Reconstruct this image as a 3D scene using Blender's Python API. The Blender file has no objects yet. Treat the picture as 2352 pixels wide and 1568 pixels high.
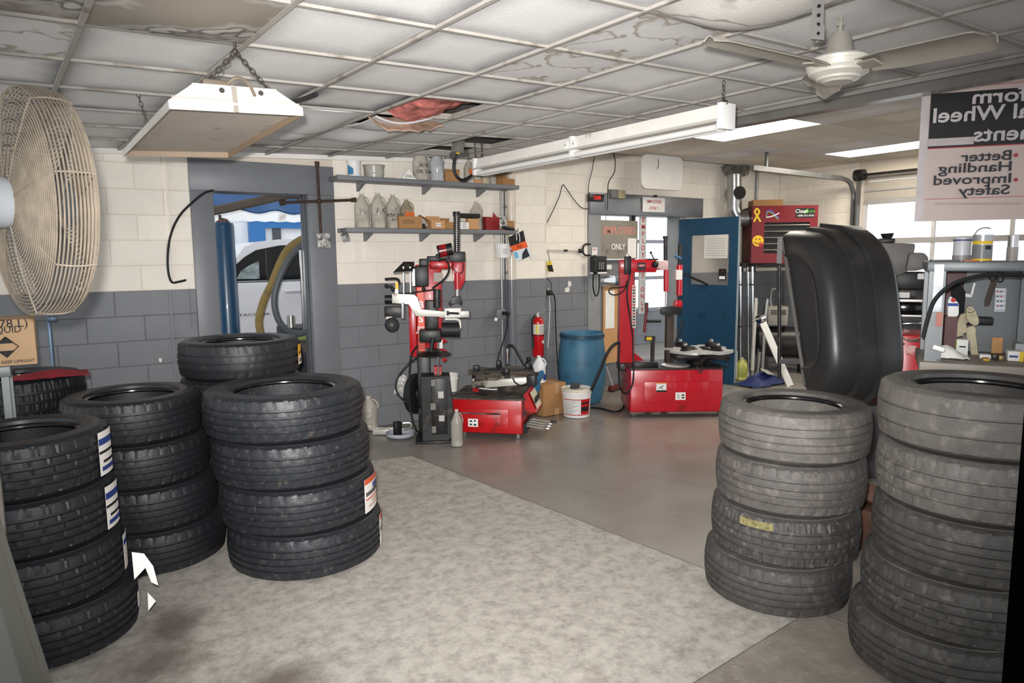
import bpy, bmesh, math, random
from math import sin, cos, pi, radians, atan2, hypot, sqrt
from mathutils import Vector as V, Matrix as M, Euler, noise as NZ
random.seed(7)
C = bpy.context.scene.collection
SC = bpy.context.scene

# ------------------------------------------------------------------ camera
CAM = V((0, 0, 1.668)); FPX = 1586.0
_ya, _pi, _ro = radians(33.56), radians(6.98), radians(-.53)
_f = V((sin(_ya)*cos(_pi), cos(_ya)*cos(_pi), -sin(_pi)))
_r0 = V((cos(_ya), -sin(_ya), 0)); _u0 = _r0.cross(_f)
_r = cos(_ro)*_r0 + sin(_ro)*_u0; _u = -sin(_ro)*_r0 + cos(_ro)*_u0
cam = bpy.data.cameras.new('camera'); co = bpy.data.objects.new('camera', cam); C.objects.link(co)
cam.sensor_width = 36; cam.lens = FPX/2352*36; cam.clip_start = .02; cam.clip_end = 200
co.matrix_world = M(((_r.x, _u.x, -_f.x, CAM.x), (_r.y, _u.y, -_f.y, CAM.y), (_r.z, _u.z, -_f.z, CAM.z), (0, 0, 0, 1)))
SC.camera = co
# ------------------------------------------------------------------ world, flash, exposure
w = bpy.data.worlds.new('sky'); SC.world = w; w.use_nodes = True
bg = w.node_tree.nodes['Background']; bg.inputs[0].default_value = (.93, .97, 1, 1); bg.inputs[1].default_value = 1.5
fl_ = bpy.data.lights.new('camera_flash', 'SPOT'); fl_.energy = 1180; fl_.shadow_soft_size = .03
fl_.spot_size = radians(87); fl_.spot_blend = 1.0; fl_.color = (1, .985, .97)
fo = bpy.data.objects.new('camera_flash', fl_); C.objects.link(fo)
fo.matrix_world = co.matrix_world.copy(); fo.location = CAM + .09*_u - .045*_r
SC.view_settings.view_transform = 'Standard'; SC.view_settings.look = 'None'
SC.view_settings.gamma = 1; SC.view_settings.exposure = 0; SC.view_settings.use_curve_mapping = False

# ------------------------------------------------------------------ pixel -> place
def ray(px, py): return _r*((px-1176)/FPX) - _u*((py-784)/FPX) + _f
def pz(px, py, z=0): d = ray(px, py); return CAM + d*((z-CAM.z)/d.z)
def py_(px, py, y): d = ray(px, py); return CAM + d*(y/d.y)
def px_(px, py, x): d = ray(px, py); return CAM + d*(x/d.x)
def pd(px, py, d): return CAM + ray(px, py)*d
class Fr:
    """an upright local frame at o: local x to the right, local y away, turned by az"""
    def __init__(s, o, az=0):
        s.o = V(o); s.az = az; s.er = V((cos(az), -sin(az), 0)); s.ef = V((sin(az), cos(az), 0))
        s.m = M.Translation(s.o) @ M.Rotation(-az, 4, 'Z')
    def p(s, px, py, v=0):
        d = ray(px, py); P = s.o + s.ef*v
        t = (P-CAM).dot(s.ef)/d.dot(s.ef); q = CAM + d*t - s.o
        return V((q.dot(s.er), v, q.z))
    def box(s, b, x0, y0, x1, y1, v0, v1, bev=0):
        a = s.p(x0, y0, v0); c = s.p(x1, y1, v0)
        b.bb(a.x, c.x, v0, v1, c.z, a.z, bev)
        return a, c

# ------------------------------------------------------------------ materials
def hx(h, a=1.0):
    h = h.lstrip('#'); f = lambda c: c/12.92 if c <= .04045 else ((c+.055)/1.055)**2.4
    return tuple(f(int(h[i:i+2], 16)/255) for i in (0, 2, 4)) + (a,)
MC = {}
def mat(n, col, rough=.6, metal=0, var=.1, vs=7, bump=0, bs=60, dirt=None, ds=3, dt=.55, dw=.12, coat=0, trans=0, emit=0, alpha=1, pos=False, spec=.5, rnd=0, stretch=None, ior=1.45):
    if n in MC: return MC[n]
    m = bpy.data.materials.new(n); m.use_nodes = True; nt = m.node_tree; N = nt.nodes.new; L = nt.links.new
    p = nt.nodes['Principled BSDF']; c = hx(col)
    p.inputs['Roughness'].default_value = rough; p.inputs['Metallic'].default_value = metal
    p.inputs['Coat Weight'].default_value = coat; p.inputs['Transmission Weight'].default_value = trans
    p.inputs['Specular IOR Level'].default_value = spec; p.inputs['Alpha'].default_value = alpha; p.inputs['IOR'].default_value = ior
    if pos: g = N('ShaderNodeNewGeometry').outputs['Position']
    else: g = N('ShaderNodeTexCoord').outputs['Object']
    if stretch:
        mp = N('ShaderNodeMapping'); mp.inputs['Scale'].default_value = stretch; L(g, mp.inputs[0]); g = mp.outputs[0]
    def nz(sc, det=4):
        t = N('ShaderNodeTexNoise'); t.inputs['Scale'].default_value = sc; t.inputs['Detail'].default_value = det; L(g, t.inputs['Vector']); return t.outputs['Fac']
    def mix(f, a, b, mode='MIX'):
        x = N('ShaderNodeMix'); x.data_type = 'RGBA'; x.blend_type = mode
        for s, v in ((x.inputs['Factor'], f), (x.inputs['A'], a), (x.inputs['B'], b)):
            if isinstance(v, (tuple, float, int)): s.default_value = v
            else: L(v, s)
        return x.outputs['Result']
    out = c
    if var:
        lo = tuple(v*(1-var) for v in c[:3])+(1,); hi = tuple(min(1, v*(1+var)) for v in c[:3])+(1,)
        mr = N('ShaderNodeMapRange'); mr.inputs[1].default_value = .3; mr.inputs[2].default_value = .7; L(nz(vs), mr.inputs[0])
        out = mix(mr.outputs[0], lo, hi)
    if rnd:
        oi = N('ShaderNodeObjectInfo'); mr = N('ShaderNodeMapRange'); mr.inputs[3].default_value = 1-rnd; mr.inputs[4].default_value = 1+rnd*.6
        L(oi.outputs['Random'], mr.inputs[0]); cb = N('ShaderNodeCombineColor')
        for i in range(3): L(mr.outputs[0], cb.inputs[i])
        out = mix(1.0, out, cb.outputs[0], 'MULTIPLY')
    if dirt:
        mr = N('ShaderNodeMapRange'); mr.inputs[1].default_value = dt; mr.inputs[2].default_value = dt+dw; L(nz(ds, 8), mr.inputs[0])
        out = mix(mr.outputs[0], out, hx(dirt))
    if isinstance(out, tuple): p.inputs['Base Color'].default_value = out
    else: L(out, p.inputs['Base Color'])
    if emit:
        p.inputs['Emission Color'].default_value = c; p.inputs['Emission Strength'].default_value = emit
    if bump:
        bn = N('ShaderNodeBump'); bn.inputs['Strength'].default_value = min(1, bump); bn.inputs['Distance'].default_value = .004
        L(nz(bs, 3), bn.inputs['Height']); L(bn.outputs[0], p.inputs['Normal'])
    MC[n] = m
    return m
RED = mat('red_paint', 'B4101C', .3, var=.08, coat=.3, dirt='4a1512', ds=5, dt=.62)
REDOLD = mat('worn_red_paint', 'B81218', .35, var=.1, coat=.2, dirt='3a1a15', ds=6, dt=.57, dw=.2)
BLK = mat('black_plastic', '17181a', .45, var=.15)
BLKM = mat('greasy_black_metal', '1e1d1d', .42, metal=.2, var=.35, dirt='45403a', ds=9, dt=.55)
DIRTY = mat('greasy_grey_metal', '6f665c', .6, metal=.25, var=.3, dirt='241f1b', ds=9, dt=.5)
STEEL = mat('bright_steel', 'b9b7b2', .3, metal=.9, var=.12, dirt='6d675e', ds=8, dt=.6)
ALU = mat('silver_painted_steel', 'c9c6bd', .38, metal=.35, var=.08, dirt='7a6b58', ds=8, dt=.6)
CHR = mat('chrome', 'd8d8d8', .12, metal=1, var=.03)
WHT = mat('white_paint', 'e6e5e1', .45, var=.04)
WHTD = mat('dusty_white_enamel', 'e4e0d8', .4, var=.06, dirt='9b9185', ds=9, dt=.66)
PAPER = mat('white_paper', 'e9e7e2', .8, var=.04)
CARD = mat('brown_cardboard', 'a37a4e', .85, var=.08, vs=4)
CARD2 = mat('light_cardboard', 'c39566', .85, var=.06, vs=4)
INK = mat('black_ink', '141414', .6, var=0)
REDINK = mat('red_ink', 'b6251f', .6, var=0)
WINK = mat('white_ink', 'eeeeec', .6, var=0)
BLUEINK = mat('blue_ink', '1f3f9a', .6, var=0)
GREY = mat('grey_wall_paint', '75777b', .5, var=.05, pos=True, dirt='8d8f92', ds=14, dt=.74, dw=.03)
GREYS = mat('grey_painted_wood', '737578', .5, var=.07, pos=True)
CREAM = mat('cream_wall_paint', 'ebe3d7', .55, var=.035, pos=True, bump=.35, bs=90, rnd=.05)
CABLE = mat('black_cable', '15161a', .5, var=0)
RUB = mat('black_rubber', '1b1c1f', .55, var=.12, bump=.2, bs=120)
YEL = mat('yellow_plastic', 'e3bd1b', .45, var=.05)
GLASS = mat('window_glass', 'ffffff', .02, var=0, trans=1, alpha=.12, ior=1.05)
BLUE = mat('blue_paint', '17507e', .4, var=.12, vs=3, dirt='0f3350', ds=3, dt=.62)

# ------------------------------------------------------------------ mesh builder
PMX = {}
class B:
    def __init__(s): s.bm = bmesh.new()
    def add(s, vs, fs):
        v = [s.bm.verts.new(p) for p in vs]; out = []
        for f in fs:
            try: out.append(s.bm.faces.new([v[i] for i in f]))
            except ValueError: pass
        return v, out
    def bb(s, x0, x1, y0, y1, z0, z1, bev=0, mx=None):
        x0, x1 = sorted((x0, x1)); y0, y1 = sorted((y0, y1)); z0, z1 = sorted((z0, z1))
        v, f = s.add([(x, y, z) for z in (z0, z1) for y in (y0, y1) for x in (x0, x1)],
                     [(0, 2, 3, 1), (4, 5, 7, 6), (0, 1, 5, 4), (2, 6, 7, 3), (0, 4, 6, 2), (1, 3, 7, 5)])
        if bev:
            es = list({e for q in f for e in q.edges})
            r = bmesh.ops.bevel(s.bm, geom=es, offset=min(bev, .45*min(x1-x0, y1-y0, z1-z0)), segments=2, profile=.5, affect='EDGES')
            v = list({q for fc in r['faces'] for q in fc.verts} | {q for q in v if q.is_valid})
        if mx is not None: bmesh.ops.transform(s.bm, matrix=mx, verts=[q for q in v if q.is_valid])
        return s
    def cb(s, c, sz, bev=0, rot=None):
        h = [q/2 for q in sz]; mx = M.Translation(V(c))
        if rot is not None: mx = mx @ Euler(rot).to_matrix().to_4x4()
        return s.bb(-h[0], h[0], -h[1], h[1], -h[2], h[2], bev, mx)
    def bar(s, a, b, wd, ht, bev=0, up=(0, 0, 1)):
        """square bar from a to b"""
        a, b = V(a), V(b); d = (b-a); L = d.length; y = d/L; x = y.cross(V(up))
        if x.length < 1e-4: x = V((1, 0, 0))
        x.normalize(); z = x.cross(y)
        mx = M(((x.x, y.x, z.x, a.x), (x.y, y.y, z.y, a.y), (x.z, y.z, z.z, a.z), (0, 0, 0, 1)))
        return s.bb(-wd/2, wd/2, 0, L, -ht/2, ht/2, bev, mx)
    def ring(s, c, x, y, r, n): return [s.bm.verts.new(c + x*(r*cos(2*pi*i/n)) + y*(r*sin(2*pi*i/n))) for i in range(n)]
    def sweep(s, pts, rs, n=10, cap=True, closed=False):
        pts = [V(p) for p in pts]; k = len(pts)
        if not hasattr(rs, '__len__'): rs = [rs]*k
        prev = None; rings = []
        for i, p in enumerate(pts):
            if closed: t = pts[(i+1) % k]-pts[i-1]
            else: t = pts[min(i+1, k-1)]-pts[max(i-1, 0)]
            if t.length < 1e-9: t = V((0, 0, 1))
            t.normalize()
            if prev is None:
                x = t.cross(V((0, 0, 1)))
                if x.length < .05: x = t.cross(V((0, 1, 0)))
            else: x = prev - t*prev.dot(t)
            x.normalize(); prev = x; rings.append(s.ring(p, x, t.cross(x), rs[i], n))
        m = k if closed else k-1
        for i in range(m):
            a, b = rings[i], rings[(i+1) % k]
            for j in range(n): s.bm.faces.new((a[j], b[j], b[(j+1) % n], a[(j+1) % n]))
        if cap and not closed:
            s.bm.faces.new(rings[0]); s.bm.faces.new(rings[-1][::-1])
        return s
    def cyl(s, a, b, r, r2=None, n=16, cap=True): return s.sweep([a, b], [r, r if r2 is None else r2], n, cap)
    def tube(s, pts, r, n=8, sub=6, closed=False):
        pts = [V(p) for p in pts]; k = len(pts); out = []
        if k > 2 and sub > 1:
            g = lambda i: pts[i % k] if closed else pts[max(0, min(k-1, i))]
            for i in range(k if closed else k-1):
                a, b, c_, d = g(i-1), g(i), g(i+1), g(i+2)
                for q in range(sub):
                    t = q/sub; out.append(.5*((2*b)+(c_-a)*t+(2*a-5*b+4*c_-d)*t*t+(3*b-a-3*c_+d)*t**3))
            if not closed: out.append(pts[-1])
        else: out = pts
        return s.sweep(out, r, n, True, closed)
    def lathe(s, prof, n=32, mx=None, a0=0, a1=2*pi):
        full = abs(a1-a0-2*pi) < 1e-6; rows = []; k = n if full else n+1
        for r, z in prof:
            if r < 1e-6: rows.append([s.bm.verts.new((0, 0, z))])
            else: rows.append([s.bm.verts.new((r*cos(a0+(a1-a0)*i/n), r*sin(a0+(a1-a0)*i/n), z)) for i in range(k)])
        for a, b in zip(rows, rows[1:]):
            for i in range(n):
                j = (i+1) % k if full else i+1
                q = [a[i] if len(a) > 1 else a[0], a[j] if len(a) > 1 else a[0], b[j] if len(b) > 1 else b[0], b[i] if len(b) > 1 else b[0]]
                q = list(dict.fromkeys(q))
                if len(q) > 2:
                    try: s.bm.faces.new(q)
                    except ValueError: pass
        if mx is not None: bmesh.ops.transform(s.bm, matrix=mx, verts=[v for r in rows for v in r])
        return s
    def prism(s, poly, h0, h1, mx=None):
        """polygon (x, z) extruded along y from h0 to h1"""
        k = len(poly); a = [s.bm.verts.new((x, h0, z)) for x, z in poly]; b = [s.bm.verts.new((x, h1, z)) for x, z in poly]
        s.bm.faces.new(a); s.bm.faces.new(b[::-1])
        for i in range(k): s.bm.faces.new((a[i], b[i], b[(i+1) % k], a[(i+1) % k]))
        if mx is not None: bmesh.ops.transform(s.bm, matrix=mx, verts=a+b)
        return s
    def sph(s, c, r, n=14, sc=(1, 1, 1)):
        pr = [(r*sin(pi*i/(n//2)), -r*cos(pi*i/(n//2))) for i in range(n//2+1)]
        return s.lathe(pr, n, M.Translation(V(c)) @ M.Diagonal(V((*sc, 1))))
    def surf(s, f, nu, nv, th=0):
        g = [[s.bm.verts.new(f(i/nu, j/nv)) for j in range(nv+1)] for i in range(nu+1)]; fs = []
        for i in range(nu):
            for j in range(nv): fs.append(s.bm.faces.new((g[i][j], g[i+1][j], g[i+1][j+1], g[i][j+1])))
        if th: bmesh.ops.recalc_face_normals(s.bm, faces=fs); bmesh.ops.solidify(s.bm, geom=fs, thickness=th)
        return s
    def mesh(s, n, m, sharp=35):
        bmesh.ops.recalc_face_normals(s.bm, faces=s.bm.faces)
        me = bpy.data.meshes.new(n); s.bm.to_mesh(me); s.bm.free()
        if m: me.materials.append(m)
        me.polygons.foreach_set('use_smooth', [True]*len(me.polygons)); me.set_sharp_from_angle(angle=radians(sharp))
        return me
    def obj(s, n, m, parent=None, world=False, label=None, sharp=35, kind=None):
        if parent is not None and world:
            bmesh.ops.transform(s.bm, matrix=base(parent).inverted(), verts=s.bm.verts)
        o = bpy.data.objects.new(n, s.mesh(n, m, sharp)); C.objects.link(o); o.parent = parent
        if label: o['label'] = label
        if kind: o['kind'] = kind
        return o
def base(o):
    while o.parent is not None: o = o.parent
    return PMX.get(o.name, M())
def thing(n, label, cat, fr=None, group=None):
    o = bpy.data.objects.new(n, None); C.objects.link(o); o.empty_display_size = .1
    mx = fr.m if isinstance(fr, Fr) else (M.Translation(V(fr)) if fr is not None else M())
    o.matrix_world = mx; PMX[o.name] = mx.copy()
    o['label'] = label; o['category'] = cat
    if group: o['group'] = group
    return o
def single(b, n, m, label, cat, group=None, fr=None, sharp=35):
    """a thing that is one mesh; its origin goes to the middle of its base (or to fr)"""
    if fr is None:
        vs = [v.co for v in b.bm.verts]; lo = [min(v[i] for v in vs) for i in range(3)]; hi = [max(v[i] for v in vs) for i in range(3)]
        q = V(((lo[0]+hi[0])/2, (lo[1]+hi[1])/2, lo[2])); mx = M.Translation(q)
        bmesh.ops.transform(b.bm, matrix=M.Translation(-q), verts=b.bm.verts)
    else: mx = fr.m if isinstance(fr, Fr) else M.Translation(V(fr))
    o = bpy.data.objects.new(n, b.mesh(n, m, sharp)); C.objects.link(o); o.matrix_world = mx; PMX[o.name] = mx.copy()
    o['label'] = label; o['category'] = cat
    if group: o['group'] = group
    return o
def struct(b, n, m, parent=None):
    o = bpy.data.objects.new(n, b.mesh(n, m)); C.objects.link(o); o['kind'] = 'structure'; o.parent = parent
    PMX.setdefault(o.name, M()); return o
def copies(me, n, parent, mxs, label=None):
    out = []
    for mx in mxs:
        o = bpy.data.objects.new(n, me); o.parent = parent; o.matrix_local = mx; C.objects.link(o); out.append(o)
    return out
def dup(root, fr, label, group=None):
    mx = fr.m if isinstance(fr, Fr) else M.Translation(V(fr))
    r = root.copy(); C.objects.link(r); r.matrix_world = mx; r['label'] = label; PMX[r.name] = mx.copy()
    if group: r['group'] = group
    for ch in list(root.children):
        c = ch.copy(); C.objects.link(c); c.parent = r
        for g in list(ch.children):
            d = g.copy(); C.objects.link(d); d.parent = c
    return r
def text(s, size, m, parent, mx, n='lettering', align='CENTER', world=False, bold=0, sx=1, ext=.0006):
    cu = bpy.data.curves.new('txt', 'FONT'); cu.body = s; cu.size = size; cu.align_x = align; cu.align_y = 'CENTER'; cu.extrude = ext; cu.offset = bold*size; cu.resolution_u = 3
    to = bpy.data.objects.new('txt', cu); me = bpy.data.meshes.new_from_object(to)
    bpy.data.objects.remove(to); bpy.data.curves.remove(cu)
    me.transform(M.Diagonal((sx, 1, 1, 1)))
    if world: mx = base(parent).inverted() @ mx
    me.transform(mx); me.materials.clear(); me.materials.append(m)
    o = bpy.data.objects.new(n, me); C.objects.link(o); o.parent = parent
    return o
def face(o, az=0, flip=False):
    """matrix for lettering standing upright at o, read from the camera side of a frame turned by az"""
    return M.Translation(V(o)) @ M.Rotation(-az, 4, 'Z') @ M.Rotation(pi/2, 4, 'X')
# ================================================================== SETTING
WY = 6.355; WY2 = 6.635; XR = 9.29; STEP = 4.69; BH = .2032; BW = .4064; LINE = 7*BH
# ------------------------------------------------------------------ floor: three concrete slabs
def concrete(n, c1, c2, rough, sc, spk=.0, bump=.4, spec=.5, stains=()):
    m = bpy.data.materials.new(n); m.use_nodes = True; nt = m.node_tree; N = nt.nodes.new; L = nt.links.new; p = nt.nodes['Principled BSDF']
    g = N('ShaderNodeNewGeometry').outputs['Position']
    def nz(s, d=6):
        t = N('ShaderNodeTexNoise'); t.inputs['Scale'].default_value = s; t.inputs['Detail'].default_value = d; t.inputs['Roughness'].default_value = .62; L(g, t.inputs['Vector']); return t.outputs['Fac']
    def rng(x, a, b, lo=0, hi=1):
        r = N('ShaderNodeMapRange'); r.inputs[1].default_value = a; r.inputs[2].default_value = b; r.inputs[3].default_value = lo; r.inputs[4].default_value = hi; L(x, r.inputs[0]); return r.outputs[0]
    def mix(f, a, b):
        x = N('ShaderNodeMix'); x.data_type = 'RGBA'
        for s, v in ((x.inputs['Factor'], f), (x.inputs['A'], a), (x.inputs['B'], b)):
            if isinstance(v, tuple): s.default_value = v
            else: L(v, s)
        return x.outputs['Result']
    o = mix(rng(nz(sc), .38, .62), hx(c1), hx(c2))
    o = mix(rng(nz(sc*9, 3), .62, .72, 0, spk), o, hx('cfc8bd'))
    o = mix(rng(nz(sc*2.6, 5), .45, .62, 0, spk*.45), o, hx('c4bdb2'))
    o = mix(rng(nz(sc*.45, 8), .56, .72, 0, .38), o, hx('6a625a'))
    o = mix(rng(nz(sc*11, 3), .68, .74, 0, .6*min(1, spk*2)), o, hx('4f4842'))
    for sx0, sy0, sr in stains:
        vd = N('ShaderNodeVectorMath'); vd.operation = 'DISTANCE'; L(g, vd.inputs[0]); vd.inputs[1].default_value = (sx0, sy0, 0)
        ad = N('ShaderNodeMath'); ad.operation = 'MULTIPLY_ADD'; L(nz(4.5, 6), ad.inputs[0]); ad.inputs[1].default_value = sr*1.6; L(vd.outputs['Value'], ad.inputs[2])
        o = mix(rng(ad.outputs[0], sr*1.0, sr*1.75, .8, 0), o, hx('5b5148'))
    L(o, p.inputs['Base Color']); L(rng(nz(sc*1.2), .3, .7, rough, min(1, rough+.2)), p.inputs['Roughness']); p.inputs['Specular IOR Level'].default_value = spec
    b = N('ShaderNodeBump'); b.inputs['Strength'].default_value = bump; b.inputs['Distance'].default_value = .003; L(nz(sc*12, 4), b.inputs['Height']); L(b.outputs[0], p.inputs['Normal'])
    return m
FL1 = concrete('smooth_worn_slab', '857f78', '8f8982', .22, 2.0, .06, .10, .65)
FL2 = concrete('rough_pale_slab', '969088', 'b4aea6', .75, 12, .85, .8, stains=[(pz(*q).x, pz(*q).y, r_) for q, r_ in (((400, 1430), .22), ((330, 1530), .3), ((640, 1560), .2))])
FL3 = concrete('dark_dirty_slab', '7d756c', '8a8278', .7, 4.0, .3, .5)
b = B(); b.bb(-3.5, 16, -3.2, 19, -.25, -.06); floor = struct(b, 'floor', FL1)
def line_x(p, q, r, s):
    a, b_ = q-p, s-r; t = ((r-p).x*b_.y-(r-p).y*b_.x)/(a.x*b_.y-a.y*b_.x); return p+a*t
P0, P1, P2 = pz(948, 1046), pz(1605, 1299), pz(800, 1062)
Q0, Q1 = pz(1590, 1568), pz(1830, 1420)
X0 = line_x(P0, P1, Q0, Q1)
far1 = P0+(P1-P0)*6; left1 = P0+(P2-P0)*9; near1 = Q1+(Q0-Q1)*6
def slab(pts, n, m):
    b = B(); k = len(pts); a = [b.bm.verts.new((p.x, p.y, -.06)) for p in pts]; t = [b.bm.verts.new((p.x, p.y, 0)) for p in pts]
    b.bm.faces.new(a[::-1]); f = b.bm.faces.new(t)
    for i in range(k): b.bm.faces.new((a[i], a[(i+1) % k], t[(i+1) % k], t[i]))
    bmesh.ops.inset_region(b.bm, faces=[f], thickness=.011, depth=-.0)
    bmesh.ops.translate(b.bm, vec=(0, 0, -.005), verts=t)
    return struct(b, n, m, floor)
slab([P0, X0, near1, V((-3.4, near1.y, 0)), V((-3.4, left1.y, 0)), left1] if near1.y < left1.y else [P0, X0, near1, left1], 'concrete_slab', FL2)
slab([X0, far1, V((12, -3, 0)), near1], 'concrete_slab', FL3)
slab([left1, V((-3.4, 18.9, 0)), V((15.9, 18.9, 0)), V((15.9, -3, 0)), V((12, -3, 0)), far1, X0, P0], 'concrete_slab', FL1)

# ------------------------------------------------------------------ concrete block walls
def block_mesh(n, m):
    b = B(); W, Hh, c, d = BW-.003, BH-.003, .004, .005
    b.add([(-W/2, 0, -Hh/2), (W/2, 0, -Hh/2), (W/2, 0, Hh/2), (-W/2, 0, Hh/2), (-W/2+c, -d, -Hh/2+c), (W/2-c, -d, -Hh/2+c), (W/2-c, -d, Hh/2-c), (-W/2+c, -d, Hh/2-c)],
          [(4, 5, 6, 7), (0, 1, 5, 4), (1, 2, 6, 5), (2, 3, 7, 6), (3, 0, 4, 7)])
    return b.mesh(n, m, 15)
BCR, BGR = block_mesh('cream_block', CREAM), block_mesh('grey_block', GREY)
def blocks(wall, o, er, L0, L1, z1, holes, phase=0):
    """lay blocks over a wall face: o is the face origin, er its direction"""
    ang = atan2(er.y, er.x); r = 0
    while r*BH < z1-.02:
        za, zb = r*BH, min((r+1)*BH, z1); u = L0-BW+(BW/2 if (r+phase) % 2 else 0) - (L0 % BW)
        while u < L1:
            segs = [(max(u, L0), min(u+BW, L1))]
            for hx0, hx1, hz0, hz1 in holes:
                if zb > hz0+.03 and za < hz1-.03:
                    nsg = []
                    for a, c in segs:
                        if c <= hx0 or a >= hx1: nsg.append((a, c))
                        else:
                            if a < hx0: nsg.append((a, hx0))
                            if c > hx1: nsg.append((hx1, c))
                    segs = nsg
            for a, c in segs:
                if c-a > .03:
                    q = o+er*((a+c)/2); 
                    ob = bpy.data.objects.new('concrete_block', BGR if r < 7 else BCR); ob.parent = wall
                    ob.matrix_local = M.Translation((q.x, q.y, (za+zb)/2)) @ M.Rotation(ang, 4, 'Z') @ M.Diagonal(((c-a)/BW, 1, (zb-za)/BH, 1)); C.objects.link(ob)
            u += BW
        r += 1
def wall_body(n, x0, x1, y0, y1, z1, holes, axis, m):
    """wall body made of pieces round its openings"""
    b = B(); cuts = sorted({x0, x1} | {h[0] for h in holes} | {h[1] for h in holes})
    for a, c in zip(cuts, cuts[1:]):
        hs = [h for h in holes if h[0] <= a+1e-6 and h[1] >= c-1e-6]
        zs = [(0, z1)] if not hs else [q for h in hs for q in ((0, h[2]), (h[3], z1)) if q[1]-q[0] > .01]
        for za, zb in zs:
            if axis == 'x': b.bb(a, c, y0, y1, za, zb)
            else: b.bb(y0, y1, a, c, za, zb)
    return struct(b, n, m)
D1 = (1.01, 2.24, 0, 2.505)       # doorway frame, outer
D1o = (1.19, 1.995, 0, 2.245)     # doorway, clear
D2 = (5.53, 7.35, 0, 2.44); D2o = (5.73, 7.13, 0, 2.18)
MORT = bpy.data.materials.new('mortar_paint'); MORT.use_nodes = True
_nt = MORT.node_tree; _g = _nt.nodes.new('ShaderNodeNewGeometry'); _s = _nt.nodes.new('ShaderNodeSeparateXYZ'); _c = _nt.nodes.new('ShaderNodeMath'); _c.operation = 'GREATER_THAN'; _c.inputs[1].default_value = LINE
_x = _nt.nodes.new('ShaderNodeMix'); _x.data_type = 'RGBA'; _x.inputs['A'].default_value = hx('64666a'); _x.inputs['B'].default_value = hx('d3c8b9')
_nt.links.new(_g.outputs['Position'], _s.inputs[0]); _nt.links.new(_s.outputs[2], _c.inputs[0]); _nt.links.new(_c.outputs[0], _x.inputs['Factor']); _nt.links.new(_x.outputs['Result'], _nt.nodes['Principled BSDF'].inputs['Base Color'])
wb = wall_body('wall_back', -1.6, STEP, WY, WY+.22, 2.75, [(1.15, 2.1, 0, 2.3)], 'x', MORT)
blocks(wb, V((0, WY, 0)), V((1, 0, 0)), -1.6, STEP, 2.74, [D1])
ws = wall_body('wall_rear', STEP-.22, XR+.2, WY2, WY2+.2, 3.05, [(5.7, 7.18, 0, 2.25)], 'x', MORT)
blocks(ws, V((0, WY2, 0)), V((1, 0, 0)), STEP+.008, XR-.008, 3.0, [D2], 1)
GD = (-1.2, 5.36, 0, 2.72)
wr = wall_body('wall_right', -3, WY2, XR, XR+.2, 3.05, [GD], 'y', MORT)
blocks(wr, V((XR, 0, 0)), V((0, -1, 0)), -WY2+.008, -5.4, 3.0, [])
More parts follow.
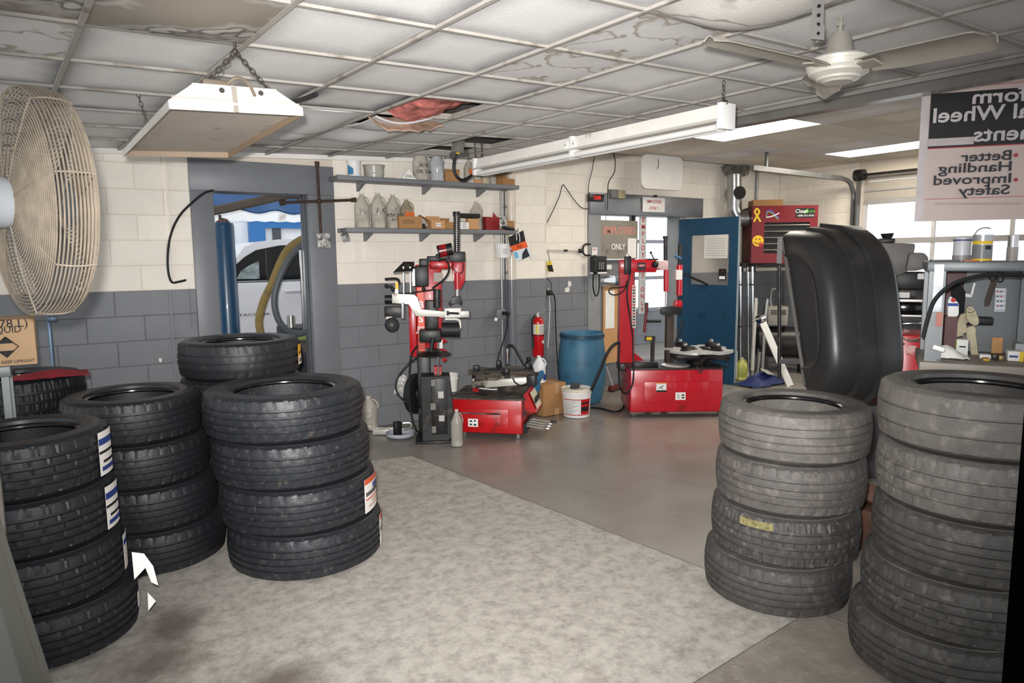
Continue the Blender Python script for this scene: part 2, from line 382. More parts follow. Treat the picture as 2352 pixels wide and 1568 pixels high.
# ------------------------------------------------------------------ ceiling: tilted, sagging 2 ft grid
TH = .0598; GS = .56; GA, GB = .3306, 2.3951
def cz(x, y): return 2.635+.0404*(x-3)+.0047*(y-WY)
def cp(lx, ly, dz=0):
    x, y = lx*cos(TH)-ly*sin(TH), lx*sin(TH)+ly*cos(TH); return V((x, y, cz(x, y)+dz))
ex, ey = (cp(1, 0)-cp(0, 0)).normalized(), (cp(0, 1)-cp(0, 0)).normalized(); en = ex.cross(ey)
ROT = M(((ex.x, ey.x, en.x, 0), (ex.y, ey.y, en.y, 0), (ex.z, ey.z, en.z, 0), (0, 0, 0, 1)))
def tile_mat(n, base, edge, amt, stain=None):
    m = bpy.data.materials.new(n); m.use_nodes = True; nt = m.node_tree; N = nt.nodes.new; L = nt.links.new; p = nt.nodes['Principled BSDF']
    p.inputs['Roughness'].default_value = .9; p.inputs['Specular IOR Level'].default_value = .2
    tc = N('ShaderNodeTexCoord').outputs['Object']; oi = N('ShaderNodeObjectInfo').outputs['Random']; pos = N('ShaderNodeNewGeometry').outputs['Position']
    def mth(op, a, b_=None, c_=None):
        t = N('ShaderNodeMath'); t.operation = op
        for i, v in enumerate((a, b_, c_)):
            if v is None: continue
            if isinstance(v, (int, float)): t.inputs[i].default_value = v
            else: L(v, t.inputs[i])
        return t.outputs[0]
    def nz(s, d=4, src=pos):
        t = N('ShaderNodeTexNoise'); t.inputs['Scale'].default_value = s; t.inputs['Detail'].default_value = d; L(src, t.inputs['Vector']); return t.outputs['Fac']
    def rng(x, a, b_, lo=0, hi=1):
        r = N('ShaderNodeMapRange'); r.inputs[1].default_value = a; r.inputs[2].default_value = b_; r.inputs[3].default_value = lo; r.inputs[4].default_value = hi; L(x, r.inputs[0]); return r.outputs[0]
    def mix(f, a, b_):
        x = N('ShaderNodeMix'); x.data_type = 'RGBA'
        for s, v in ((x.inputs['Factor'], f), (x.inputs['A'], a), (x.inputs['B'], b_)):
            if isinstance(v, tuple): s.default_value = v
            else: L(v, s)
        return x.outputs['Result']
    sp = N('ShaderNodeSeparateXYZ'); L(tc, sp.inputs[0]); ax, ay = mth('ABSOLUTE', sp.outputs[0]), mth('ABSOLUTE', sp.outputs[1])
    d = mth('MAXIMUM', ax, ay); d = mth('ADD', d, mth('MULTIPLY', mth('SUBTRACT', nz(5), .5), .09))
    d = mth('ADD', d, mth('MULTIPLY', mth('SUBTRACT', nz(160, 2), .5), .05))
    f = rng(d, .125, .27, 0, 1); f = mth('POWER', f, 1.5); f = mth('MULTIPLY', f, rng(oi, .1, .9, amt*.45, amt))
    o = mix(rng(nz(90, 2), .3, .7), hx(base), tuple(v*.93 for v in hx(base)[:3])+(1,))
    o = mix(f, o, hx(edge))
    if stain:
        q = nz(stain[0], 3, tc); band = mth('MULTIPLY', rng(q, stain[1], stain[1]+.015), rng(q, stain[1]+.02, stain[1]+.06, 1, 0))
        inner = rng(q, stain[1]+.02, stain[1]+.12, 0, stain[3])
        o = mix(inner, o, hx(stain[4] if len(stain) > 4 else 'a79c8c')); o = mix(mth('MULTIPLY', band, .75), o, hx(stain[2]))
    L(o, p.inputs['Base Color'])
    b_ = N('ShaderNodeBump'); b_.inputs['Strength'].default_value = .35; b_.inputs['Distance'].default_value = .003; L(nz(110, 3), b_.inputs['Height']); L(b_.outputs[0], p.inputs['Normal'])
    return m
T1 = tile_mat('ceiling_tile_dirty_edges', 'efedea', '5c5d64', 1.0)
T2 = tile_mat('ceiling_tile_clean', 'eae9e7', '85858a', .55)
T3 = tile_mat('ceiling_tile_water_stained', 'e4e2e0', '8f8f92', .45, (3.2, .5, '9a8c79', .08))
T4 = tile_mat('ceiling_tile_soaked', 'cfcbc5', '77746f', .6, (3.0, .40, '3f3830', .85, '867c70'))
def tile(n, m, sag=None, cut=None):
    b = B(); h = GS/2-.008
    if sag:
        b.surf(lambda u, v: V(((u-.5)*2*h, (v-.5)*2*h, -sag(u, v))), 10, 10, .012)
    else: b.bb(-h, h, -h, h, 0, .015)
    return b.mesh(n, m)
T5 = tile_mat('ceiling_tile_bulged', 'dedbd6', '77746f', .6, (2.6, .5, '7d7164', .25, 'b3a999'))
TM = {k: tile('ceiling_tile', m) for k, m in dict(a=T1, b=T2, c=T3, d=T4).items()}
SAG = {(2, 3): tile('ceiling_tile', T2, lambda u, v: .075*max(0, sin(pi*u))**.7*(.25+.75*v)),
       (3, 3): tile('ceiling_tile', T2, lambda u, v: .085*(1-.7*u)*max(0, sin(pi*min(1, u+.12)))*(1-v)**.6+.02*sin(pi*v)),
       (2, 4): tile('ceiling_tile', T3, lambda u, v: .06*sin(pi*u)*sin(pi*v)),
       (3, 4): tile('ceiling_tile', T2, lambda u, v: .05*sin(pi*u)*sin(pi*v)),
       (3, -2): tile('ceiling_tile', T5, lambda u, v: .065*(sin(pi*u)*sin(pi*v))**.6),
       (0, 0): tile('ceiling_tile', T4, lambda u, v: .03*sin(pi*u)*sin(pi*v))}
KIND = {(3, 0): 'c', (3, -1): 'c', (0, 0): 'd', (3, 1): 'a', (2, 1): 'a', (-1, 1): 'c', (-1, 0): 'd', (4, -1): 'b', (4, 0): 'a', (4, 1): 'a', (1, 4): 'c'}
GAP = {(3, 2), (5, 5), (5, 4)}
b = B()
pts = [cp(GA+GS*i, GB+GS*j, .12) for i, j in ((-5, -9), (7, -9), (7, 8), (-5, 8))]
b.add([tuple(p) for p in pts]+[tuple(p+V((0, 0, .05))) for p in pts], [(0, 1, 2, 3), (7, 6, 5, 4), (0, 4, 5, 1), (1, 5, 6, 2), (2, 6, 7, 3), (3, 7, 4, 0)])
ceil = struct(b, 'ceiling', mat('dark_roof_deck', '8d8a84', .9, var=.2))
for i in range(-5, 7):
    for j in range(-9, 8):
        if (i, j) in GAP: continue
        q = cp(GA+GS*(i+.5), GB+GS*(j+.5), .004)
        if q.y > WY-.06 or q.x < -2.4: continue
        me = SAG.get((i, j)) or TM[KIND.get((i, j), 'a' if i < 4 and j < 3 else ('b' if i > 3 else 'a'))]
        o = bpy.data.objects.new('ceiling_tile', me); o.parent = ceil; o.matrix_local = M.Translation(q) @ ROT; C.objects.link(o)
BARM = mat('grid_bar_enamel', 'a39e97', .55, var=.08, dirt='857d73', ds=7, dt=.55)
def gridbar(a, c):
    b = B(); b.bar(a, c, .02, .012); b.bar(a+V((0, 0, .018)), c+V((0, 0, .018)), .004, .03)
    o = struct(b, 'grid_bar', BARM, ceil); return o
def hit_wall(a, c):
    if c.y > WY-.01: c = a+(c-a)*((WY-.012-a.y)/(c.y-a.y))
    return c
for i in range(-4, 8): gridbar(cp(GA+GS*i, GB-GS*9, -.006), hit_wall(cp(GA+GS*i, GB-GS*9, -.006), cp(GA+GS*i, GB+GS*8, -.006)))
for j in range(-9, 8):
    a, c = cp(GA-GS*5, GB+GS*j, -.003), cp(GA+GS*7, GB+GS*j, -.003)
    if c.y < WY-.02: gridbar(a, c)
    elif a.y < WY-.02: gridbar(a, a+(c-a)*((WY-.012-a.y)/(c.y-a.y)))
b = B(); b.bar(V((-1.6, WY-.02, cz(-1.6, WY)-.016)), V((3.95, WY-.02, cz(3.95, WY)-.016)), .035, .04); struct(b, 'trim_ceiling', mat('cornice_white', 'e3e0da', .5, var=.04))
# pink insulation behind the broken tile
b = B(); q = cp(GA+GS*3.5, GB+GS*2.5, .012)
b.surf(lambda u, v: V(((u-.5)*.56, (v-.5)*.56, .05-.10*sin(pi*min(1, u*1.1))*(v)**.8-.02*NZ.noise(V((u*6, v*6, 1))))), 22, 22, .02)
o = b.obj('insulation_batt', mat('pink_glass_wool', 'c9776e', .95, var=.4, vs=10, bump=1, bs=40, dirt='7d4a40', ds=7, dt=.52), ceil, label='torn pink fibreglass insulation'); o.matrix_local = M.Translation(q) @ ROT
# flap of the torn tile
b = B(); b.surf(lambda u, v: V(((u-.5)*.5, -.02+.12*v+.03*sin(9*u), -.10*(1-v)*(.45+.55*sin(pi*min(1, .15+u*.85)))-.015*NZ.noise(V((u*8, v*3, 4))))), 16, 5, .012)
q = cp(GA+GS*3.45, GB+GS*3.02, -.01)
o = b.obj('torn_tile_flap', mat('torn_tile_edge', 'a08672', .95, var=.3, vs=14), ceil, label='ragged brown torn tile edge'); o.matrix_local = M.Translation(q) @ ROT
# dangling scrap under the soaked tile at the top
b = B(); q = pd(1738, 45, 3.05)
b.sweep([(0, 0, .05), (.004, 0, .02), (0, .004, -.02), (.002, 0, -.055)], [.012, .017, .013, .002], 7)
single(b, 'hanging_scrap', mat('rusty_scrap', '5a4336', .9, var=.3, vs=30), 'rust-brown scrap dangling from the soaked bulging ceiling tile', 'scrap', fr=q)

# ------------------------------------------------------------------ far bay: higher ceiling beyond a low edge beam
FZ = 2.9
b = B()
e0, e1 = cp(GA+GS*7+.02, GB-GS*9), cp(GA+GS*7+.02, GB+GS*6.6)
def vstrip(b, a, c, z0a, z1a, th):
    n = V((c.y-a.y, -(c.x-a.x), 0)).normalized()*th
    P = [V((a.x, a.y, a.z+z0a)), V((c.x, c.y, c.z+z0a)), V((c.x, c.y, c.z+z1a)), V((a.x, a.y, a.z+z1a))]
    b.add([tuple(p) for p in P]+[tuple(p+n) for p in P], [(0, 1, 2, 3), (7, 6, 5, 4), (0, 4, 5, 1), (1, 5, 6, 2), (2, 6, 7, 3), (3, 7, 4, 0)])
vstrip(b, e0, V((e1.x, WY2, e1.z)), -.035, .35, .05); trim_beam = struct(b, 'trim_1', mat('beam_paint', '8f8c88', .5, var=.1, pos=True))
b = B(); vstrip(b, e0+V((.05, 0, 0)), V((e1.x+.05, WY2, e1.z)), -.085, .0, .10); struct(b, 'trim_2', mat('shiny_beam_edge', '8b8883', .28, metal=.5, var=.15, pos=True), trim_beam)
b = B(); b.bb(4.0, XR+.1, -3, WY2+.1, FZ+.03, FZ+.15); fc = struct(b, 'ceiling_far', mat('far_deck', '9a9690', .9))
TF = tile_mat('far_ceiling_tile', 'f0e8da', '9b958c', .35); TFW = tile_mat('far_ceiling_tile_white', 'f4f3f1', '9b958c', .3)
b = B(); b.bb(-.3, .3, -.6, .6, 0, .015); tf = b.mesh('far_tile', TF); b = B(); b.bb(-.3, .3, -.6, .6, 0, .015); tfw = b.mesh('far_tile', TFW)
lit = {(2, 3), (5, 3)}
xs = [4.5+.61*i for i in range(8)]; ys = [WY2-1.22*(j+1) for j in range(8)]
X00 = 5.66-.61*2
LP = []
for i in range(8):
    for j in range(7):
        x = X00+.61*i+.305; y = 4.62+1.22-1.22*j-.02
        if x > XR-.2 or y+.3 < -2: continue
        if (i, j) in ((2, 1+0), (6, 1)): LP.append((x, y-0)); continue
        top = min(y+.6, WY2-.01); bot = y-.6
        if top-bot < .2: continue
        me = tfw if (i*3+j*5) % 4 == 0 else tf
        o = bpy.data.objects.new('ceiling_tile', me); o.parent = fc; o.matrix_local = M.Translation((x, (top+bot)/2, FZ)) @ M.Diagonal((1, (top-bot)/1.2, 1, 1)); C.objects.link(o)
for k, (x, y) in enumerate(LP):
    t = thing('ceiling_light_panel', ['lit rectangular light panel recessed in the far ceiling, nearest the ceiling fan', 'lit rectangular light panel in the far ceiling, close to the garage door'][k], 'ceiling light', (x, y, FZ), 'light panels in the far ceiling')
    b = B()
    for u0, u1, v0, v1 in ((-.303, -.27, -.605, .605), (.27, .303, -.605, .605), (-.27, .27, -.605, -.575), (-.27, .27, .575, .605)): b.bb(u0, u1, v0, v1, 0, .03)
    b.obj('frame', WHT, t)
    b = B(); b.bb(-.27, .27, -.575, .575, .006, .012); b.obj('diffuser', mat('lit_diffuser', 'fff6e6', .5, var=0, emit=24), t)
# ================================================================== DOORWAYS AND WHAT LIES BEYOND
S = Fr((0, WY, 0), 0); S2 = Fr((0, WY2, 0), 0)
DG = mat('door_frame_grey', '707276', .42, var=.04, dirt='8a8b8c', ds=12, dt=.73, dw=.03)
d1 = bpy.data.objects.new('door_1', None); C.objects.link(d1); d1['kind'] = 'structure'
def dpiece(n, m, *bbs, parent=d1, bev=.004):
    b = B()
    for q in bbs: b.bb(*q, bev)
    return struct(b, n, m, parent)
dpiece('door_jamb', DG, (1.01, 1.19, WY-.022, WY+.24, 0, 2.245)); dpiece('door_jamb', DG, (1.995, 2.24, WY-.022, WY+.24, 0, 2.245))
dpiece('door_header', DG, (1.01, 2.24, WY-.024, WY+.24, 2.245, 2.505))
dpiece('door_stop', mat('dark_door_stop', '4a4d52', .5), (1.975, 1.995, WY+.06, WY+.16, 0, 2.245))
b = B(); b.bb(1.955, 1.972, WY+.17, WY+.2, 1.0, 1.75); struct(b, 'jamb_glint_strip', CHR, d1)  # chrome strip added for the bright upright glint inside the right jamb
# second doorway: sheet-metal header, grey jambs
d2 = bpy.data.objects.new('door_2', None); C.objects.link(d2); d2['kind'] = 'structure'
MH = mat('door_header_metal', '83858a', .33, metal=.5, var=.12, vs=3)
JG = mat('door_jamb_grey', '8a8c8c', .45, var=.08, vs=5)
dpiece('door_jamb', JG, (5.53, 5.73, WY2-.022, WY2+.22, 0, 2.18), parent=d2); dpiece('door_jamb', JG, (7.13, 7.25, WY2-.02, WY2+.22, 0, 2.18), parent=d2)
dpiece('door_header', MH, (5.53, 7.55, WY2-.05, WY2+.22, 2.18, 2.44), parent=d2)
# fixed side leaf with the sign and the cardboard
dpiece('side_panel', mat('side_panel_grey', '6f7072', .5, var=.1), (5.75, 6.38, WY2+.1, WY2+.14, 0, 1.62), parent=d2)
dpiece('side_post', mat('dark_post', '2b2c2e', .5), (5.73, 5.77, WY2+.03, WY2+.14, 0, 2.18), (6.35, 6.39, WY2+.06, WY2+.14, 0, 2.18), parent=d2)
b = B(); F = Fr((0, WY2+.08, 0)); F.box(b, 1386, 655, 1426, 830, 0, .012); ct = single(b, 'cardboard_sheet', CARD2, 'tall tan cardboard sheet standing on the side panel beside the employees doorway', 'cardboard', fr=(0, WY2+.08, 0))
b = B(); F.box(b, 1391, 668, 1411, 753, -.006, -.002); single(b, 'paper_sheet', PAPER, 'long white paper sheet hanging on the tan cardboard by the doorway', 'paper', fr=(0, WY2+.08, 0))
b = B(); F.box(b, 1381, 634, 1425, 656, -.06, 0, .005); t = single(b, 'metal_box', CHR, 'small shiny metal box above the tan cardboard sheet at the doorway', 'box', fr=(0, WY2+.08, 0))

# ---- beyond doorway 2: side room with a glazed wall
OUTG = mat('side_room_grey', '7d8085', .6, var=.05, pos=True)
b = B(); b.bb(5.0, 12.5, 9.5, 9.6, 0, .62); wo = struct(b, 'wall_outer', OUTG)
b = B(); b.bb(5.0, 12.5, 9.5, 9.6, 2.9, 3.2); struct(b, 'wall_outer_lintel', OUTG, wo)
w1 = bpy.data.objects.new('window_1', None); C.objects.link(w1); w1['kind'] = 'structure'
FRM = mat('window_frame_grey', '8e9196', .4)
for z in (.62, 1.22, 1.9, 2.85):
    b = B(); b.bb(5.0, 12.5, 9.49, 9.57, z, z+.06); struct(b, 'window_rail', FRM, w1)
for x in (5.0, 7.2, 9.0, 11.6, 12.45):
    b = B(); b.bb(x, x+.05, 9.49, 9.57, .62, 2.9); struct(b, 'window_mullion', FRM, w1)
b = B(); b.bb(5.0, 12.5, 9.53, 9.535, .64, 2.88); struct(b, 'window_pane', GLASS, w1)
# ---- beyond doorway 1: the neighbour bay and its far building
SID = mat('white_siding', 'dfe3e8', .6, var=.03)
b = B()
for k in range(12): b.prism([(-6, .25*k), (9, .25*k), (9, .25*k+.25), (-6, .25*k+.25)], 12.0-.018, 12.2)
far = struct(b, 'wall_neighbour', SID)
w2 = bpy.data.objects.new('window_2', None); C.objects.link(w2); w2['kind'] = 'structure'
BF = mat('blue_window_frame', '2f6fae', .45, var=.05)
b = B(); b.bb(2.75, 3.0, 11.85, 11.97, 1.0, 2.18); struct(b, 'window_frame', BF, w2)
b = B(); b.bb(2.75, 4.6, 11.85, 11.97, 2.18, 2.34); struct(b, 'window_frame', BF, w2)
b = B(); b.bb(3.0, 4.6, 11.94, 11.965, 1.0, 2.18); struct(b, 'window_pane', mat('pale_blind', 'eceff2', .3, var=.05), w2)
b = B(); b.bb(3.13, 3.26, 11.88, 11.95, 1.0, 2.18); struct(b, 'window_mullion', mat('dark_frame', '4a4e55', .5), w2)
b = B()
P = []
for k in range(61):
    x = -.6+k*.09; P.append((x, 2.45))
for k in range(60, -1, -1):
    x = -.6+k*.09; P.append((x, 2.13+.012*(k % 2)))
b.prism(P, 9.0, 9.03); single(b, 'corrugated_fascia', mat('white_corrugated', 'eceef0', .5, var=.04, dirt='c2bdb4', ds=4, dt=.6), 'white corrugated roof edge seen through the left doorway, behind the pickup', 'roof edge')
b = B()
b.surf(lambda u, v: V((-.3+4.4*u, 7.75-.3*v+.02*sin(60*u), 2.42-.27*v+(.018*sin(75*u) if v > .9 else 0))), 90, 4, .015)
single(b, 'blue_awning', mat('blue_tarpaulin', '164a80', .5, var=.15, vs=4), 'dark blue scalloped awning sheet at the top of the left doorway', 'awning')
# blue lift post
t = thing('lift_post', 'round dark blue lift post standing just beyond the left doorway', 'post', (1.46, 7.4, 0))
BLUEP = mat('dark_blue_enamel', '1c4362', .3, var=.12, vs=3, coat=.3)
b = B(); b.lathe([(0, 0), (.14, 0), (.14, .02), (.107, .025), (.107, 2.0), (.10, 2.03), (0, 2.035)], 32); b.obj('post_tube', BLUEP, t)
b = B(); b.sweep([(0, 0, 2.02), (.0, 0, 2.06), (-.01, 0, 2.075)], [.085, .05, .012], 9); b.cyl((-.02, 0, 2.06), (-.02, 0, 2.11), .014, n=8); b.obj('post_cap', mat('rusty_cap', '4b3a36', .8, var=.3, vs=20), t)
# white pickup
tk = thing('pickup_truck', 'white pickup truck parked in the neighbouring bay, seen through the left doorway', 'truck', Fr((0, 8.5, .12)))
CARW = mat('white_car_paint', 'dfe0e6', .25, var=.01, coat=.6); DGL = mat('dark_car_glass', '14181c', .06, var=.1, spec=.8)
q = lambda x, y: (lambda p: (p.x, p.z))(Fr((0, 8.5, .12)).p(x, y))
wl_, wr_ = q(540, 648), q(706, 640); zb = wl_[1]
body = [(.05, .42), (.0, .62), (.06, .98), (.35, 1.06), (1.1, 1.12), (1.62, zb-.01), (3.05, zb-.005), (3.12, 1.13), (4.95, 1.13), (5.0, .5), (4.75, .42), (4.62, .42), (4.5, .72), (4.2, .82), (3.9, .72), (3.78, .42), (1.36, .42), (1.24, .72), (.94, .82), (.64, .72), (.52, .42)]
b = B(); b.prism(body, 0, 1.75); bmesh.ops.bevel(b.bm, geom=[e for e in b.bm.edges if abs(e.verts[0].co.y-e.verts[1].co.y) < .01 and e.verts[0].co.y < .01], offset=.03, segments=2, profile=.6, affect='EDGES'); b.obj('body', CARW, tk)
roof = [(1.52, zb), q(542, 600), q(566, 567), q(592, 556), q(647, 549), q(701, 548), (2.95, 1.79), (3.06, zb)]
wins = [(1.78, zb+.01), q(546, 608), q(566, 590), q(592, 574), q(647, 563), q(703, 561), (2.9, 1.69), (2.98, zb+.01)]
b = B(); b.prism([(x, z) for x, z in roof], .12, 1.63); b.obj('cab', CARW, tk)
b = B(); b.prism(wins, .09, .125); b.obj('side_window', DGL, tk)
b = B(); p0, p1 = Fr((0, 8.5, .12)).p(609, 575), Fr((0, 8.5, .12)).p(620, 645); b.bb(p0.x+.03, p0.x+.09, .07, .1, p1.z, p0.z+.02); b.obj('window_pillar', BLK, tk)
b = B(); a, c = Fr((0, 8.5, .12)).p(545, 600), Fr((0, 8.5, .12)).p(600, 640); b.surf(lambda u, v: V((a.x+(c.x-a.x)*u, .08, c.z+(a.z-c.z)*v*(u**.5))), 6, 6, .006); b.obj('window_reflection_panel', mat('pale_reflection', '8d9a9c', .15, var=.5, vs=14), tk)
h = Fr((0, 8.5, .12)).p(675, 668); b = B(); b.tube([(h.x-.11, -.005, h.z), (h.x-.09, -.045, h.z+.006), (h.x+.09, -.045, h.z+.006), (h.x+.11, -.005, h.z)], .017, 8); b.obj('door_handle', CARW, tk)
b = B(); b.cb((h.x, -.003, h.z), (.19, .012, .055), .005); b.obj('handle_recess', mat('recess_shade_grey', 'b4b6bc', .4), tk)  # shade of the handle recess put into a grey box
a, c = Fr((0, 8.5, .12)).p(551, 724), Fr((0, 8.5, .12)).p(613, 721); text('TACOMA', .045, INK, tk, face(((a.x+c.x)/2+.01, -.004, (a.z+c.z)/2)), sx=1.9)
b = B(); a = Fr((0, 8.5, .12)).p(700, 640); b.bb(a.x, a.x+.008, -.002, .01, .55, a.z); b.obj('door_gap', INK, tk)
for x in (.94, 4.2):
    for y in (.0, 1.55):
        b = B(); b.cyl((x, y, .28), (x, y+.2, .28), .38, n=28); wh = b.obj('wheel', RUB, tk); b = B(); b.cyl((x, y-.01, .28), (x, y+.02, .28), .22, n=20); b.obj('wheel_rim', STEEL, wh)
b = B(); b.bb(.3, 4.9, .2, 1.5, .42, .46); b.obj('underbody', BLK, tk)
# hoses beyond the doorway
HB = mat('brown_flexible_hose', '5f564f', .7, var=.12, bump=.5, bs=50); HT = mat('tan_ribbed_hose', '85713f', .6, var=.15, bump=.4, bs=120, dirt='4b4a48', ds=6, dt=.55); HD = mat('dark_grey_hose', '4c5154', .5, var=.1)
def hose(n, pts, y, r, m, lab, dy=None):
    b = B(); b.tube([py_(px, py, y+(dy[i] if dy else 0)) for i, (px, py) in enumerate(pts)], r, 10, 8); return single(b, n, m, lab, 'hose')
hose('exhaust_hose', [(478, 486), (520, 478), (565, 468), (610, 458), (650, 449), (680, 447), (698, 458), (708, 480), (712, 505)], 7.0, .045, HB, 'thick brown flexible exhaust hose arching under the left door header')
hose('ribbed_hose', [(712, 543), (690, 551), (662, 572), (643, 605), (625, 650), (606, 690), (595, 735), (600, 770), (608, 795)], 6.95, .039, HT, 'ribbed tan hose looping down in the left doorway', [0, .02, .05, .08, .1, .1, .1, .1, .1])
hose('grey_hose', [(712, 552), (690, 565), (660, 600), (638, 650), (630, 690), (637, 728), (655, 754), (680, 766), (700, 762), (712, 752)], 6.85, .031, HD, 'dark grey hose hanging in a loop in front of the white pickup')
t = thing('hose_cabinet', 'dark machine with a green band just inside the right edge of the left doorway', 'machine', Fr(py_(712, 800, 7.15)*V((1, 1, 0)) if False else V((2.05, 7.15, 0))))
b = B(); b.bb(-.12, .5, -.2, .25, .0, .98, .02); b.obj('cabinet_body', BLKM, t)
b = B(); b.bb(-.13, .5, -.21, .26, .85, .9, .01); b.obj('green_band', mat('green_band', '7c8a4a', .5), t)
b = B(); b.cyl((-.06, -.1, .98), (-.06, -.1, 1.1), .04, n=12); b.cyl((.3, .0, .98), (.3, .0, 2.25), .035, n=12); b.obj('fittings', STEEL, t)

# ================================================================== ON THE BACK WALL
# four-way lug wrench hung on the door frame
t = thing('lug_wrench', 'long rusty four-way lug wrench hung on the right side of the left door frame', 'wrench', Fr((0, WY-.06, 0)))
F = Fr((0, WY-.06, 0)); RST = mat('rusty_iron', '4a3b33', .65, metal=.5, var=.25, vs=14)
c0 = F.p(733, 462)
for k, (px, py, e) in enumerate([(728, 371, .024), (738, 552, .018), (643, 465, .03), (817, 459, .024)]):
    p = F.p(px, py); d = (p-c0).normalized()
    b = B(); b.cyl(c0, p, .0135, n=10); b.cyl(p-d*.045, p, e*.8, e, n=10); b.obj('wrench_arm', RST, t)
b = B(); b.sph(c0, .026, 12); b.obj('hub', RST, t)
b = B(); b.cyl(F.p(727, 372)+V((0, -.01, -.01)), F.p(727, 372)+V((0, .04, -.01)), .006, n=8); b.obj('hook', STEEL, t)
def bag(n, pts4, fr, lab, m, v=-.03):
    a, b_, c, d = [fr.p(*p, v) for p in pts4]
    bb = B(); bb.surf(lambda u, w: (a*(1-u)+b_*u)*(1-w)+(d*(1-u)+c*u)*w+V((0, -.035*sin(pi*u)*sin(pi*w)+.012*NZ.noise(V((u*7, w*7, a.x*3))), 0)), 10, 10, .004)
    return single(bb, n, m, lab, 'bag', fr=fr, sharp=20)
PLB = mat('clear_plastic_bag', 'b9b6b2', .12, var=.5, vs=30, bump=1, bs=25, dirt='5e5a55', ds=22, dt=.5)
bag('parts_bag', [(727, 537), (757, 536), (759, 568), (731, 569)], Fr((0, WY-.08, 0)), 'crumpled clear parts bag hanging below the four-way lug wrench', PLB)
bag('parts_bag', [(779, 527), (793, 526), (806, 553), (789, 557)], Fr((0, WY-.04, 0)), 'small clear parts bag hanging off the lower shelf at its left end', PLB)
# hanging black cable on the left of the frame and paint-covered conduit
b = B(); b.tube([S.p(490, 437, -.04), S.p(470, 443, -.04), S.p(445, 462, -.03), S.p(415, 492, -.02), S.p(395, 530, -.02), S.p(386, 575, -.02), S.p(386, 620, -.02), S.p(394, 647, -.02), S.p(410, 647, -.02), S.p(427, 643, -.012)], .0095, 8); single(b, 'air_cable', CABLE, 'black cable bowed out of the left doorway and back to the wall', 'cable', fr=S)
b = B(); b.bb(*[S.p(x, 700).x for x in (388, 393)], -.025, -.004, .0, 1.42); single(b, 'wall_conduit', GREY, 'narrow grey painted conduit on the lower wall left of the left doorway', 'conduit', fr=S)
b = B(); S.box(b, 434, 660, 440, 752, -.02, -.004); single(b, 'wall_strip', GREY, 'short grey painted strip on the wall close beside the left door frame', 'strip', fr=S)
b = B(); b.bb(S.p(386, 500).x, S.p(390, 500).x, -.022, -.004, 1.44, 2.46); single(b, 'wall_conduit', CREAM, 'cream painted conduit on the upper wall left of the left doorway', 'conduit', fr=S)

# shelves
SV = -.26
def shelf(px0, px1, z, lab, brk):
    x0, x1 = S.p(px0, 420 if z > 2.2 else 535, SV).x, S.p(px1, 430 if z > 2.2 else 535, SV).x
    t = thing('wall_shelf', lab, 'shelf', Fr((x0, WY, z)), 'grey plank shelves on the back wall')
    b = B(); b.bb(0, x1-x0, SV, -.008, -.04, 0, .004); b.obj('board', GREYS, t)
    for k, px in enumerate(brk):
        xb = S.p(px, 440 if z > 2.2 else 545, -.02).x-x0
        b = B(); b.prism([(0, 0), (0, 0)], 0, 0) if False else None
        b.add([(xb-.012, -.01, -.04), (xb+.012, -.01, -.04), (xb+.012, -.22, -.04), (xb-.012, -.22, -.04), (xb-.012, -.01, -.12), (xb+.012, -.01, -.12), (xb+.012, -.2, -.05), (xb-.012, -.2, -.05)], [(0, 1, 2, 3), (7, 6, 5, 4), (0, 4, 5, 1), (1, 5, 6, 2), (2, 6, 7, 3), (3, 7, 4, 0)])
        b.obj('bracket', GREYS, t)
        b = B(); b.bb(xb-.01, xb+.01, -.018, -.006, -.30, -.06); b.obj('bracket_leg', CREAM, t)
    return t
shelf(776, 1193, 2.41, 'upper grey plank shelf close under the ceiling on the back wall', (822, 972, 1096))
shelf(797, 1191, 1.945, 'lower grey plank shelf with jugs and cartons on the back wall', (838, 966, 1090))
Z1, Z2 = 2.411, 1.946
# jugs
JUG = mat('cloudy_clear_plastic', 'b9b2a6', .16, var=.3, vs=9, dirt='d8d3ca', ds=13, dt=.6, bump=.35, bs=26, trans=.12, ior=1.2)
JUGM = mat('milky_plastic', 'ddd8cf', .35, var=.06)
CAPM = mat('pale_cap', 'c6bfb2', .5)
def jug(name, x, y, z, r, h, m, lab, group=None, capm=CAPM, rot=0, handle=True, n=4, label=None):
    t = thing(name, lab, 'jug', Fr((x, y, z), rot), group)
    b = B(); pr = [(0, 0), (.86, 0), (1, .02), (1, .13), (.96, .15), (.96, .17), (1, .19), (1, .60), (.97, .655), (.64, .79), (.32, .91), (.27, .93), (.27, .985), (0, .985)]
    b.lathe([(a*r, q*h) for a, q in pr], 24)
    for v in b.bm.verts:   # squared-off section
        ang = atan2(v.co.y, v.co.x); k = .93+.07*abs(cos(2*ang))**.5 if v.co.z < .7*h else 1
        v.co.x *= k; v.co.y *= k
    b.obj('bottle_body', m, t)
    b = B(); b.lathe([(0, .96*h), (.3*r, .96*h), (.3*r, h*1.0), (0, h*1.0)], 14); b.obj('cap', capm, t)
    if handle:
        b = B(); b.tube([(.30*r, -.1*r, .9*h), (.66*r, -.2*r, .86*h), (.98*r, -.2*r, .74*h), (1.0*r, -.2*r, .62*h)], .1*r, 8, 4); b.obj('handle', m, t)
    if label:
        lm, z0, z1, a0, a1 = label; b = B()
        b.surf(lambda u, v: V((1.0*r*1.01*cos(a0+(a1-a0)*u), 1.0*r*1.01*sin(a0+(a1-a0)*u), h*(z0+(z1-z0)*v))), 8, 1); b.obj('paper_label', lm, t)
    return t
def onshelf(px, py, v): p = S.p(px, py, v); return p.x, WY+v
g = 'cloudy gallon jugs on the shelves'
MK = mat('marker_scrawl', '1d1d22', .6)
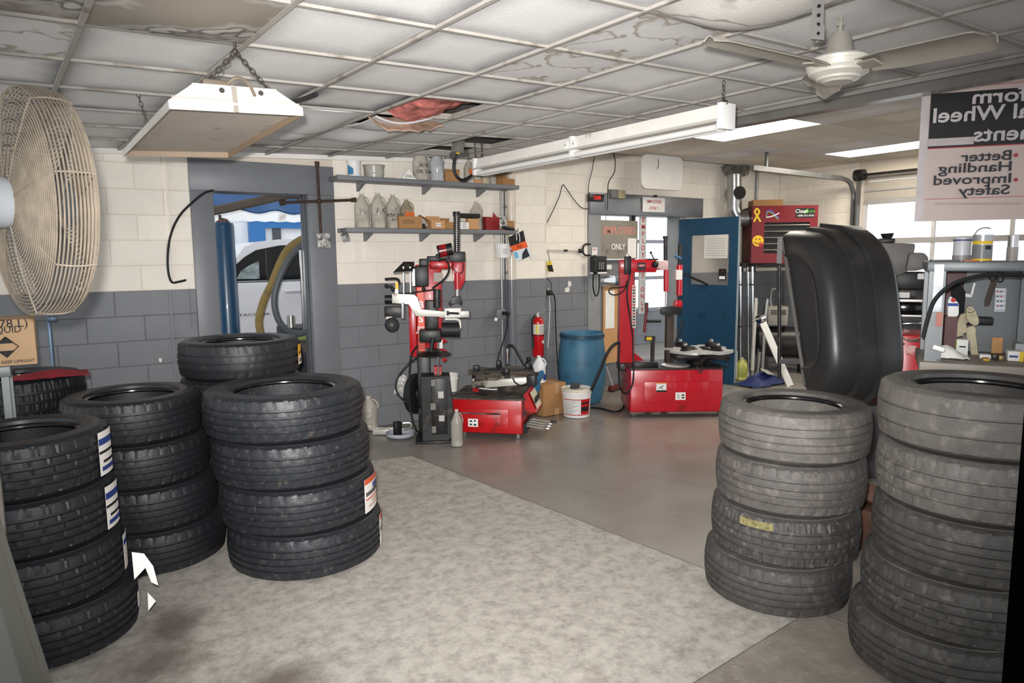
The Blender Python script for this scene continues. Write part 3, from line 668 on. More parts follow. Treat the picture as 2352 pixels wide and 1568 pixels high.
def scrawl(t, r, h, rows, sz):
    for k, (s, z) in enumerate(rows): text(s, sz, MK, t, face((0, -r*1.0-.002, z*h)), n='marker_writing')
x, y = onshelf(832, 500, -.13); jug('gallon_jug', x, y, Z2, .072, .325, JUG, 'cloudy gallon jug at the left end of the lower shelf', g)
x, y = onshelf(869, 500, -.14); t = jug('gallon_jug', x, y, Z2, .072, .335, JUG, 'cloudy gallon jug second from the left on the lower shelf', g); scrawl(t, .067, .3, [('/ X', .55)], .07)
x, y = onshelf(903, 500, -.11); t = jug('gallon_jug', x, y, Z2, .07, .33, JUG, 'cloudy gallon jug marked X on the lower shelf', g); scrawl(t, .067, .3, [('X', .6), ('KNOCK', .42), ('Low', .3)], .05)
x, y = onshelf(934, 500, -.085); t = jug('gallon_jug', x, y, Z2, .068, .295, mat('yellowed_clear_plastic', '9c9078', .2, var=.2), 'yellowed jug with an orange and blue label, behind the carton on the lower shelf', None)
b = B(); b.bb(-.05, .05, -.073, -.069, .1, .165); b.obj('paper_label', mat('orange_label', 'cf6a2c', .5), t); b = B(); b.bb(-.05, .05, -.073, -.069, .06, .1); b.obj('paper_label', mat('teal_label', '6ca5b0', .5), t)
x, y = onshelf(1094, 500, -.08); jug('gallon_jug', x, y, Z2, .068, .30, JUG, 'cloudy jug standing behind the black box on the lower shelf', g)
x, y = onshelf(966, 390, -.15); t = jug('gallon_jug', x, y, Z1, .078, .30, JUG, 'cloudy jug with black marker writing on the upper shelf', g); scrawl(t, .074, .27, [('WPS', .5), ('OK 2 in', .3)], .05)
x, y = onshelf(1003, 390, -.16); jug('gallon_jug', x, y, Z1, .075, .29, mat('bluish_clear_plastic', 'b4b5b8', .18, var=.2, vs=8), 'clear bluish jug beside the marked jug on the upper shelf', g)
x, y = onshelf(1077, 395, -.15); t = jug('spray_bottle', x, y, Z1, .055, .25, JUG, 'cloudy bottle with an orange label at the strip light end on the upper shelf', None, capm=BLK, handle=False)
b = B(); b.bb(-.03, .03, -.06, -.055, .08, .14); b.obj('paper_label', mat('orange_label', 'cf6a2c', .5), t)
def tub(n, px, py, v, z, r0, r1, h, m, lab, cat='tub'):
    x, y = onshelf(px, py, v); t = thing(n, lab, cat, (x, y, z))
    b = B(); b.lathe([(0, 0), (r0, 0), (r1, h), (r1+.006, h), (r1+.006, h-.012), (r1-.003, h-.014), (r0-.004, .006), (0, .006)], 26); b.obj('tub_wall', m, t); return t
t = tub('white_tub', 813, 395, -.12, Z1, .062, .064, .145, WHT, 'white tub with a blue mark at the left end of the upper shelf')
b = B(); b.surf(lambda u, v: V((.0655*cos(-2.9+.9*u), .0655*sin(-2.9+.9*u), .02+.09*v*(1-.4*u))), 6, 2); b.obj('printed_mark', mat('blue_print', '3f7ea8', .5), t)
b = B(); b.lathe([(.055, .146), (.066, .146), (.066, .15), (.055, .15)], 24); b.obj('rim', JUGM, t)
t = tub('grey_tub', 859, 395, -.13, Z1, .088, .098, .12, mat('grey_clear_plastic', 'a7a49c', .3, var=.15), 'wide greyish plastic tub on the upper shelf'); b = B(); b.lathe([(.093, .035), (.096, .035), (.096, .045), (.093, .045)], 24); b.obj('rib', JUG, t)
def carton(n, px0, px1, pyb, v, z, h, dep, m, lab, cat='box', rot=0, lid=None, fr=S):
    a, c = fr.p(px0, pyb, v), fr.p(px1, pyb, v); wd = c.x-a.x
    t = thing(n, lab, cat, Fr((fr.o.x+(a.x+c.x)/2, fr.o.y+v, z), rot))
    b = B()
    for q in ((-wd/2, wd/2, 0, .004, 0, h), (-wd/2, wd/2, dep-.004, dep, 0, h), (-wd/2, -wd/2+.004, .004, dep-.004, 0, h), (wd/2-.004, wd/2, .004, dep-.004, 0, h), (-wd/2, wd/2, 0, dep, 0, .004)): b.bb(*q)
    b.obj('carton_body', m, t)
    if lid is None: b = B(); b.bb(-wd/2, wd/2, 0, dep, h-.003, h); b.obj('carton_top', m, t)
    else:
        for k in lid:
            b = B(); L = dep*.45
            if k == 'b': b.cb((0, dep+.0, h+L/2*.8), (wd, .004, L*.8), rot=(.35, 0, 0))
            if k == 'f': b.cb((0, 0-.0, h+L/2*.6), (wd, .004, L*.6), rot=(-.5, 0, 0))
            if k == 'r': b.cb((wd/2+.03, dep/2, h-.01), (.1, dep, .004), rot=(0, .5, 0))
            if k == 'l': b.cb((-wd/2+.03, dep/2, h+.03), (.09, dep, .004), rot=(0, -.8, 0))
            b.obj('carton_flap', m, t)
    return t, wd
t, wd_ = carton('cardboard_carton', 1024, 1054, 412, -.2, Z1, .10, .1, CARD, 'brown cardboard carton with raised flaps right of the jugs on the upper shelf', lid='fb', rot=.3)
b = B(); a, c = S.p(921, 406, -.2), S.p(957, 407, -.2)
b.prism([(a.x, Z1), (c.x, Z1), ((a.x+c.x)/2+.005, Z1+.1)], -.2, -.195); b.prism([(a.x-.03, Z1), (a.x+.02, Z1), ((a.x+c.x)/2+.004, Z1+.1)], -.12, -.115)
o = single(b, 'folded_paper', PAPER, 'folded white card standing like a tent on the upper shelf', 'paper', fr=S)
text('LTXE-C', .03, INK, o, face(((a.x+c.x)/2+.01, -.203, Z1+.03)), n='printing')
carton('small_carton', 1088, 1106, 420, -.18, Z1, .045, .1, CARD2, 'small pale carton under the light fixture on the upper shelf')
tub('paint_can', 1113, 410, -.15, Z1, .04, .04, .09, mat('tan_can', 'b4a88f', .4), 'small tan can under the light fixture on the upper shelf', 'can')
tub('glass_jar', 1132, 410, -.12, Z1, .036, .036, .08, JUG, 'small cloudy jar near the right end of the upper shelf', 'jar')
t, _ = carton('torn_carton', 1153, 1184, 424, -.2, Z1, .07, .13, CARD, 'torn brown carton at the right end of the upper shelf', lid='bl', rot=-.2)
# lower shelf goods
t, wd_ = carton('cardboard_carton', 918, 968, 524, -.245, Z2, .115, .08, CARD, 'brown carton with an open torn flap in front of the yellowed jug', lid='r', rot=.15)
for k in range(3):
    b = B(); b.bb(-.08, .04, -.003, -.001, .05+.014*k, .053+.014*k); b.obj('printed_line', INK, t)
b = B(); b.add([(wd_*.5, .0, .11), (wd_*.5+.07, .02, .03), (wd_*.5+.06, .08, .03), (wd_*.3, .08, .12)], [(0, 1, 2, 3)]); b.obj('torn_paper', PAPER, t)
b = B(); a = S.p(958, 524, -.22); b.prism([(a.x-.02, Z2), (a.x+.09, Z2), (a.x+.075, Z2+.05), (a.x+.01, Z2+.045)], -.235, -.215); single(b, 'tool_case', BLK, 'small black case in front of the open carton on the lower shelf', 'case', fr=S)
tub('clear_cup', 982, 512, -.06, Z2, .035, .042, .09, JUG, 'small clear cup between two cartons on the lower shelf', 'cup')
t, wd_ = carton('cardboard_carton', 991, 1023, 527, -.22, Z2, .085, .13, CARD2, 'carton with a white printed sticker on the lower shelf', lid='b')
b = B(); b.bb(-.03, .03, -.004, -.002, .025, .06); st = b.obj('sticker', PAPER, t); text('LTXE-20', .018, INK, t, face((0, -.005, .043)), n='printing')
carton('cardboard_carton', 1024, 1046, 527, -.2, Z2, .07, .13, CARD, 'plain carton beside the sticker carton, behind the tall spring post', lid='b')
t, wd_ = carton('small_carton', 1057, 1077, 528, -.23, Z2, .075, .09, PAPER, 'small white printed carton at the right of the spring post'); text('LTX\n0-22', .025, INK, t, face((0, -.002, .04)), n='printing')
t, wd_ = carton('cardboard_carton', 1076, 1100, 527, -.22, Z2, .115, .06, CARD2, 'tan carton holding up the flat black box on the lower shelf')
b = B(); a, c = S.p(1057, 503, -.22), S.p(1101, 503, -.22); b.bb(a.x, c.x, -.24, -.155, Z2+.118, Z2+.16, .003); o = single(b, 'black_box', INK, 'flat black printed box lying on top of the tan carton', 'box', fr=S)
text('BATTERY', .026, WINK, o, face(((a.x+c.x)/2+.02, -.232, Z2+.139)), n='printing')
b = B(); a, c = S.p(1117, 527, -.2), S.p(1146, 527, -.2)
b.add([(a.x, -.2, Z2), (c.x, -.2, Z2), (c.x+.02, -.1, Z2), (a.x+.02, -.1, Z2), (a.x-.004, -.2, Z2+.135), (c.x+.01, -.2, Z2+.13), (c.x+.03, -.1, Z2+.13), (a.x+.02, -.1, Z2+.14)], [(0, 1, 2, 3), (4, 5, 6, 7), (0, 1, 5, 4), (1, 2, 6, 5), (2, 3, 7, 6), (3, 0, 4, 7)])
b.add([(c.x-.01, -.1, Z2+.13), (c.x+.05, -.1, Z2+.13), (c.x+.0, -.1, Z2+.19), (c.x-.01, -.09, Z2+.13), (c.x+.05, -.09, Z2+.13), (c.x+.0, -.09, Z2+.19)], [(0, 1, 2), (3, 4, 5), (0, 1, 4, 3), (1, 2, 5, 4), (2, 0, 3, 5)])
single(b, 'red_carton', mat('dull_red_card', '8f2226', .6, var=.15), 'dull red open carton right of the jug on the lower shelf', 'box', fr=S)
t, wd_ = carton('open_carton', 1155, 1184, 530, -.2, Z2, .10, .13, CARD, 'torn brown carton with wrapped parts at the right end of the lower shelf', lid='b', rot=-.25)
bag('plastic_wrap', [(1147, 498), (1163, 496), (1166, 524), (1148, 526)], Fr((0, WY-.22, 0)), 'crumpled clear plastic wrap before the torn carton on the lower shelf', PLB)
b = B(); a = S.p(1165, 527, -.24); b.cb((a.x, -.245, Z2+.02), (.16, .05, .03), .006, rot=(0, .15, 0)); single(b, 'black_bracket', BLKM, 'black metal bracket lying at the right end of the lower shelf', 'bracket', fr=S)
# hanging glove packet and bucket at the shelf end
t = thing('glove_packet', 'black, orange and white retail packet hanging from the right end of the lower shelf', 'packet', Fr((0, WY-.33, 0))); F = Fr((0, WY-.33, 0))
def quad4(pts, fr, v, th=.006):
    b = B(); P = [fr.p(*p, v) for p in pts]; k = len(P)
    b.add([tuple(p) for p in P]+[tuple(p+V((0, th, 0))) for p in P], [tuple(range(k)), tuple(range(2*k-1, k-1, -1))]+[(i, (i+1) % k, (i+1) % k+k, i+k) for i in range(k)]); return b
quad4([(1168, 545), (1202, 529), (1207, 553), (1172, 566)], F, -.012).obj('packet_top', mat('black_card', '141416', .35), t)
quad4([(1172, 566), (1207, 553), (1213, 567), (1180, 577)], F, -.012).obj('packet_band', mat('orange_card', 'dd5a1c', .35, var=.1), t)
quad4([(1180, 577), (1213, 567), (1222, 589), (1185, 600)], F, -.012).obj('packet_window', mat('packet_photo', 'd3dbe2', .25, var=.05), t)
quad4([(1200, 582), (1209, 568), (1217, 588), (1199, 596)], F, -.014, .002).obj('glove_print', mat('dark_glove_print', '20242c', .4), t)
quad4([(1180, 580), (1187, 577), (1192, 590), (1184, 594)], F, -.014, .002).obj('blue_print', mat('sky_print', '68aed8', .4), t)
text('RX', .05, mat('dark_red_print', '7a2411', .5), t, face(F.p(1194, 566, -.014)), n='printing')
b = B(); b.tube([F.p(1187, 552, -.02), F.p(1186, 538, -.02), F.p(1190, 533, -.02), F.p(1193, 540, -.02), F.p(1194, 556, -.02)], .004, 6); b.obj('hanger_tag', WHT, t)
b = B(); b.tube([F.p(1190, 524, -.005), F.p(1188, 533, -.012), F.p(1191, 540, -.016)], .004, 6); b.obj('hanger_hook', STEEL, t)
p = S.p(1156, 592, -.2); t = thing('hanging_bucket', 'small white bucket with a red logo hanging below the lower shelf', 'bucket', (p.x, WY-.2, p.z))
b = B(); b.lathe([(0, 0), (.082, 0), (.098, .135), (.104, .137), (.104, .145), (.094, .145), (.08, .005), (0, .005)], 28); b.obj('bucket_wall', WHT, t)
b = B(); b.tube([(-.1, 0, .14), (-.1, .02, .22), (-.09, .05, .31)], .003, 6); b.obj('wire_bail', STEEL, t)
for k in range(6):
    b = B(); b.surf(lambda u, v: V((.0935*cos(-2.2+.6*u), .0935*sin(-2.2+.6*u), .04+.012*k+.004*v)), 6, 1); b.obj('printed_line', mat('grey_print', '8d8d90', .6), t)
b = B(); b.surf(lambda u, v: V((.0945*cos(-1.35+.65*u), .0945*sin(-1.35+.65*u), .025+.1*v)), 6, 1); b.obj('printed_panel', PAPER, t)
text('GOJO', .035, REDINK, t, M.Translation((.048, -.085, .07)) @ M.Rotation(.55, 4, 'Z') @ M.Rotation(pi/2, 4, 'X'), n='logo', bold=.02)

# conduits, pilaster pipe, electric box
GALV = mat('galvanised_conduit', '8f9193', .3, metal=.6, var=.15)
def pipe(px, r, z0, z1, m, lab, v=-.05, n='conduit'):
    x = S.p(px, 600, v).x; b = B(); b.cyl((0, 0, 0), (0, 0, z1-z0), r, n=14); single(b, n, m, lab, 'conduit', fr=(x, WY+v, z0))
pipe(1152, .013, .35, 2.66, GALV, 'thin galvanised conduit running up the wall left of the thick painted pipe')
pipe(1160, .009, .35, 2.66, mat('dark_pipe', '4a4c50', .4), 'thin dark conduit between the galvanised conduit and the thick pipe', -.03)
t = thing('wall_pipe', 'thick glossy wall pipe painted cream above and grey below, behind the hanging bucket', 'pipe', (S.p(1175, 600, -.07).x, WY-.07, .0))
b = B(); b.cyl((0, 0, LINE), (0, 0, 2.66), .048, n=20); b.obj('upper_pipe', mat('glossy_cream', 'd6cbbb', .22, var=.1), t)
b = B(); b.cyl((0, 0, 0), (0, 0, LINE), .048, n=20); b.obj('lower_pipe', mat('glossy_grey', '686c72', .25, var=.1), t)
for z in (.7, 1.5, 2.2):
    b = B(); b.cb((0, .03, z), (.13, .05, .025), .004); b.obj('pipe_strap', GALV, t)
t = thing('outlet_box', 'grey electrical outlet box with a black plug on the conduit behind the left tyre changer', 'outlet', Fr((0, WY-.09, 0))); F = Fr((0, WY-.09, 0))
b = B(); F.box(b, 1142, 711, 1161, 733, -.02, .05, .004); b.obj('box_cover', GALV, t)
b = B(); c = F.p(1157, 719, -.03); b.cyl(c+V((0, .01, 0)), c+V((.03, -.06, -.005)), .022, .017, n=14); b.obj('plug', BLK, t)
b = B(); b.tube([c+V((.03, -.06, -.005)), F.p(1166, 728, -.05), F.p(1164, 755, -.03), F.p(1154, 790, -.03), F.p(1146, 815, -.05), F.p(1143, 832, -.1), F.p(1142, 850, -.2)], .007, 7); b.obj('power_cord', CABLE, t)
b = B(); c = F.p(1139, 733, -.03); b.cb(c, (.035, .004, .035), rot=(0, .5, 0)); b.obj('paper_tag', PAPER, t)

# fire extinguisher
x = S.p(1234, 770, -.07).x; zb_ = S.p(1234, 818, -.07).z; t = thing('fire_extinguisher', 'red fire extinguisher hung on the grey wall above the white jug', 'extinguisher', (x, WY-.085, zb_)); h = S.p(1234, 727, -.07).z-zb_
FEX = mat('extinguisher_red', 'c0141b', .2, var=.02, coat=.5); r = .066
b = B(); b.lathe([(0, 0), (r*.9, 0), (r, .012), (r, h*.86), (r*.93, h*.93), (r*.6, h*.985), (.022, h), (0, h)], 30); b.obj('cylinder_body', FEX, t)
b = B(); b.lathe([(r+.001, h*.57), (r+.0015, h*.57), (r+.0015, h*.82), (r+.001, h*.82)], 30); lb = b.obj('paper_label', mat('extinguisher_label', 'dcd8cc', .4, var=.06), t)
b = B(); b.surf(lambda u, v: V(((r+.003)*cos(-2.5+.35*u), (r+.003)*sin(-2.5+.35*u), h*(.58+.23*v))), 4, 1); b.obj('yellow_print', mat('yellow_label', 'd9c84a', .5), t)
for k in range(5):
    b = B(); b.surf(lambda u, v: V(((r+.003)*cos(-2.0+1.3*u), (r+.003)*sin(-2.0+1.3*u), h*(.6+.042*k+.012*v))), 6, 1); b.obj('printed_line', INK, t)
b = B(); b.lathe([(r+.0005, h*.535), (r+.004, h*.535), (r+.004, h*.555), (r+.0005, h*.555)], 30); b.obj('band', BLK, t)
b = B(); D = [(0, -.024), (.06, 0), (0, .024), (-.06, 0)]; b.add([((r+.002)*cos(-1.15+x_*7.5), (r+.002)*sin(-1.15+x_*7.5), h*.38+z_) for x_, z_ in ((-.06, 0), (-.03, -.012), (0, -.024), (.03, -.012), (.06, 0), (.03, .012), (0, .024), (-.03, .012))], [(0, 1, 7), (1, 2, 6, 7), (2, 3, 5, 6), (3, 4, 5)]); b.obj('diamond_mark', WHT, t)
b = B(); b.cyl((0, 0, h-.01), (0, 0, h+.05), .02, .016, n=14); b.cyl((0, 0, h+.03), (-.05, -.02, h+.02), .01, n=8); b.obj('valve', STEEL, t)
b = B(); b.bar((-.035, -.01, h+.045), (.1, -.03, h+.075), .016, .007); b.bar((-.03, -.01, h+.03), (.075, -.02, h+.045), .016, .007); b.bar((-.03, -.01, h+.06), (.0, -.02, h+.1), .014, .01); b.obj('lever', STEEL, t)
b = B(); b.tube([(-.05, -.02, h+.02), (-.085, -.02, h-.02), (-.09, -.015, h*.8), (-.085, -.01, h*.55), (-.078, -.01, h*.45)], .011, 8); b.cyl((-.078, -.01, h*.5), (-.075, -.01, h*.22), .014, .016, n=10); b.obj('hose', BLK, t)
b = B(); b.bb(-.02, .02, r-.005, .085, h*.7, h*1.0); b.obj('wall_bracket', STEEL, t)
# step edge wall: grabber, tag, outlet, cords, flaking
S2b = Fr((0, WY2-.02, 0))
t = thing('reach_grabber', 'silver reaching tool with a black claw mounted level on the wall left of the phone', 'grabber', S2b)
a, c = S2b.p(1258, 574, -.02), S2b.p(1330, 576, -.02)
b = B(); b.cyl(a, c, .011, n=10); b.obj('tube', ALU, t)
m_ = a*.45+c*.55; b = B(); b.cyl(m_-V((.03, 0, 0)), m_+V((.03, 0, 0)), .014, n=10); b.obj('joint', BLK, t)
b = B(); b.tube([c-V((.02, 0, 0)), c+V((.05, 0, 0)), S2b.p(1340, 566, -.02), S2b.p(1345, 561, -.02), S2b.p(1356, 561, -.02)], .012, 8); b.tube([c, c+V((.05, 0, -.01)), S2b.p(1341, 583, -.02), S2b.p(1345, 586, -.02), S2b.p(1356, 586, -.02)], .012, 8); b.cb(c+V((.03, 0, 0)), (.08, .02, .05), .005); b.obj('claw', BLK, t)
t = thing('hanging_tag', 'yellow and black tag hanging on a string from the grabber end', 'tag', S2b)
quad4([(1256, 601), (1267, 600), (1270, 625), (1258, 622)], S2b, -.03, .008).obj('tag_card', mat('yellow_card', 'd8c22c', .5), t); quad4([(1257, 609), (1268, 608), (1272, 624), (1260, 623)], S2b, -.034, .003).obj('tag_print', INK, t)
b = B(); b.tube([S2b.p(1258, 577, -.025), S2b.p(1261, 590, -.03), S2b.p(1262, 602, -.028)], .004, 6); b.obj('string', mat('brown_string', '5b4534', .8), t)
t = thing('wall_outlet', 'wall outlet with a black plug and cords beside the step in the grey wall', 'outlet', S2b)
b = B(); S2b.box(b, 1257, 660, 1266, 684, -.008, .01, .002); b.obj('cover_plate', mat('old_plate', '8b958c', .4), t)
b = B(); S2b.box(b, 1258, 667, 1270, 678, -.05, -.008, .006); b.obj('plug', BLK, t)
b = B(); b.tube([S2b.p(1270, 674, -.04), S2b.p(1275, 690, -.02), S2b.p(1276, 740, -.015), S2b.p(1278, 790, -.015), S2b.p(1281, 840, -.015), S2b.p(1284, 880, -.02)], .008, 7); b.obj('black_cord', CABLE, t)
b = B(); b.tube([S2b.p(1262, 682, -.02), S2b.p(1263, 710, -.015), S2b.p(1261, 760, -.015), S2b.p(1258, 798, -.015)], .005, 6); b.obj('white_cord', WHT, t)
b = B(); b.tube([S2b.p(1256, 640, -.02), S2b.p(1266, 650, -.02), S2b.p(1265, 668, -.02)], .005, 6); b.obj('upper_cord', CABLE, t)
CHIP = mat('bare_white_plaster', 'e5e1da', .8, var=.05)
for k, pl in enumerate([[(1305, 645), (1312, 647), (1312, 655), (1308, 660), (1305, 655)], [(1298, 663), (1305, 658), (1309, 664), (1306, 671), (1298, 670)], [(365, 822), (372, 823), (371, 832), (365, 830)]]):
    fr_ = S if k == 2 else Fr((0, WY2, 0)); single(quad4(pl, fr_, -.008, .003), 'paint_chip', CHIP, ['upper of two bare white paint chips on the grey wall by the blue drum', 'lower of two bare white paint chips on the grey wall by the blue drum', 'bare white paint chip low on the grey wall left of the left doorway'][k], 'paint chip', fr=fr_)
# wires on the cream wall
def wire(pts, fr, v, r, lab, m=CABLE):
    b = B(); b.tube([fr.p(*p, v) for p in pts], r, 6, 5); return single(b, 'wire', m, lab, 'wire', fr=fr)
wire([(1256, 512), (1272, 480), (1285, 450), (1292, 425), (1300, 432), (1318, 458), (1335, 476), (1352, 479), (1364, 472), (1369, 463)], S2b, -.01, .005, 'thin dark wire drooping over the cream wall to the red clock')
wire([(1366, 352), (1360, 390), (1352, 425), (1350, 480), (1350, 560)], S2b, -.02, .006, 'thin grey wire hanging down beside the doorway corner', mat('grey_wire', '6a6a6c', .6))
wire([(1409, 352), (1413, 370), (1411, 395), (1398, 418), (1396, 440), (1395, 482)], S2b, -.06, .006, 'dark wire looping from the ceiling over the second door header')
# clock
t = thing('digital_clock', 'black digital clock with red figures on the second door header', 'clock', Fr((0, WY2-.06, 0))); F = Fr((0, WY2-.06, 0))
b = B(); a, c = F.box(b, 1355, 445, 1388, 463, -.02, .04, .004); b.obj('clock_case', mat('clock_case', '1a0e10', .3), t)
text('12:01', .065, mat('red_digits', 'ff2a2a', .5, var=0, emit=1.6), t, face(((a.x+c.x)/2, -.022, (a.z+c.z)/2)), n='digits', sx=.9)
for k, (x0, y0, x1, y1, m, lab) in enumerate([(1405, 434, 1420, 455, mat('grey_bell_box', '6f6f6c', .5), 'grey box on the second door header right of the clock'), (1421, 436, 1437, 456, mat('beige_bell_box', 'a19877', .5, var=.1), 'beige box on the second door header next to the grey box')]):
    b = B(); F.box(b, x0, y0, x1, y1, -.03, .04, .006); single(b, 'junction_box', m, lab, 'box', fr=F)
# hanging rounded white panel
t = thing('plastic_sheet', 'white rounded plastic panel hung from the far ceiling in front of the second doorway', 'panel', Fr((0, 6.2, 0))); F = Fr((0, 6.2, 0))
a, c = F.p(1474, 352), F.p(1568, 438); b = B()
rr = .09; pl = []
for cx_, cz_, a0 in ((c.x-rr, a.z-rr, 0), (a.x+rr, a.z-rr, 90), (a.x+rr, c.z+rr, 180), (c.x-rr, c.z+rr, 270)):
    for k in range(6): an = radians(a0+18*k); pl.append((cx_+rr*cos(an), cz_+rr*sin(an)))
b.prism(pl, 0, .03); b.obj('panel_sheet', mat('grey_white_plastic', 'cfccc8', .4, var=.06, vs=3, dirt='9a948c', ds=5, dt=.66), t)
for px in (1485, 1560):
    b = B(); q = F.p(px, 356); b.cyl(q+V((0, .015, -.02)), V((q.x, .015, FZ)), .004, n=6); b.obj('hanger_wire', STEEL, t)
b = B(); q = F.p(1510, 388, -.004); b.tube([q, q+V((.02, 0, .05)), q+V((.01, 0, .12))], .004, 6); b.obj('scratch_mark', mat('dark_scratch', '47443f', .7), t)
# signs
def signboard(n, x0, y0, x1, y1, fr, m, lab, th=.012):
    t = thing(n, lab, 'sign', fr); b = B(); a, c = fr.box(b, x0, y0, x1, y1, 0, th, .003); b.obj('sign_plate', m, t); return t, a, c
F = Fr((0, WY2-.075, 0)); t, a, c = signboard('employees_sign', 1477, 452, 1527, 488, F, PAPER, 'small white EMPLOYEES ONLY sign with red letters on the metal header')
text('EMPLOYEES', .054, REDINK, t, face(((a.x+c.x)/2, -.002, a.z*.7+c.z*.3)), sx=.95, bold=.01); text('-ONLY-', .06, REDINK, t, face(((a.x+c.x)/2, -.002, a.z*.27+c.z*.73)))
b = B(); q = F.p(1507, 448); b.cyl(q+V((0, -.01, -.01)), q+V((0, .03, -.01)), .015, n=10); b.obj('hook', BLK, t)
F = Fr((0, WY2+.0, 0)); OLDB = mat('old_grey_sign_board', '8d857a', .55, var=.12, vs=5, dirt='6d655b', ds=6, dt=.56)
t, a, c = signboard('employees_board', 1380, 505, 1464, 594, F, OLDB, 'large weathered EMPLOYEES ONLY board hung in the second doorway', .02)
text('EMPLOYEES', .125, mat('pale_red_letters', 'd98a7c', .35), t, face((a.x*.5+c.x*.5, -.002, a.z-.13)), sx=.86, bold=.012); text('ONLY', .105, WINK, t, face((F.p(1420, 567).x, -.002, F.p(1420, 567).z)), bold=.012, sx=.85)
b = B(); F.box(b, 1442, 547, 1461, 592, -.008, -.004); b.obj('paper_note', PAPER, t)
for px in (1393, 1450):
    b = B(); q = F.p(px, 506); b.cyl(q+V((0, .01, 0)), V((q.x, .01, 2.18)), .005, n=6); b.obj('hanger_chain', STEEL, t)
F = Fr((0, WY2+.04, 0)); t, a, c = signboard('vertical_sign', 1470, 496, 1482, 720, F, mat('grey_white_strip', 'c4c6c6', .5), 'tall narrow white sign reading EMPLOYEES ONLY downward in red', .015)
n_ = 'EMPLOYEES ONLY'
for k, ch in enumerate(n_):
    if ch != ' ': text(ch, .085, REDINK, t, face(((a.x+c.x)/2, -.002, a.z-.05-(a.z-c.z-.1)*k/13)), bold=.01)
# phone and notes on the jamb
t = thing('wall_phone', 'black wall telephone with a looping cord on the left jamb of the second doorway', 'telephone', Fr((0, WY2-.03, 0))); F = Fr((0, WY2-.03, 0))
b = B(); F.box(b, 1366, 588, 1394, 627, -.09, 0, .012); b.obj('phone_body', BLK, t)
b = B(); p0, p1 = F.p(1362, 590, -.1), F.p(1364, 626, -.1); b.tube([p0+V((.02, -.02, 0)), p0+V((-.01, -.03, -.01)), (p0+p1)/2+V((0, -.035, 0)), p1+V((-.01, -.03, .01)), p1+V((.02, -.02, 0))], .024, 10); b.obj('handset', BLK, t)
for r_ in range(4):
    for c_ in range(3):
        b = B(); q = F.p(1377+4.5*c_, 604+4.2*r_, -.092); b.cb(q, (.012, .006, .009)); b.obj('phone_key', WHT, t)
b = B(); F.box(b, 1366, 625, 1394, 628, -.095, -.0, .001); b.obj('base_trim', WHT, t)
b = B(); b.tube([F.p(1363, 630, -.05), F.p(1362, 655, -.04), F.p(1366, 676, -.04), F.p(1372, 678, -.04), F.p(1376, 660, -.04), F.p(1376, 629, -.04)], .009, 8); b.obj('phone_cord', CABLE, t)
b = B(); F.box(b, 1360, 568, 1372, 586, -.004, 0); o = single(b, 'wall_note', PAPER, 'small note with a red NO mark above the wall telephone', 'note', fr=F); q = F.p(1366, 573, -.006); text('NO', .04, REDINK, o, face(q), n='printing')
F = Fr((0, WY2+.08, 0)); b = B(); F.box(b, 1394, 608, 1405, 618, -.03, -.005); single(b, 'switch_plate', WHT, 'small white switch plate below the weathered board', 'switch', fr=F)
# blue door leaf, opened toward the room
hp, fp = V((7.10, WY2-.03, 0)), pz(1686, 884); fp.z = 0; az = atan2(-(fp-hp).y, (fp-hp).x); 
dl = (fp-hp).length; az = atan2(-(fp.y-hp.y), fp.x-hp.x); FD = Fr(hp, az); ztop = FD.p(1650, 499).z
t = thing('blue_door', 'dark blue door standing open with a papered window, right of the second doorway', 'door', FD)
wa, wc = FD.p(1587, 541), FD.p(1672, 655)
DB = mat('dark_blue_door_paint', '163f5a', .42, var=.1, vs=3, dirt='0f2c44', ds=3, dt=.6)
b = B()
for q in ((0, wa.x, 0, ztop), (wc.x, dl, 0, ztop), (wa.x, wc.x, 0, wc.z), (wa.x, wc.x, wa.z, ztop)): b.bb(q[0], q[1], 0, .04, q[2], q[3])
b.obj('door_panel', DB, t)
b = B(); b.bb(wa.x, wc.x, .017, .023, wc.z, wa.z); b.obj('window_pane', mat('dusty_door_glass', 'b9b9b6', .08, var=.1, trans=.7, alpha=.5, ior=1.1), t)
b = B(); FD.box(b, 1618, 540, 1671, 593, -.004, -.001); nt_ = b.obj('paper_notice', mat('printed_sheet', 'cfccc6', .7, var=.05), t)
for k in range(8):
    b = B(); a, c = FD.p(1623, 546+5.5*k, -.0055), FD.p(1666, 548+5.5*k, -.0055); b.bb(a.x, c.x, -.006, -.005, c.z, c.z+.004); b.obj('printed_line', mat('faint_print', '8b8986', .8), t)
b = B(); FD.box(b, 1651, 617, 1667, 643, -.006, -.001); b.obj('black_sticker', INK, t); b = B(); FD.box(b, 1652, 634, 1665, 641, -.008, -.006); b.obj('sticker_text', WINK, t); q = FD.p(1659, 623, -.008); text('M', .03, REDINK, t, face(V((q.x, q.y, q.z))), n='logo')
b = B(); b.tube([FD.p(1572, 628, -.03), FD.p(1590, 638, -.05), FD.p(1612, 647, -.05), FD.p(1625, 654, -.05)], .016, 8); b.obj('door_pull', BLK, t)
b = B(); b.bb(dl-.004, dl+.002, -.002, .042, 0, ztop); b.obj('edge_strip', mat('pale_edge', '7f8a8f', .4), t)
for z in (.3, 1.1, 1.9):
    b = B(); b.cyl((-.004, .02, z), (-.004, .02, z+.1), .012, n=8); b.obj('hinge', STEEL, t)
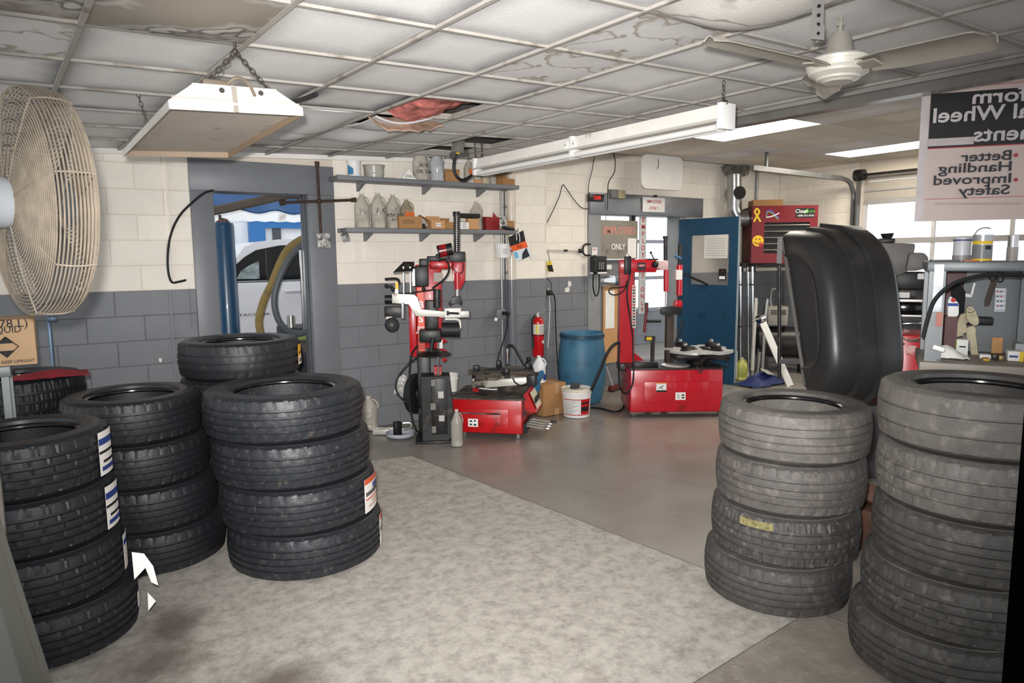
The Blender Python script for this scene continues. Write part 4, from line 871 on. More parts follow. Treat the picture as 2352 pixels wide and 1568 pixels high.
# ================================================================== HANGING FROM THE CEILING
def chain(b, a, c, r=.004, step=.022):
    a, c = V(a), V(c); n = max(2, int((c-a).length/step)); d = (c-a)/n; up = V((0, 0, 1)) if abs(d.normalized().z) < .8 else V((0, 1, 0))
    x = d.cross(up).normalized(); y = d.normalized().cross(x)
    for k in range(n):
        p = a+d*k; w_ = x if k % 2 else y
        b.sweep([p+w_*.006, p+d*.5+w_*.009, p+d*1.15+w_*.006, p+d*1.15-w_*.006, p+d*.5-w_*.009, p-w_*.006], r*.6, 5, closed=True)
    return b
CHAIN = mat('dark_steel_chain', '4d4842', .5, metal=.5)
# boxy reflector fixture on chains
P = [pz(389, 250, 2.2), pz(697, 266, 2.232), pz(526, 362, 2.224), pz(283, 359, 2.2)]   # near left, near right, far right, far left (bottom rim)
cen = sum(P, V())/4; t = thing('hanging_fixture', 'white boxy metal fixture with a recessed underside, hung on chains near the left doorway', 'light fixture', (cen.x, cen.y, 2.2))
L_ = [p-V((cen.x, cen.y, 2.2)) for p in P]
ux = ((L_[1]-L_[0])+(L_[2]-L_[3])).normalized(); uy = ((L_[3]-L_[0])+(L_[2]-L_[1])).normalized(); un = ux.cross(uy).normalized()
ins = .09; T_ = [L_[0]+ux*ins+uy*.02+un*.095, L_[1]-ux*ins+uy*.02+un*.095, L_[2]-ux*ins-uy*.02+un*.095, L_[3]+ux*ins-uy*.02+un*.095]
R_ = [p+un*.03 for p in L_]
def plate(pts, th, n, m):
    b = B(); nn = (pts[1]-pts[0]).cross(pts[2]-pts[0]).normalized()*th; k = len(pts)
    b.add([tuple(p) for p in pts]+[tuple(p+nn) for p in pts], [tuple(range(k)), tuple(range(2*k-1, k-1, -1))]+[(i, (i+1) % k, (i+1) % k+k, i+k) for i in range(k)]); return b.obj(n, m, t)
for k, nm in enumerate(('near', 'right', 'far', 'left')):
    i, j = k, (k+1) % 4
    pl_ = plate([L_[i], L_[j], R_[j], R_[i]], -.004, 'rim_plate', WHTD if k != 1 and k != 2 else mat('shaded_rim_brown', '8d7862', .5, var=.1))  # right and far rims: shading of the inner faces put into the brown
    plate([R_[i], R_[j], T_[j], T_[i]], -.004, 'end_plate' if k in (0, 2) else 'side_plate', WHTD)
plate([T_[0], T_[1], T_[2], T_[3]], .004, 'top_plate', WHTD)
plate([p+un*.028+(cen-cen) for p in L_], .003, 'underside_panel', mat('dusty_grey_lens', 'cdc2b6', .55, var=.08, vs=3, dirt='80766c', ds=5, dt=.62))
e0_, e1_ = (R_[0]+T_[0])/2, (R_[1]+T_[1])/2; nrm = (R_[1]-R_[0]).cross(T_[0]-R_[0]).normalized(); nrm = nrm if nrm.y < 0 else -nrm
for f_ in (.36, .72):
    b = B(); q = e0_*(1-f_)+e1_*f_+un*.015; b.cyl(q+nrm*.001, q+nrm*.004, .010, n=14); b.obj('knockout_hole', mat('hole_dark', '3a3632', .8), t)
b = B(); q0, q1 = (L_[0]*.53+L_[1]*.47), (T_[0]*.53+T_[1]*.47); b.bar(q0+nrm*.003, q1+nrm*.004, .018, .004, up=nrm); b.obj('seam_strip', mat('bare_seam', '8e867b', .5, var=.2), t)
b = B(); b.bar(R_[0]*.98+R_[1]*.02+nrm*.004+un*.012, R_[0]*.55+R_[1]*.45+nrm*.004+un*.012, .003, .003); b.bar(R_[0]*.45+R_[1]*.55+nrm*.004+un*.012, R_[1]*.97+R_[0]*.03+nrm*.004+un*.012, .003, .003); b.obj('fold_line', mat('fold_shadow', 'a79d92', .6), t)
hk = pz(540, 118, 2.48); top = V((hk.x, hk.y, cz(hk.x, hk.y)))
O_ = V((cen.x, cen.y, 2.2))
b = B(); chain(b, hk-O_, T_[0]+uy*.15+ux*.05); b.obj('chain', CHAIN, t); b = B(); chain(b, hk-O_, T_[1]+uy*.02-ux*.02); b.obj('chain', CHAIN, t)
b = B(); b.cyl(top-O_, hk-O_, .006, n=8); b.sph(hk-O_, .012, 8); b.obj('hook', CHAIN, t)
b = B(); q = pz(535, 300, 2.36); chain(b, T_[2]-ux*.05, V((T_[2].x, T_[2].y, cz(cen.x+T_[2].x, cen.y+T_[2].y)-2.2))); chain(b, T_[3]+ux*.05, V((T_[3].x, T_[3].y, cz(cen.x+T_[3].x, cen.y+T_[3].y)-2.2))); b.obj('chain', CHAIN, t)
b = B(); b.cb(T_[0]*.65+T_[1]*.35+un*.03+uy*.12, (.1, .06, .03), .01); b.obj('wiring_cover', mat('brown_cable', '6e6355', .7), t)
b = B(); b.tube([T_[0]*.6+T_[1]*.4+un*.01, T_[0]*.5+T_[1]*.5+un*.03-uy*.02, T_[0]*.35+T_[1]*.65+un*.02, T_[0]*.3+T_[1]*.7-un*.03-uy*.02], .007, 6); b.obj('supply_cable', mat('brown_cable', '6e6355', .7), t)
# loose dark strip in the ceiling grid
b = B(); b.tube([cp(GA+GS*2-.01, GB+GS*2.12, -.03), cp(GA+GS*2-.03, GB+GS*2.3, -.035), cp(GA+GS*2-.1, GB+GS*2.5, -.05)], .011, 6); single(b, 'loose_grid_strip', mat('dark_strip', '2a2927', .6), 'short dark strip hanging loose from the ceiling grid above the boxy fixture', 'strip')
# long fluorescent strip
A0, A1 = V((3.145, 2.58, 2.40)), V((3.07, 5.12, 2.40)); az = atan2((A1-A0).x, (A1-A0).y)
FX = Fr(A0, az); LN = (A1-A0).length; t = thing('strip_light', 'long white fluorescent strip light hung on chains across the middle of the room', 'light fixture', FX)
b = B(); b.prism([(-.055, 0), (-.035, .085), (.035, .085), (.055, 0), (.05, -.002), (-.05, -.002)], .02, LN-.02); b.obj('channel_body', WHTD, t)
b = B(); b.prism([(-.085, -.012), (-.055, .01), (.055, .01), (.085, -.012), (.055, .004), (-.055, .004)], .02, LN-.02); b.obj('reflector', WHTD, t)
for x in (-.035, .035):
    for y0, y1 in ((.05, LN/2-.03), (LN/2+.03, LN-.05)):
        b = B(); b.cyl((x, y0, -.035), (x, y1, -.035), .019, n=14); b.obj('lamp_tube', mat('unlit_tube', 'dedcd8', .2, var=.02), t)
for y in (.0, LN/2-.02, LN-.035):
    b = B(); b.bb(-.06, .06, y, y+.035, -.05, .09, .004); b.obj('end_cap' if y != LN/2-.02 else 'lamp_holder', WHT, t)
for k in (-.03, .05):
    b = B(); b.bb(-.059, -.05, LN/2+k-.03, LN/2+k+.03, .01, .06, .003); b.obj('joiner_plate', WHT, t); b = B(); b.cyl((-.062, LN/2+k, .035), (-.056, LN/2+k, .035), .004, n=8); b.obj('screw', INK, t)
for y in (.04, LN-.06):
    q = A0+FX.ef*y; zt = cz(q.x, q.y)-A0.z-.01; ym = zt*.55
    b = B(); chain(b, (0, y, zt), (0, y, ym)); chain(b, (0, y, ym), (-.03, y-.05, .085)); chain(b, (0, y, ym), (.03, y+.05, .085)); b.obj('chain', CHAIN, t)
# ceiling fan
HB_ = pz(1926, 160, 2.40); t = thing('ceiling_fan', 'three-bladed pale metal ceiling fan near the far bay', 'ceiling fan', (HB_.x, HB_.y, 2.40)); O_ = V((HB_.x, HB_.y, 2.40))
FAN = mat('dull_fan_metal', 'a8a298', .38, metal=.4, var=.08); FANW = mat('fan_cream', 'c9c4b9', .35, metal=.2, var=.05)
b = B(); b.lathe([(0, -.05), (.055, -.05), (.06, -.045), (.08, -.04), (.084, -.032), (.11, -.018), (.113, -.008), (.120, .0), (.122, .022), (.11, .026), (.112, .038), (.1, .048), (.03, .05), (0, .05)], 36); b.obj('motor_housing', FANW, t)
b = B(); b.lathe([(0, .05), (.055, .055), (.05, .075), (.044, .115), (.032, .14), (.012, .145), (0, .145)], 28); b.obj('canopy_bell', FAN, t)
zt = cz(HB_.x, HB_.y)-2.40
b = B(); b.cyl((0, 0, .14), (0, 0, zt), .009, n=10); b.tube([(-.02, 0, .165), (-.02, 0, .185), (0, 0, .19), (.018, 0, .175)], .006, 6); b.obj('hanger_rod', FAN, t)
for tip, wd, pit in ((pz(2282, 88, 2.335), .135, .32), (pz(1628, 94, 2.392), .13, .17), (pz(1866, 206, 2.47), .15, -.75)):
    d = tip-O_; L = d.length; d = d/L; sd = d.cross(V((0, 0, 1))).normalized(); nz_ = sd.cross(d)
    sd2 = sd*cos(pit)+nz_*sin(pit); n2 = sd2.cross(d)
    b = B()
    def bl(u, v, d=d, sd2=sd2, n2=n2, L=L, wd=wd):
        r = .13+(L-.13)*u; ww = wd*(.78+.22*min(1, u*4))*(1 if u < .93 else sqrt(max(0, 1-((u-.93)/.075)**2)))
        return d*r+sd2*((v-.5)*ww)+n2*(.018*(1-(2*v-1)**2))
    b.surf(bl, 24, 8, .004); bd = b.obj('fan_blade', FAN, t)
    b = B(); b.bar(d*.08, d*.2, .05, .008, up=n2); b.cyl(d*.15+n2*.0, d*.15+n2*.02, .006, n=8); b.obj('blade_arm', FAN, bd)
# perforated strut beside the fan
q0 = pz(1876, 92, 2.40); F = Fr((q0.x, q0.y, q0.z), radians(20)); zt = cz(q0.x, q0.y)-q0.z
t = thing('hanging_strut', 'perforated steel strut hanging from the ceiling behind the ceiling fan', 'strut', F)
b = B(); b.bb(-.022, .022, -.002, .002, 0, zt); b.bb(.018, .022, 0, .03, 0, zt); b.bb(-.024, .024, -.006, .004, 0, .05); b.obj('strut_angle', mat('zinc_strut', 'a9a7a3', .35, metal=.6, var=.12), t)
for k in range(7):
    b = B(); b.cyl((0, -.0075, .02+.03*k), (0, -.002, .02+.03*k), .006, n=10); b.obj('strut_hole', INK, t)
# grey junction box with loose cable under the missing tiles
F = Fr((0, 5.35, 0)); q = F.p(1052, 332); t = thing('hanging_junction_box', 'grey electrical box with a drooping black cable hanging below the missing ceiling tiles', 'junction box', Fr((q.x, 5.35, q.z)))
O_ = V((q.x, 5.35, q.z)); lp = lambda x, y, v=0: Fr((0, 5.35+v, 0)).p(x, y)+V((-q.x, 0, -q.z))
b = B(); b.cb((0, 0, .0), (.075, .09, .14), .008, rot=(.1, .1, .3)); b.obj('box_body', mat('grey_box_enamel', '7d7a75', .45, metal=.3, var=.1), t)
b = B(); b.cyl((0, 0, .06), (0, .0, cz(q.x, 5.35)-q.z+.08), .01, n=8); b.obj('hanger_rod', STEEL, t)
b = B(); b.tube([lp(1049, 350), lp(1043, 372), lp(1043, 392), lp(1052, 408), lp(1066, 413), lp(1085, 402)], .013, 8); b.obj('drooping_cable', CABLE, t)
b = B(); chain(b, lp(1090, 318), lp(1092, 362)); b.tube([lp(1092, 362), lp(1088, 375), lp(1097, 380), lp(1100, 370)], .006, 6); b.obj('chain', CHAIN, t)
b = B(); b.cb(lp(1050, 352), (.03, .04, .014)); b.obj('yellow_tag', YEL, t)
b = B(); b.bar(lp(1035, 358), lp(1075, 350), .02, .05); b.obj('loose_channel', mat('dark_channel', '4b4a49', .5), t)

# ================================================================== PEDESTAL FAN
RC = pd(44, 466, 2.38); fdir = V((sin(_ya), cos(_ya), 0)); rdir = V((cos(_ya), -sin(_ya), 0)); th = radians(40)
ax = (rdir*sin(th)+fdir*cos(th)).normalized(); sx_ = ax.cross(V((0, 0, 1))).normalized()   # blows along ax
FM = M(((sx_.x, 0, ax.x, RC.x), (sx_.y, 0, ax.y, RC.y), (0, 1, ax.z, RC.z), (0, 0, 0, 1)))   # local z along the axis
PF = M.Translation((RC.x, RC.y, 0)); t = thing('pedestal_fan', 'large dusty wire-cage pedestal fan seen from behind, its cage close to the camera', 'fan', (RC.x, RC.y, 0))
LM = PF.inverted() @ FM; WIRE = mat('dusty_beige_wire', '9a8d7d', .6, var=.18, vs=20)
def rings(lst, n, m, r=.0027):
    b = B()
    for rad, z in lst: b.sweep([LM @ V((rad*cos(2*pi*k/56), rad*sin(2*pi*k/56), z)) for k in range(56)], r, 4, closed=True)
    return b.obj(n, m, t)
RF = .385; zr = lambda r: .035*(1-(r/RF)**2)*-1
rings([(.085+.0125*k, zr(.085+.0125*k)) for k in range(24)], 'rear_grille', WIRE)
rings([(RF+.004*sin(pi*k/9), .004+.0115*k) for k in range(10)], 'side_grille', WIRE)
rings([(.07+.014*k, 1.15*.1+.04*(1-((.07+.014*k)/RF)**2)) for k in range(23)], 'front_grille', WIRE)
b = B()
for k in range(8):
    a = 2*pi*k/8+.2; pts_ = [(.07, -.036), (.2, -.027), (.33, -.01), (RF-.003, .0), (RF+.006, .04), (RF+.006, .08), (RF, .115), (.2, .145), (.05, .156)]
    b.sweep([LM @ V((r*cos(a), r*sin(a), z)) for r, z in pts_], .0032, 5)
b.obj('cage_spokes', WIRE, t)
b = B(); b.lathe([(0, .152), (.075, .15), (.08, .156), (.07, .164), (0, .166)], 24, LM); b.obj('front_badge', mat('fan_badge', '8a8f95', .4), t)
MOT = mat('pale_grey_enamel', 'c9ced4', .3, var=.03)
b = B(); b.lathe([(0, -.26), (.07, -.255), (.085, -.24), (.088, -.05), (.082, -.03), (.06, -.025), (.03, .0), (.03, .08), (0, .08)], 32, LM); mh = b.obj('motor_housing', MOT, t)
tcl = (FM.inverted() @ CAM); pa = atan2(tcl.y, tcl.x)
b = B(); b.surf(lambda u, v: LM @ V((.0895*cos(pa+.45-.6*u), .0895*sin(pa+.45-.6*u), -.17+.085*v)), 6, 1, .001); b.obj('rating_plate', mat('dark_rating_plate', '4b4540', .5, var=.5, vs=60), mh)
b = B(); q = LM @ V((0, .085, -.1)); b.cb(q+V((0, 0, .02)), (.05, .05, .06), .012); b.obj('lifting_lug', MOT, t)
for k in range(4):
    a0 = 2*pi*k/4+.4; b = B()
    def fb(u, v): r = .05+.30*u; a = a0+(v-.5)*(.9-.15*u); return LM @ V((r*cos(a), r*sin(a), .06+(v-.5)*.07))
    b.surf(fb, 8, 6, .003); b.obj('fan_blade', mat('grey_fan_blade', '6f6d6a', .45, metal=.4), t)
mc = LM @ V((0, 0, -.15))
b = B(); b.cyl((mc.x, mc.y, .05), (mc.x, mc.y, mc.z-.1), .022, n=14); b.cyl((mc.x, mc.y, mc.z-.35), (mc.x, mc.y, mc.z-.06), .03, n=14); b.obj('pole', STEEL, t)
b = B(); b.tube([(mc.x, mc.y, mc.z-.08)]+[tuple(LM @ V((.13*cos(a), .13*sin(a), -.15))) for a in (-1.2, -.6, 0)], .014, 8); b.tube([(mc.x, mc.y, mc.z-.08)]+[tuple(LM @ V((.13*cos(a), .13*sin(a), -.15))) for a in (-1.94, -2.54, -3.14)], .014, 8); b.obj('yoke', MOT, t)
b = B(); b.lathe([(0, 0), (.16, 0), (.165, .02), (.05, .05), (.03, .07), (0, .07)], 32, M.Translation((mc.x, mc.y, 0))); b.obj('base', BLK, t)

# ================================================================== TYRE STACKS
def tire_meshes(n, R, W, rin, ng, m, ms, mb, pat=0, depth=.010, seg=220):
    """tread, side wall (upper; mirrored for lower), bead: local axis z, centre at 0"""
    hw = W/2; tw = .415*W; prof = []; gs = [(-1+2*(k+.5)/ng)*tw*.72 if ng > 1 else 0 for k in range(ng)]; gw = .0062 if pat != 3 else .003
    crown = lambda z: R-.010*(z/tw)**2
    zs = [-tw, -tw*.93]
    for g_ in gs: zs += [g_-gw-.002, g_-gw, g_+gw, g_+gw+.002]
    zs += [tw*.93, tw]
    for i, z in enumerate(zs):
        k = (i-2) % 4 if 2 <= i < len(zs)-2 else -1
        prof.append((crown(z)-(depth if k in (1, 2) else 0), z, 'g' if k in (1, 2) else 't'))
    sh = [(R-.014, -hw*.86, 's'), (R-.03, -hw*.93, 's')]; prof = sh[::-1]+prof+[(r, -z, f) for r, z, f in sh]
    b = B(); rows = []
    for ri, (r, z, f) in enumerate(prof):
        row = []
        for i in range(seg):
            rr = r
            if f == 't':
                if pat == 1:
                    if (i+int(round(abs(z)/tw*9))) % 8 < 1: rr -= .0065
                else:
                    ph = (i+int(abs(z)/tw*2)) % 6
                    if abs(z) > tw*.66 and ph == 0 and pat != 3: rr -= .006
                    if pat == 0 and (i+int(z*400)) % 6 == 3 and abs(z) < tw*.68: rr -= .0025
                    if pat == 2 and (i+int(round(abs(z)/tw*5))) % 5 == 0: rr -= .006
                    if pat == 3 and i % 7 == 0 and abs(z) > tw*.8: rr -= .003
            if f == 's' and r > R-.02 and i % 6 == 0: rr -= .004
            a = 2*pi*i/seg; row.append(b.bm.verts.new((rr*cos(a), rr*sin(a), z)))
        rows.append(row)
    for a, c in zip(rows, rows[1:]):
        for i in range(seg): b.bm.faces.new((a[i], a[(i+1) % seg], c[(i+1) % seg], c[i]))
    b.lathe([(rin+.005, -hw*.66), (R-.05, -hw*.78), (R-.022, -hw*.5), (R-.02, hw*.5), (R-.05, hw*.78), (rin+.005, hw*.66)], 64)
    tr = b.mesh('tread', m, 28)
    k = (R-.03-rin); b = B()
    b.lathe([(R-.03, hw*.93), (R-.034, hw*.965), (R-.037, hw*.965), (rin+k*.66, hw*1.0), (rin+k*.60, hw*1.004), (rin+k*.57, hw*.995), (rin+k*.42, hw*.985), (rin+k*.28, hw*.94), (rin+k*.25, hw*.95), (rin+k*.2, hw*.93), (rin+.016, hw*.80)], 72)
    sw = b.mesh('sidewall', ms, 40)
    b = B(); b.lathe([(rin+.016, hw*.80), (rin+.010, hw*.785), (rin+.001, hw*.74), (rin, hw*.68), (rin+.004, hw*.64), (rin+.012, hw*.62)], 72)
    return tr, sw, b.mesh('bead', mb, 40)
RN = mat('new_tire_rubber', '1d1e21', .5, var=.12, vs=5, bump=.25, bs=90, dirt='3a3835', ds=9, dt=.66, dw=.15)
RN2 = mat('new_tire_rubber_scuffed', '212327', .45, var=.16, vs=14, bump=.3, bs=110, dirt='4d4740', ds=38, dt=.57, dw=.2)
RD = mat('dusty_tire_rubber', '504c49', .62, var=.2, vs=9, bump=.5, bs=90, dirt='6f6861', ds=24, dt=.54, dw=.25)
RD2 = mat('worn_tire_rubber', '5a5652', .6, var=.2, vs=9, bump=.5, bs=90, dirt='79726a', ds=22, dt=.54, dw=.25)
RD3 = mat('dark_worn_tire_rubber', '3f3d3b', .58, var=.22, vs=9, bump=.5, bs=90, dirt='686159', ds=24, dt=.57, dw=.25)
SWN = mat('new_sidewall', '26262a', .42, var=.1, vs=4, bump=.15, bs=60); SWD = mat('dusty_sidewall', '4b4845', .6, var=.18, vs=7, bump=.3, bs=70, dirt='6a645d', ds=14, dt=.55, dw=.25)
BEAD = mat('bead_rubber', '141416', .2, var=.05); LINER = None
FLIP = M.Rotation(pi, 4, 'X')
TC = {}
def tire(x, y, z, R, W, ng, tm, sm, pat, lab, grp, rot=0, tilt=(0, 0), rin=.62):
    key = (round(R, 2), round(W, 3), ng, tm.name, pat)
    if key not in TC: TC[key] = tire_meshes('tire', R, W, R*rin, ng, tm, sm, BEAD, pat)
    tr, sw, bd = TC[key]
    mx = M.Translation((x, y, z+W/2)) @ Euler((tilt[0], tilt[1], rot)).to_matrix().to_4x4()
    o = bpy.data.objects.new('car_tire', None); C.objects.link(o); o.matrix_world = mx; PMX[o.name] = mx.copy(); o['label'] = lab; o['category'] = 'tire'; o['group'] = grp
    for me, n, q in ((tr, 'tread', M()), (sw, 'sidewall', M()), (sw, 'sidewall', FLIP), (bd, 'bead', M()), (bd, 'bead', FLIP)):
        c = bpy.data.objects.new(n, me); c.parent = o; c.matrix_local = q; C.objects.link(c)
    return o
def az_of(px, py): d = ray(px, py); return atan2(d.x, d.y)
ORD4 = ('top', 'second', 'third', 'bottom')
def stack(dc, cx_list, R, W, ng, tms, sm, pats, labs, grp, z0=0, seed=1):
    rnd = random.Random(seed); out = []; k = len(cx_list)
    for i, (px, py) in enumerate(cx_list):       # from the top down
        a = az_of(px, py); z = z0+W*(k-1-i)
        out.append(tire(dc*sin(a), dc*cos(a), z+.001*(k-i), R[i] if isinstance(R, (list, tuple)) else R, W*.985, ng[i], tms[i], sm, pats[i], labs[i], grp, rnd.random()*6))
    return out
g4 = 'tires in the stacks on the floor'
TCt = stack(3.99, [(655, 930), (673, 1040), (689, 1150), (706, 1250)], .425, .245, [4]*4, [RN2]*4, SWN, [0]*4,
    [f'{o} of the four black tires in the front stack left of the open floor' for o in ORD4], 'new tires in the front left stack', seed=3)
TBt = stack(4.30, [(305, 930), (328, 1060), (350, 1170), (372, 1260)], .346, .238, [4]*4, [RN]*4, SWN, [0]*4,
    [f'{o} of the four tires in the stack behind the sticker tires at the left' for o in ORD4], 'new tires in the middle left stack', seed=4)
TAt = stack(3.57, [(52, 1050), (72, 1190), (95, 1320), (130, 1430)], .33, .24, [4]*4, [RN]*4, SWN, [1]*4,
    [f'{o} tire of the nearest left stack, with a blue and white tread sticker' if i < 2 else f'{o} tire of the nearest left stack, with a torn tread sticker' for i, o in enumerate(ORD4)], 'new tires in the nearest left stack', seed=5)
o5 = ('top', 'second', 'third', 'fourth', 'bottom')
TDt = stack(4.82, [(553, 820)]*5, .375, .232, [3]*5, [RN]*5, SWN, [0]*5,
    [f'{o} tire of the stack standing in front of the left doorway' for o in o5], 'tires in front of the left doorway', seed=6)
TEt = stack(4.9, [(45, 880)]*4, .33, .255, [3]*4, [RN]*4, SWN, [2]*4,
    [f'{o} tire of the stack under the red rag by the left wall' for o in ORD4], 'tires by the left wall', seed=7)
TFt = stack(3.57, [(1821, 970), (1811, 1110), (1798, 1240), (1780, 1340)], .347, .242, [4, 4, 4, 4], [RD2, RD, RD3, RD3], SWD, [3, 0, 2, 0],
    [f'{o} of the four dusty worn tires in the right stack nearer the floor middle' for o in ORD4], 'worn tires in the right stack', seed=8)
TGt = stack(3.2, [(2248, 930), (2240, 1090), (2226, 1240), (2195, 1380), (2160, 1510)], .35, .234, [2, 3, 4, 4, 4], [RD2, RD2, RD3, RD3, RD3], SWD, [3, 1, 0, 1, 0],
    [f'{o} of the five worn tires in the stack at the right frame edge' for o in o5], 'worn tires in the rightmost stack', seed=9)
# tread stickers
def sticker(o, az, w_, h_, R, m, rows, lift=.004, z0=0, n='tread_sticker', lab=None):
    """a paper label bent round the tread of a tire, facing world direction az"""
    inv = PMX[o.name].inverted(); c = PMX[o.name].translation
    def f(u, v, d=0): a = az+(u-.5)*w_/R; return inv @ V((c.x+(R+lift+d)*sin(a), c.y+(R+lift+d)*cos(a), c.z+z0+(v-.5)*h_))
    b = B(); b.surf(lambda u, v: f(u, v), 10, 2, .001); s = b.obj(n, m, o, label=lab)
    for u0, u1, v0, v1, mm in rows:
        b = B(); b.surf(lambda u, v: f(u0+(u1-u0)*u, v0+(v1-v0)*v, .0015), 6, 1, .0006); b.obj('label_print', mm, s)
    return s
LBL = mat('sticker_paper', 'dad6d0', .5, var=.03); ORG = mat('sticker_orange', 'c4502a', .5); NAV = mat('sticker_navy', '2a3d7a', .5)
def text_like(u0, u1, v0, v1, n, m): return [(u0+(u1-u0)*k/n, u0+(u1-u0)*(k+.72)/n, v0, v1, m) for k in range(n)]
rows = [(.0, 1, .84, 1, ORG), (.05, .5, .62, .78, NAV)]+text_like(.06, .96, .48, .6, 9, INK)+[(.06, .94, .36, .4, ORG), (.06, .6, .25, .29, mat('pale_print', 'b98f80', .5)), (.06, .8, .14, .18, MC['pale_print'])]
sticker(TCt[2], pi+az_of(690, 1150)-1.15, .2, .19, .425, LBL, rows, lab='orange and white tread sticker')
sticker(TCt[3], pi+az_of(706, 1250)-1.42, .16, .18, .42, LBL, rows[:4], lab='orange and white tread sticker')
bw = [(.0, 1, .7, .85, NAV), (0, 1, .5, .56, INK), (0, .8, .28, .34, INK), (0, .9, .1, .2, NAV)]
for k in (0, 1): sticker(TAt[k], pi+az_of(52, 1050)-1.12, .13, .19, .33, LBL, bw, lab='blue and white tread sticker')
sticker(TAt[2], pi+az_of(95, 1320)-1.35, .1, .16, .33, LBL, bw[:1], lab='torn tread sticker'); sticker(TAt[3], pi+az_of(130, 1430)-1.3, .05, .07, .33, LBL, [], lab='torn tread sticker')
sticker(TDt[0], pi+az_of(553, 820)-1.3, .09, .13, .375, mat('yellow_sticker', 'd9a21f', .5), [(.1, .9, .55, .62, INK), (0, 1, 0, .4, LBL), (.1, .9, .1, .3, INK)], lab='yellow and white tread sticker')
# torn paper flaps by the near stack
for pts_, lab in (([(303, 1268), (330, 1270), (352, 1300), (366, 1347), (350, 1340), (335, 1305), (312, 1335)], 'torn white tread label peeling off the nearest left stack'), ([(343, 1365), (362, 1385), (345, 1408)], 'small torn paper scrap beside the bottom tire of the nearest left stack')):
    F = Fr(TAt[2].matrix_world.translation, radians(-8)); b = quad4(pts_, F, -.34, .002)
    for v in b.bm.verts: v.co.y += .03*sin(9*v.co.x+7*v.co.z)
    single(b, 'torn_label', PAPER, lab, 'paper', fr=F)
# yellow chalk on a tread
sticker(TFt[2], pi+az_of(1798, 1240)-(-.35), .16, .035, .347, mat('yellow_chalk', '77704a', .9, var=.5, vs=60), [], lift=.0004, z0=.075, n='chalk_mark', lab='yellow chalk mark')
# ================================================================== LEFT TYRE CHANGER
def poly(fr, pts, v0, v1, bev=0):
    b = B(); b.prism([(q.x, q.z) for q in (fr.p(*p, v0) for p in pts)], v0, v1)
    if bev: bmesh.ops.bevel(b.bm, geom=b.bm.edges[:], offset=bev, segments=2, profile=.6, affect='EDGES')
    return b
def cylp(b, fr, px0, py0, px1, py1, v, rpx, rpx2=None, n=14):
    """cylinder between two pixels at local depth v, radius in pixels"""
    a, c = fr.p(px0, py0, v), fr.p(px1, py1, v); k = (fr.p(px0+10, py0, v)-a).length/10
    b.cyl(a, c, rpx*k, None if rpx2 is None else rpx2*k, n); return b
def tubep(b, fr, pts, v, rpx, n=8):
    k = (fr.p(pts[0][0]+10, pts[0][1], v)-fr.p(*pts[0][:2], v)).length/10
    b.tube([fr.p(p[0], p[1], p[2] if len(p) > 2 else v) for p in pts], rpx*k, n, 6); return b
def on_plane(t, lst):
    for n, m, b in lst: b.obj(n, m, t)
o_ = pz(1003, 1016); FA = Fr(o_, radians(28)); t = thing('tire_changer', 'left tire changer, worn red cabinet with a silver bent arm and a black column', 'tire changer', FA, 'tire changers')
LA = t
bx = lambda *a, **k: (lambda b: (FA.box(b, *a, **k), b)[1])(B())
# black front column with slanted right side
b = B(); a, c = FA.p(966, 864, 0), FA.p(1036, 1014, 0); w0, w1, zt = a.x, c.x, a.z
b.prism([(w0, .0), (w0, zt), (w1, zt), (w1+.035, zt*.35), (w1+.02, .07), (w1-.02, 0)], .0, .2); bmesh.ops.bevel(b.bm, geom=b.bm.edges[:], offset=.006, segments=1, affect='EDGES'); col = b.obj('column', BLKM, t)
b = B(); b.bb(w0+.09, w1-.03, -.02, .0, .08, zt-.02, .004); b.obj('column_cover', BLKM, t)
for x0, y0, x1, y1 in ((1006, 899, 1019, 914), (990, 872, 999, 886), (989, 926, 1001, 941), (1008, 954, 1021, 967), (992, 979, 1002, 994)):
    b = B(); FA.box(b, x0, y0, x1, y1, -.026, -.019); b.obj('slot_plate', mat('cut_out_bright', 'b6b4ae', .5) if x0 > 1000 else mat('cut_out_dull', '77736a', .6), t)
b = B(); FA.box(b, 957, 800, 992, 1000, .2, .30, .01); b.obj('rear_column', BLKM, t)
b = B(); b.bb(w0-.06, w1+.03, -.03, .26, 0, .018, .003); b.obj('foot_plate', BLKM, t)
# red tower, side panel, label
b = bx(953, 608, 1018, 820, .22, .42, bev=.012); b.obj('tower', REDOLD, t)
b = bx(938, 690, 958, 819, .12, .3, bev=.004); b.obj('side_panel', RED, t)
b = bx(958, 660, 976, 806, .10, .125); b.obj('label_strip', mat('label_orange', 'e2481e', .4, var=.03), t)
q = FA.p(967, 700, .095); text('B', .085, WINK, t, face(q), bold=.03); q = FA.p(967, 733, .095); text('S', .085, WINK, t, face(q), bold=.03); q = FA.p(967, 718, .095); text('P', .06, WINK, t, face(q), bold=.03)
for k, s in enumerate(('BEAD', 'PRESS', 'SYSTEM')): text(s, .026, WINK, t, face(FA.p(967, 752+6*k, .095)), bold=.02)
for k in range(5): b = bx(959, 778+5*k, 975, 780+5*k, .092, .1); b.obj('label_line', mat('label_dark_red', '8c2414', .5), t)
b = bx(986, 597, 1032, 618, .14, .40, bev=.02); b.obj('tower_head', REDOLD, t)
b = bx(996, 626, 1016, 647, .205, .22); b.obj('data_plate', mat('dull_plate', '9d968a', .5), t)
b = bx(949, 612, 984, 658, .02, .22, bev=.01); b.obj('valve_box', BLK, t)
for x0, y0, x1, y1 in ((980, 588, 1012, 600), (962, 594, 984, 612), (1000, 583, 1034, 596)):
    b = bx(x0, y0, x1, y1, .12, .3, bev=.01); b.obj('cap_block', BLK, t)
b = bx(975, 690, 1008, 772, .14, .26, bev=.01); b.obj('carriage', BLKM, t)
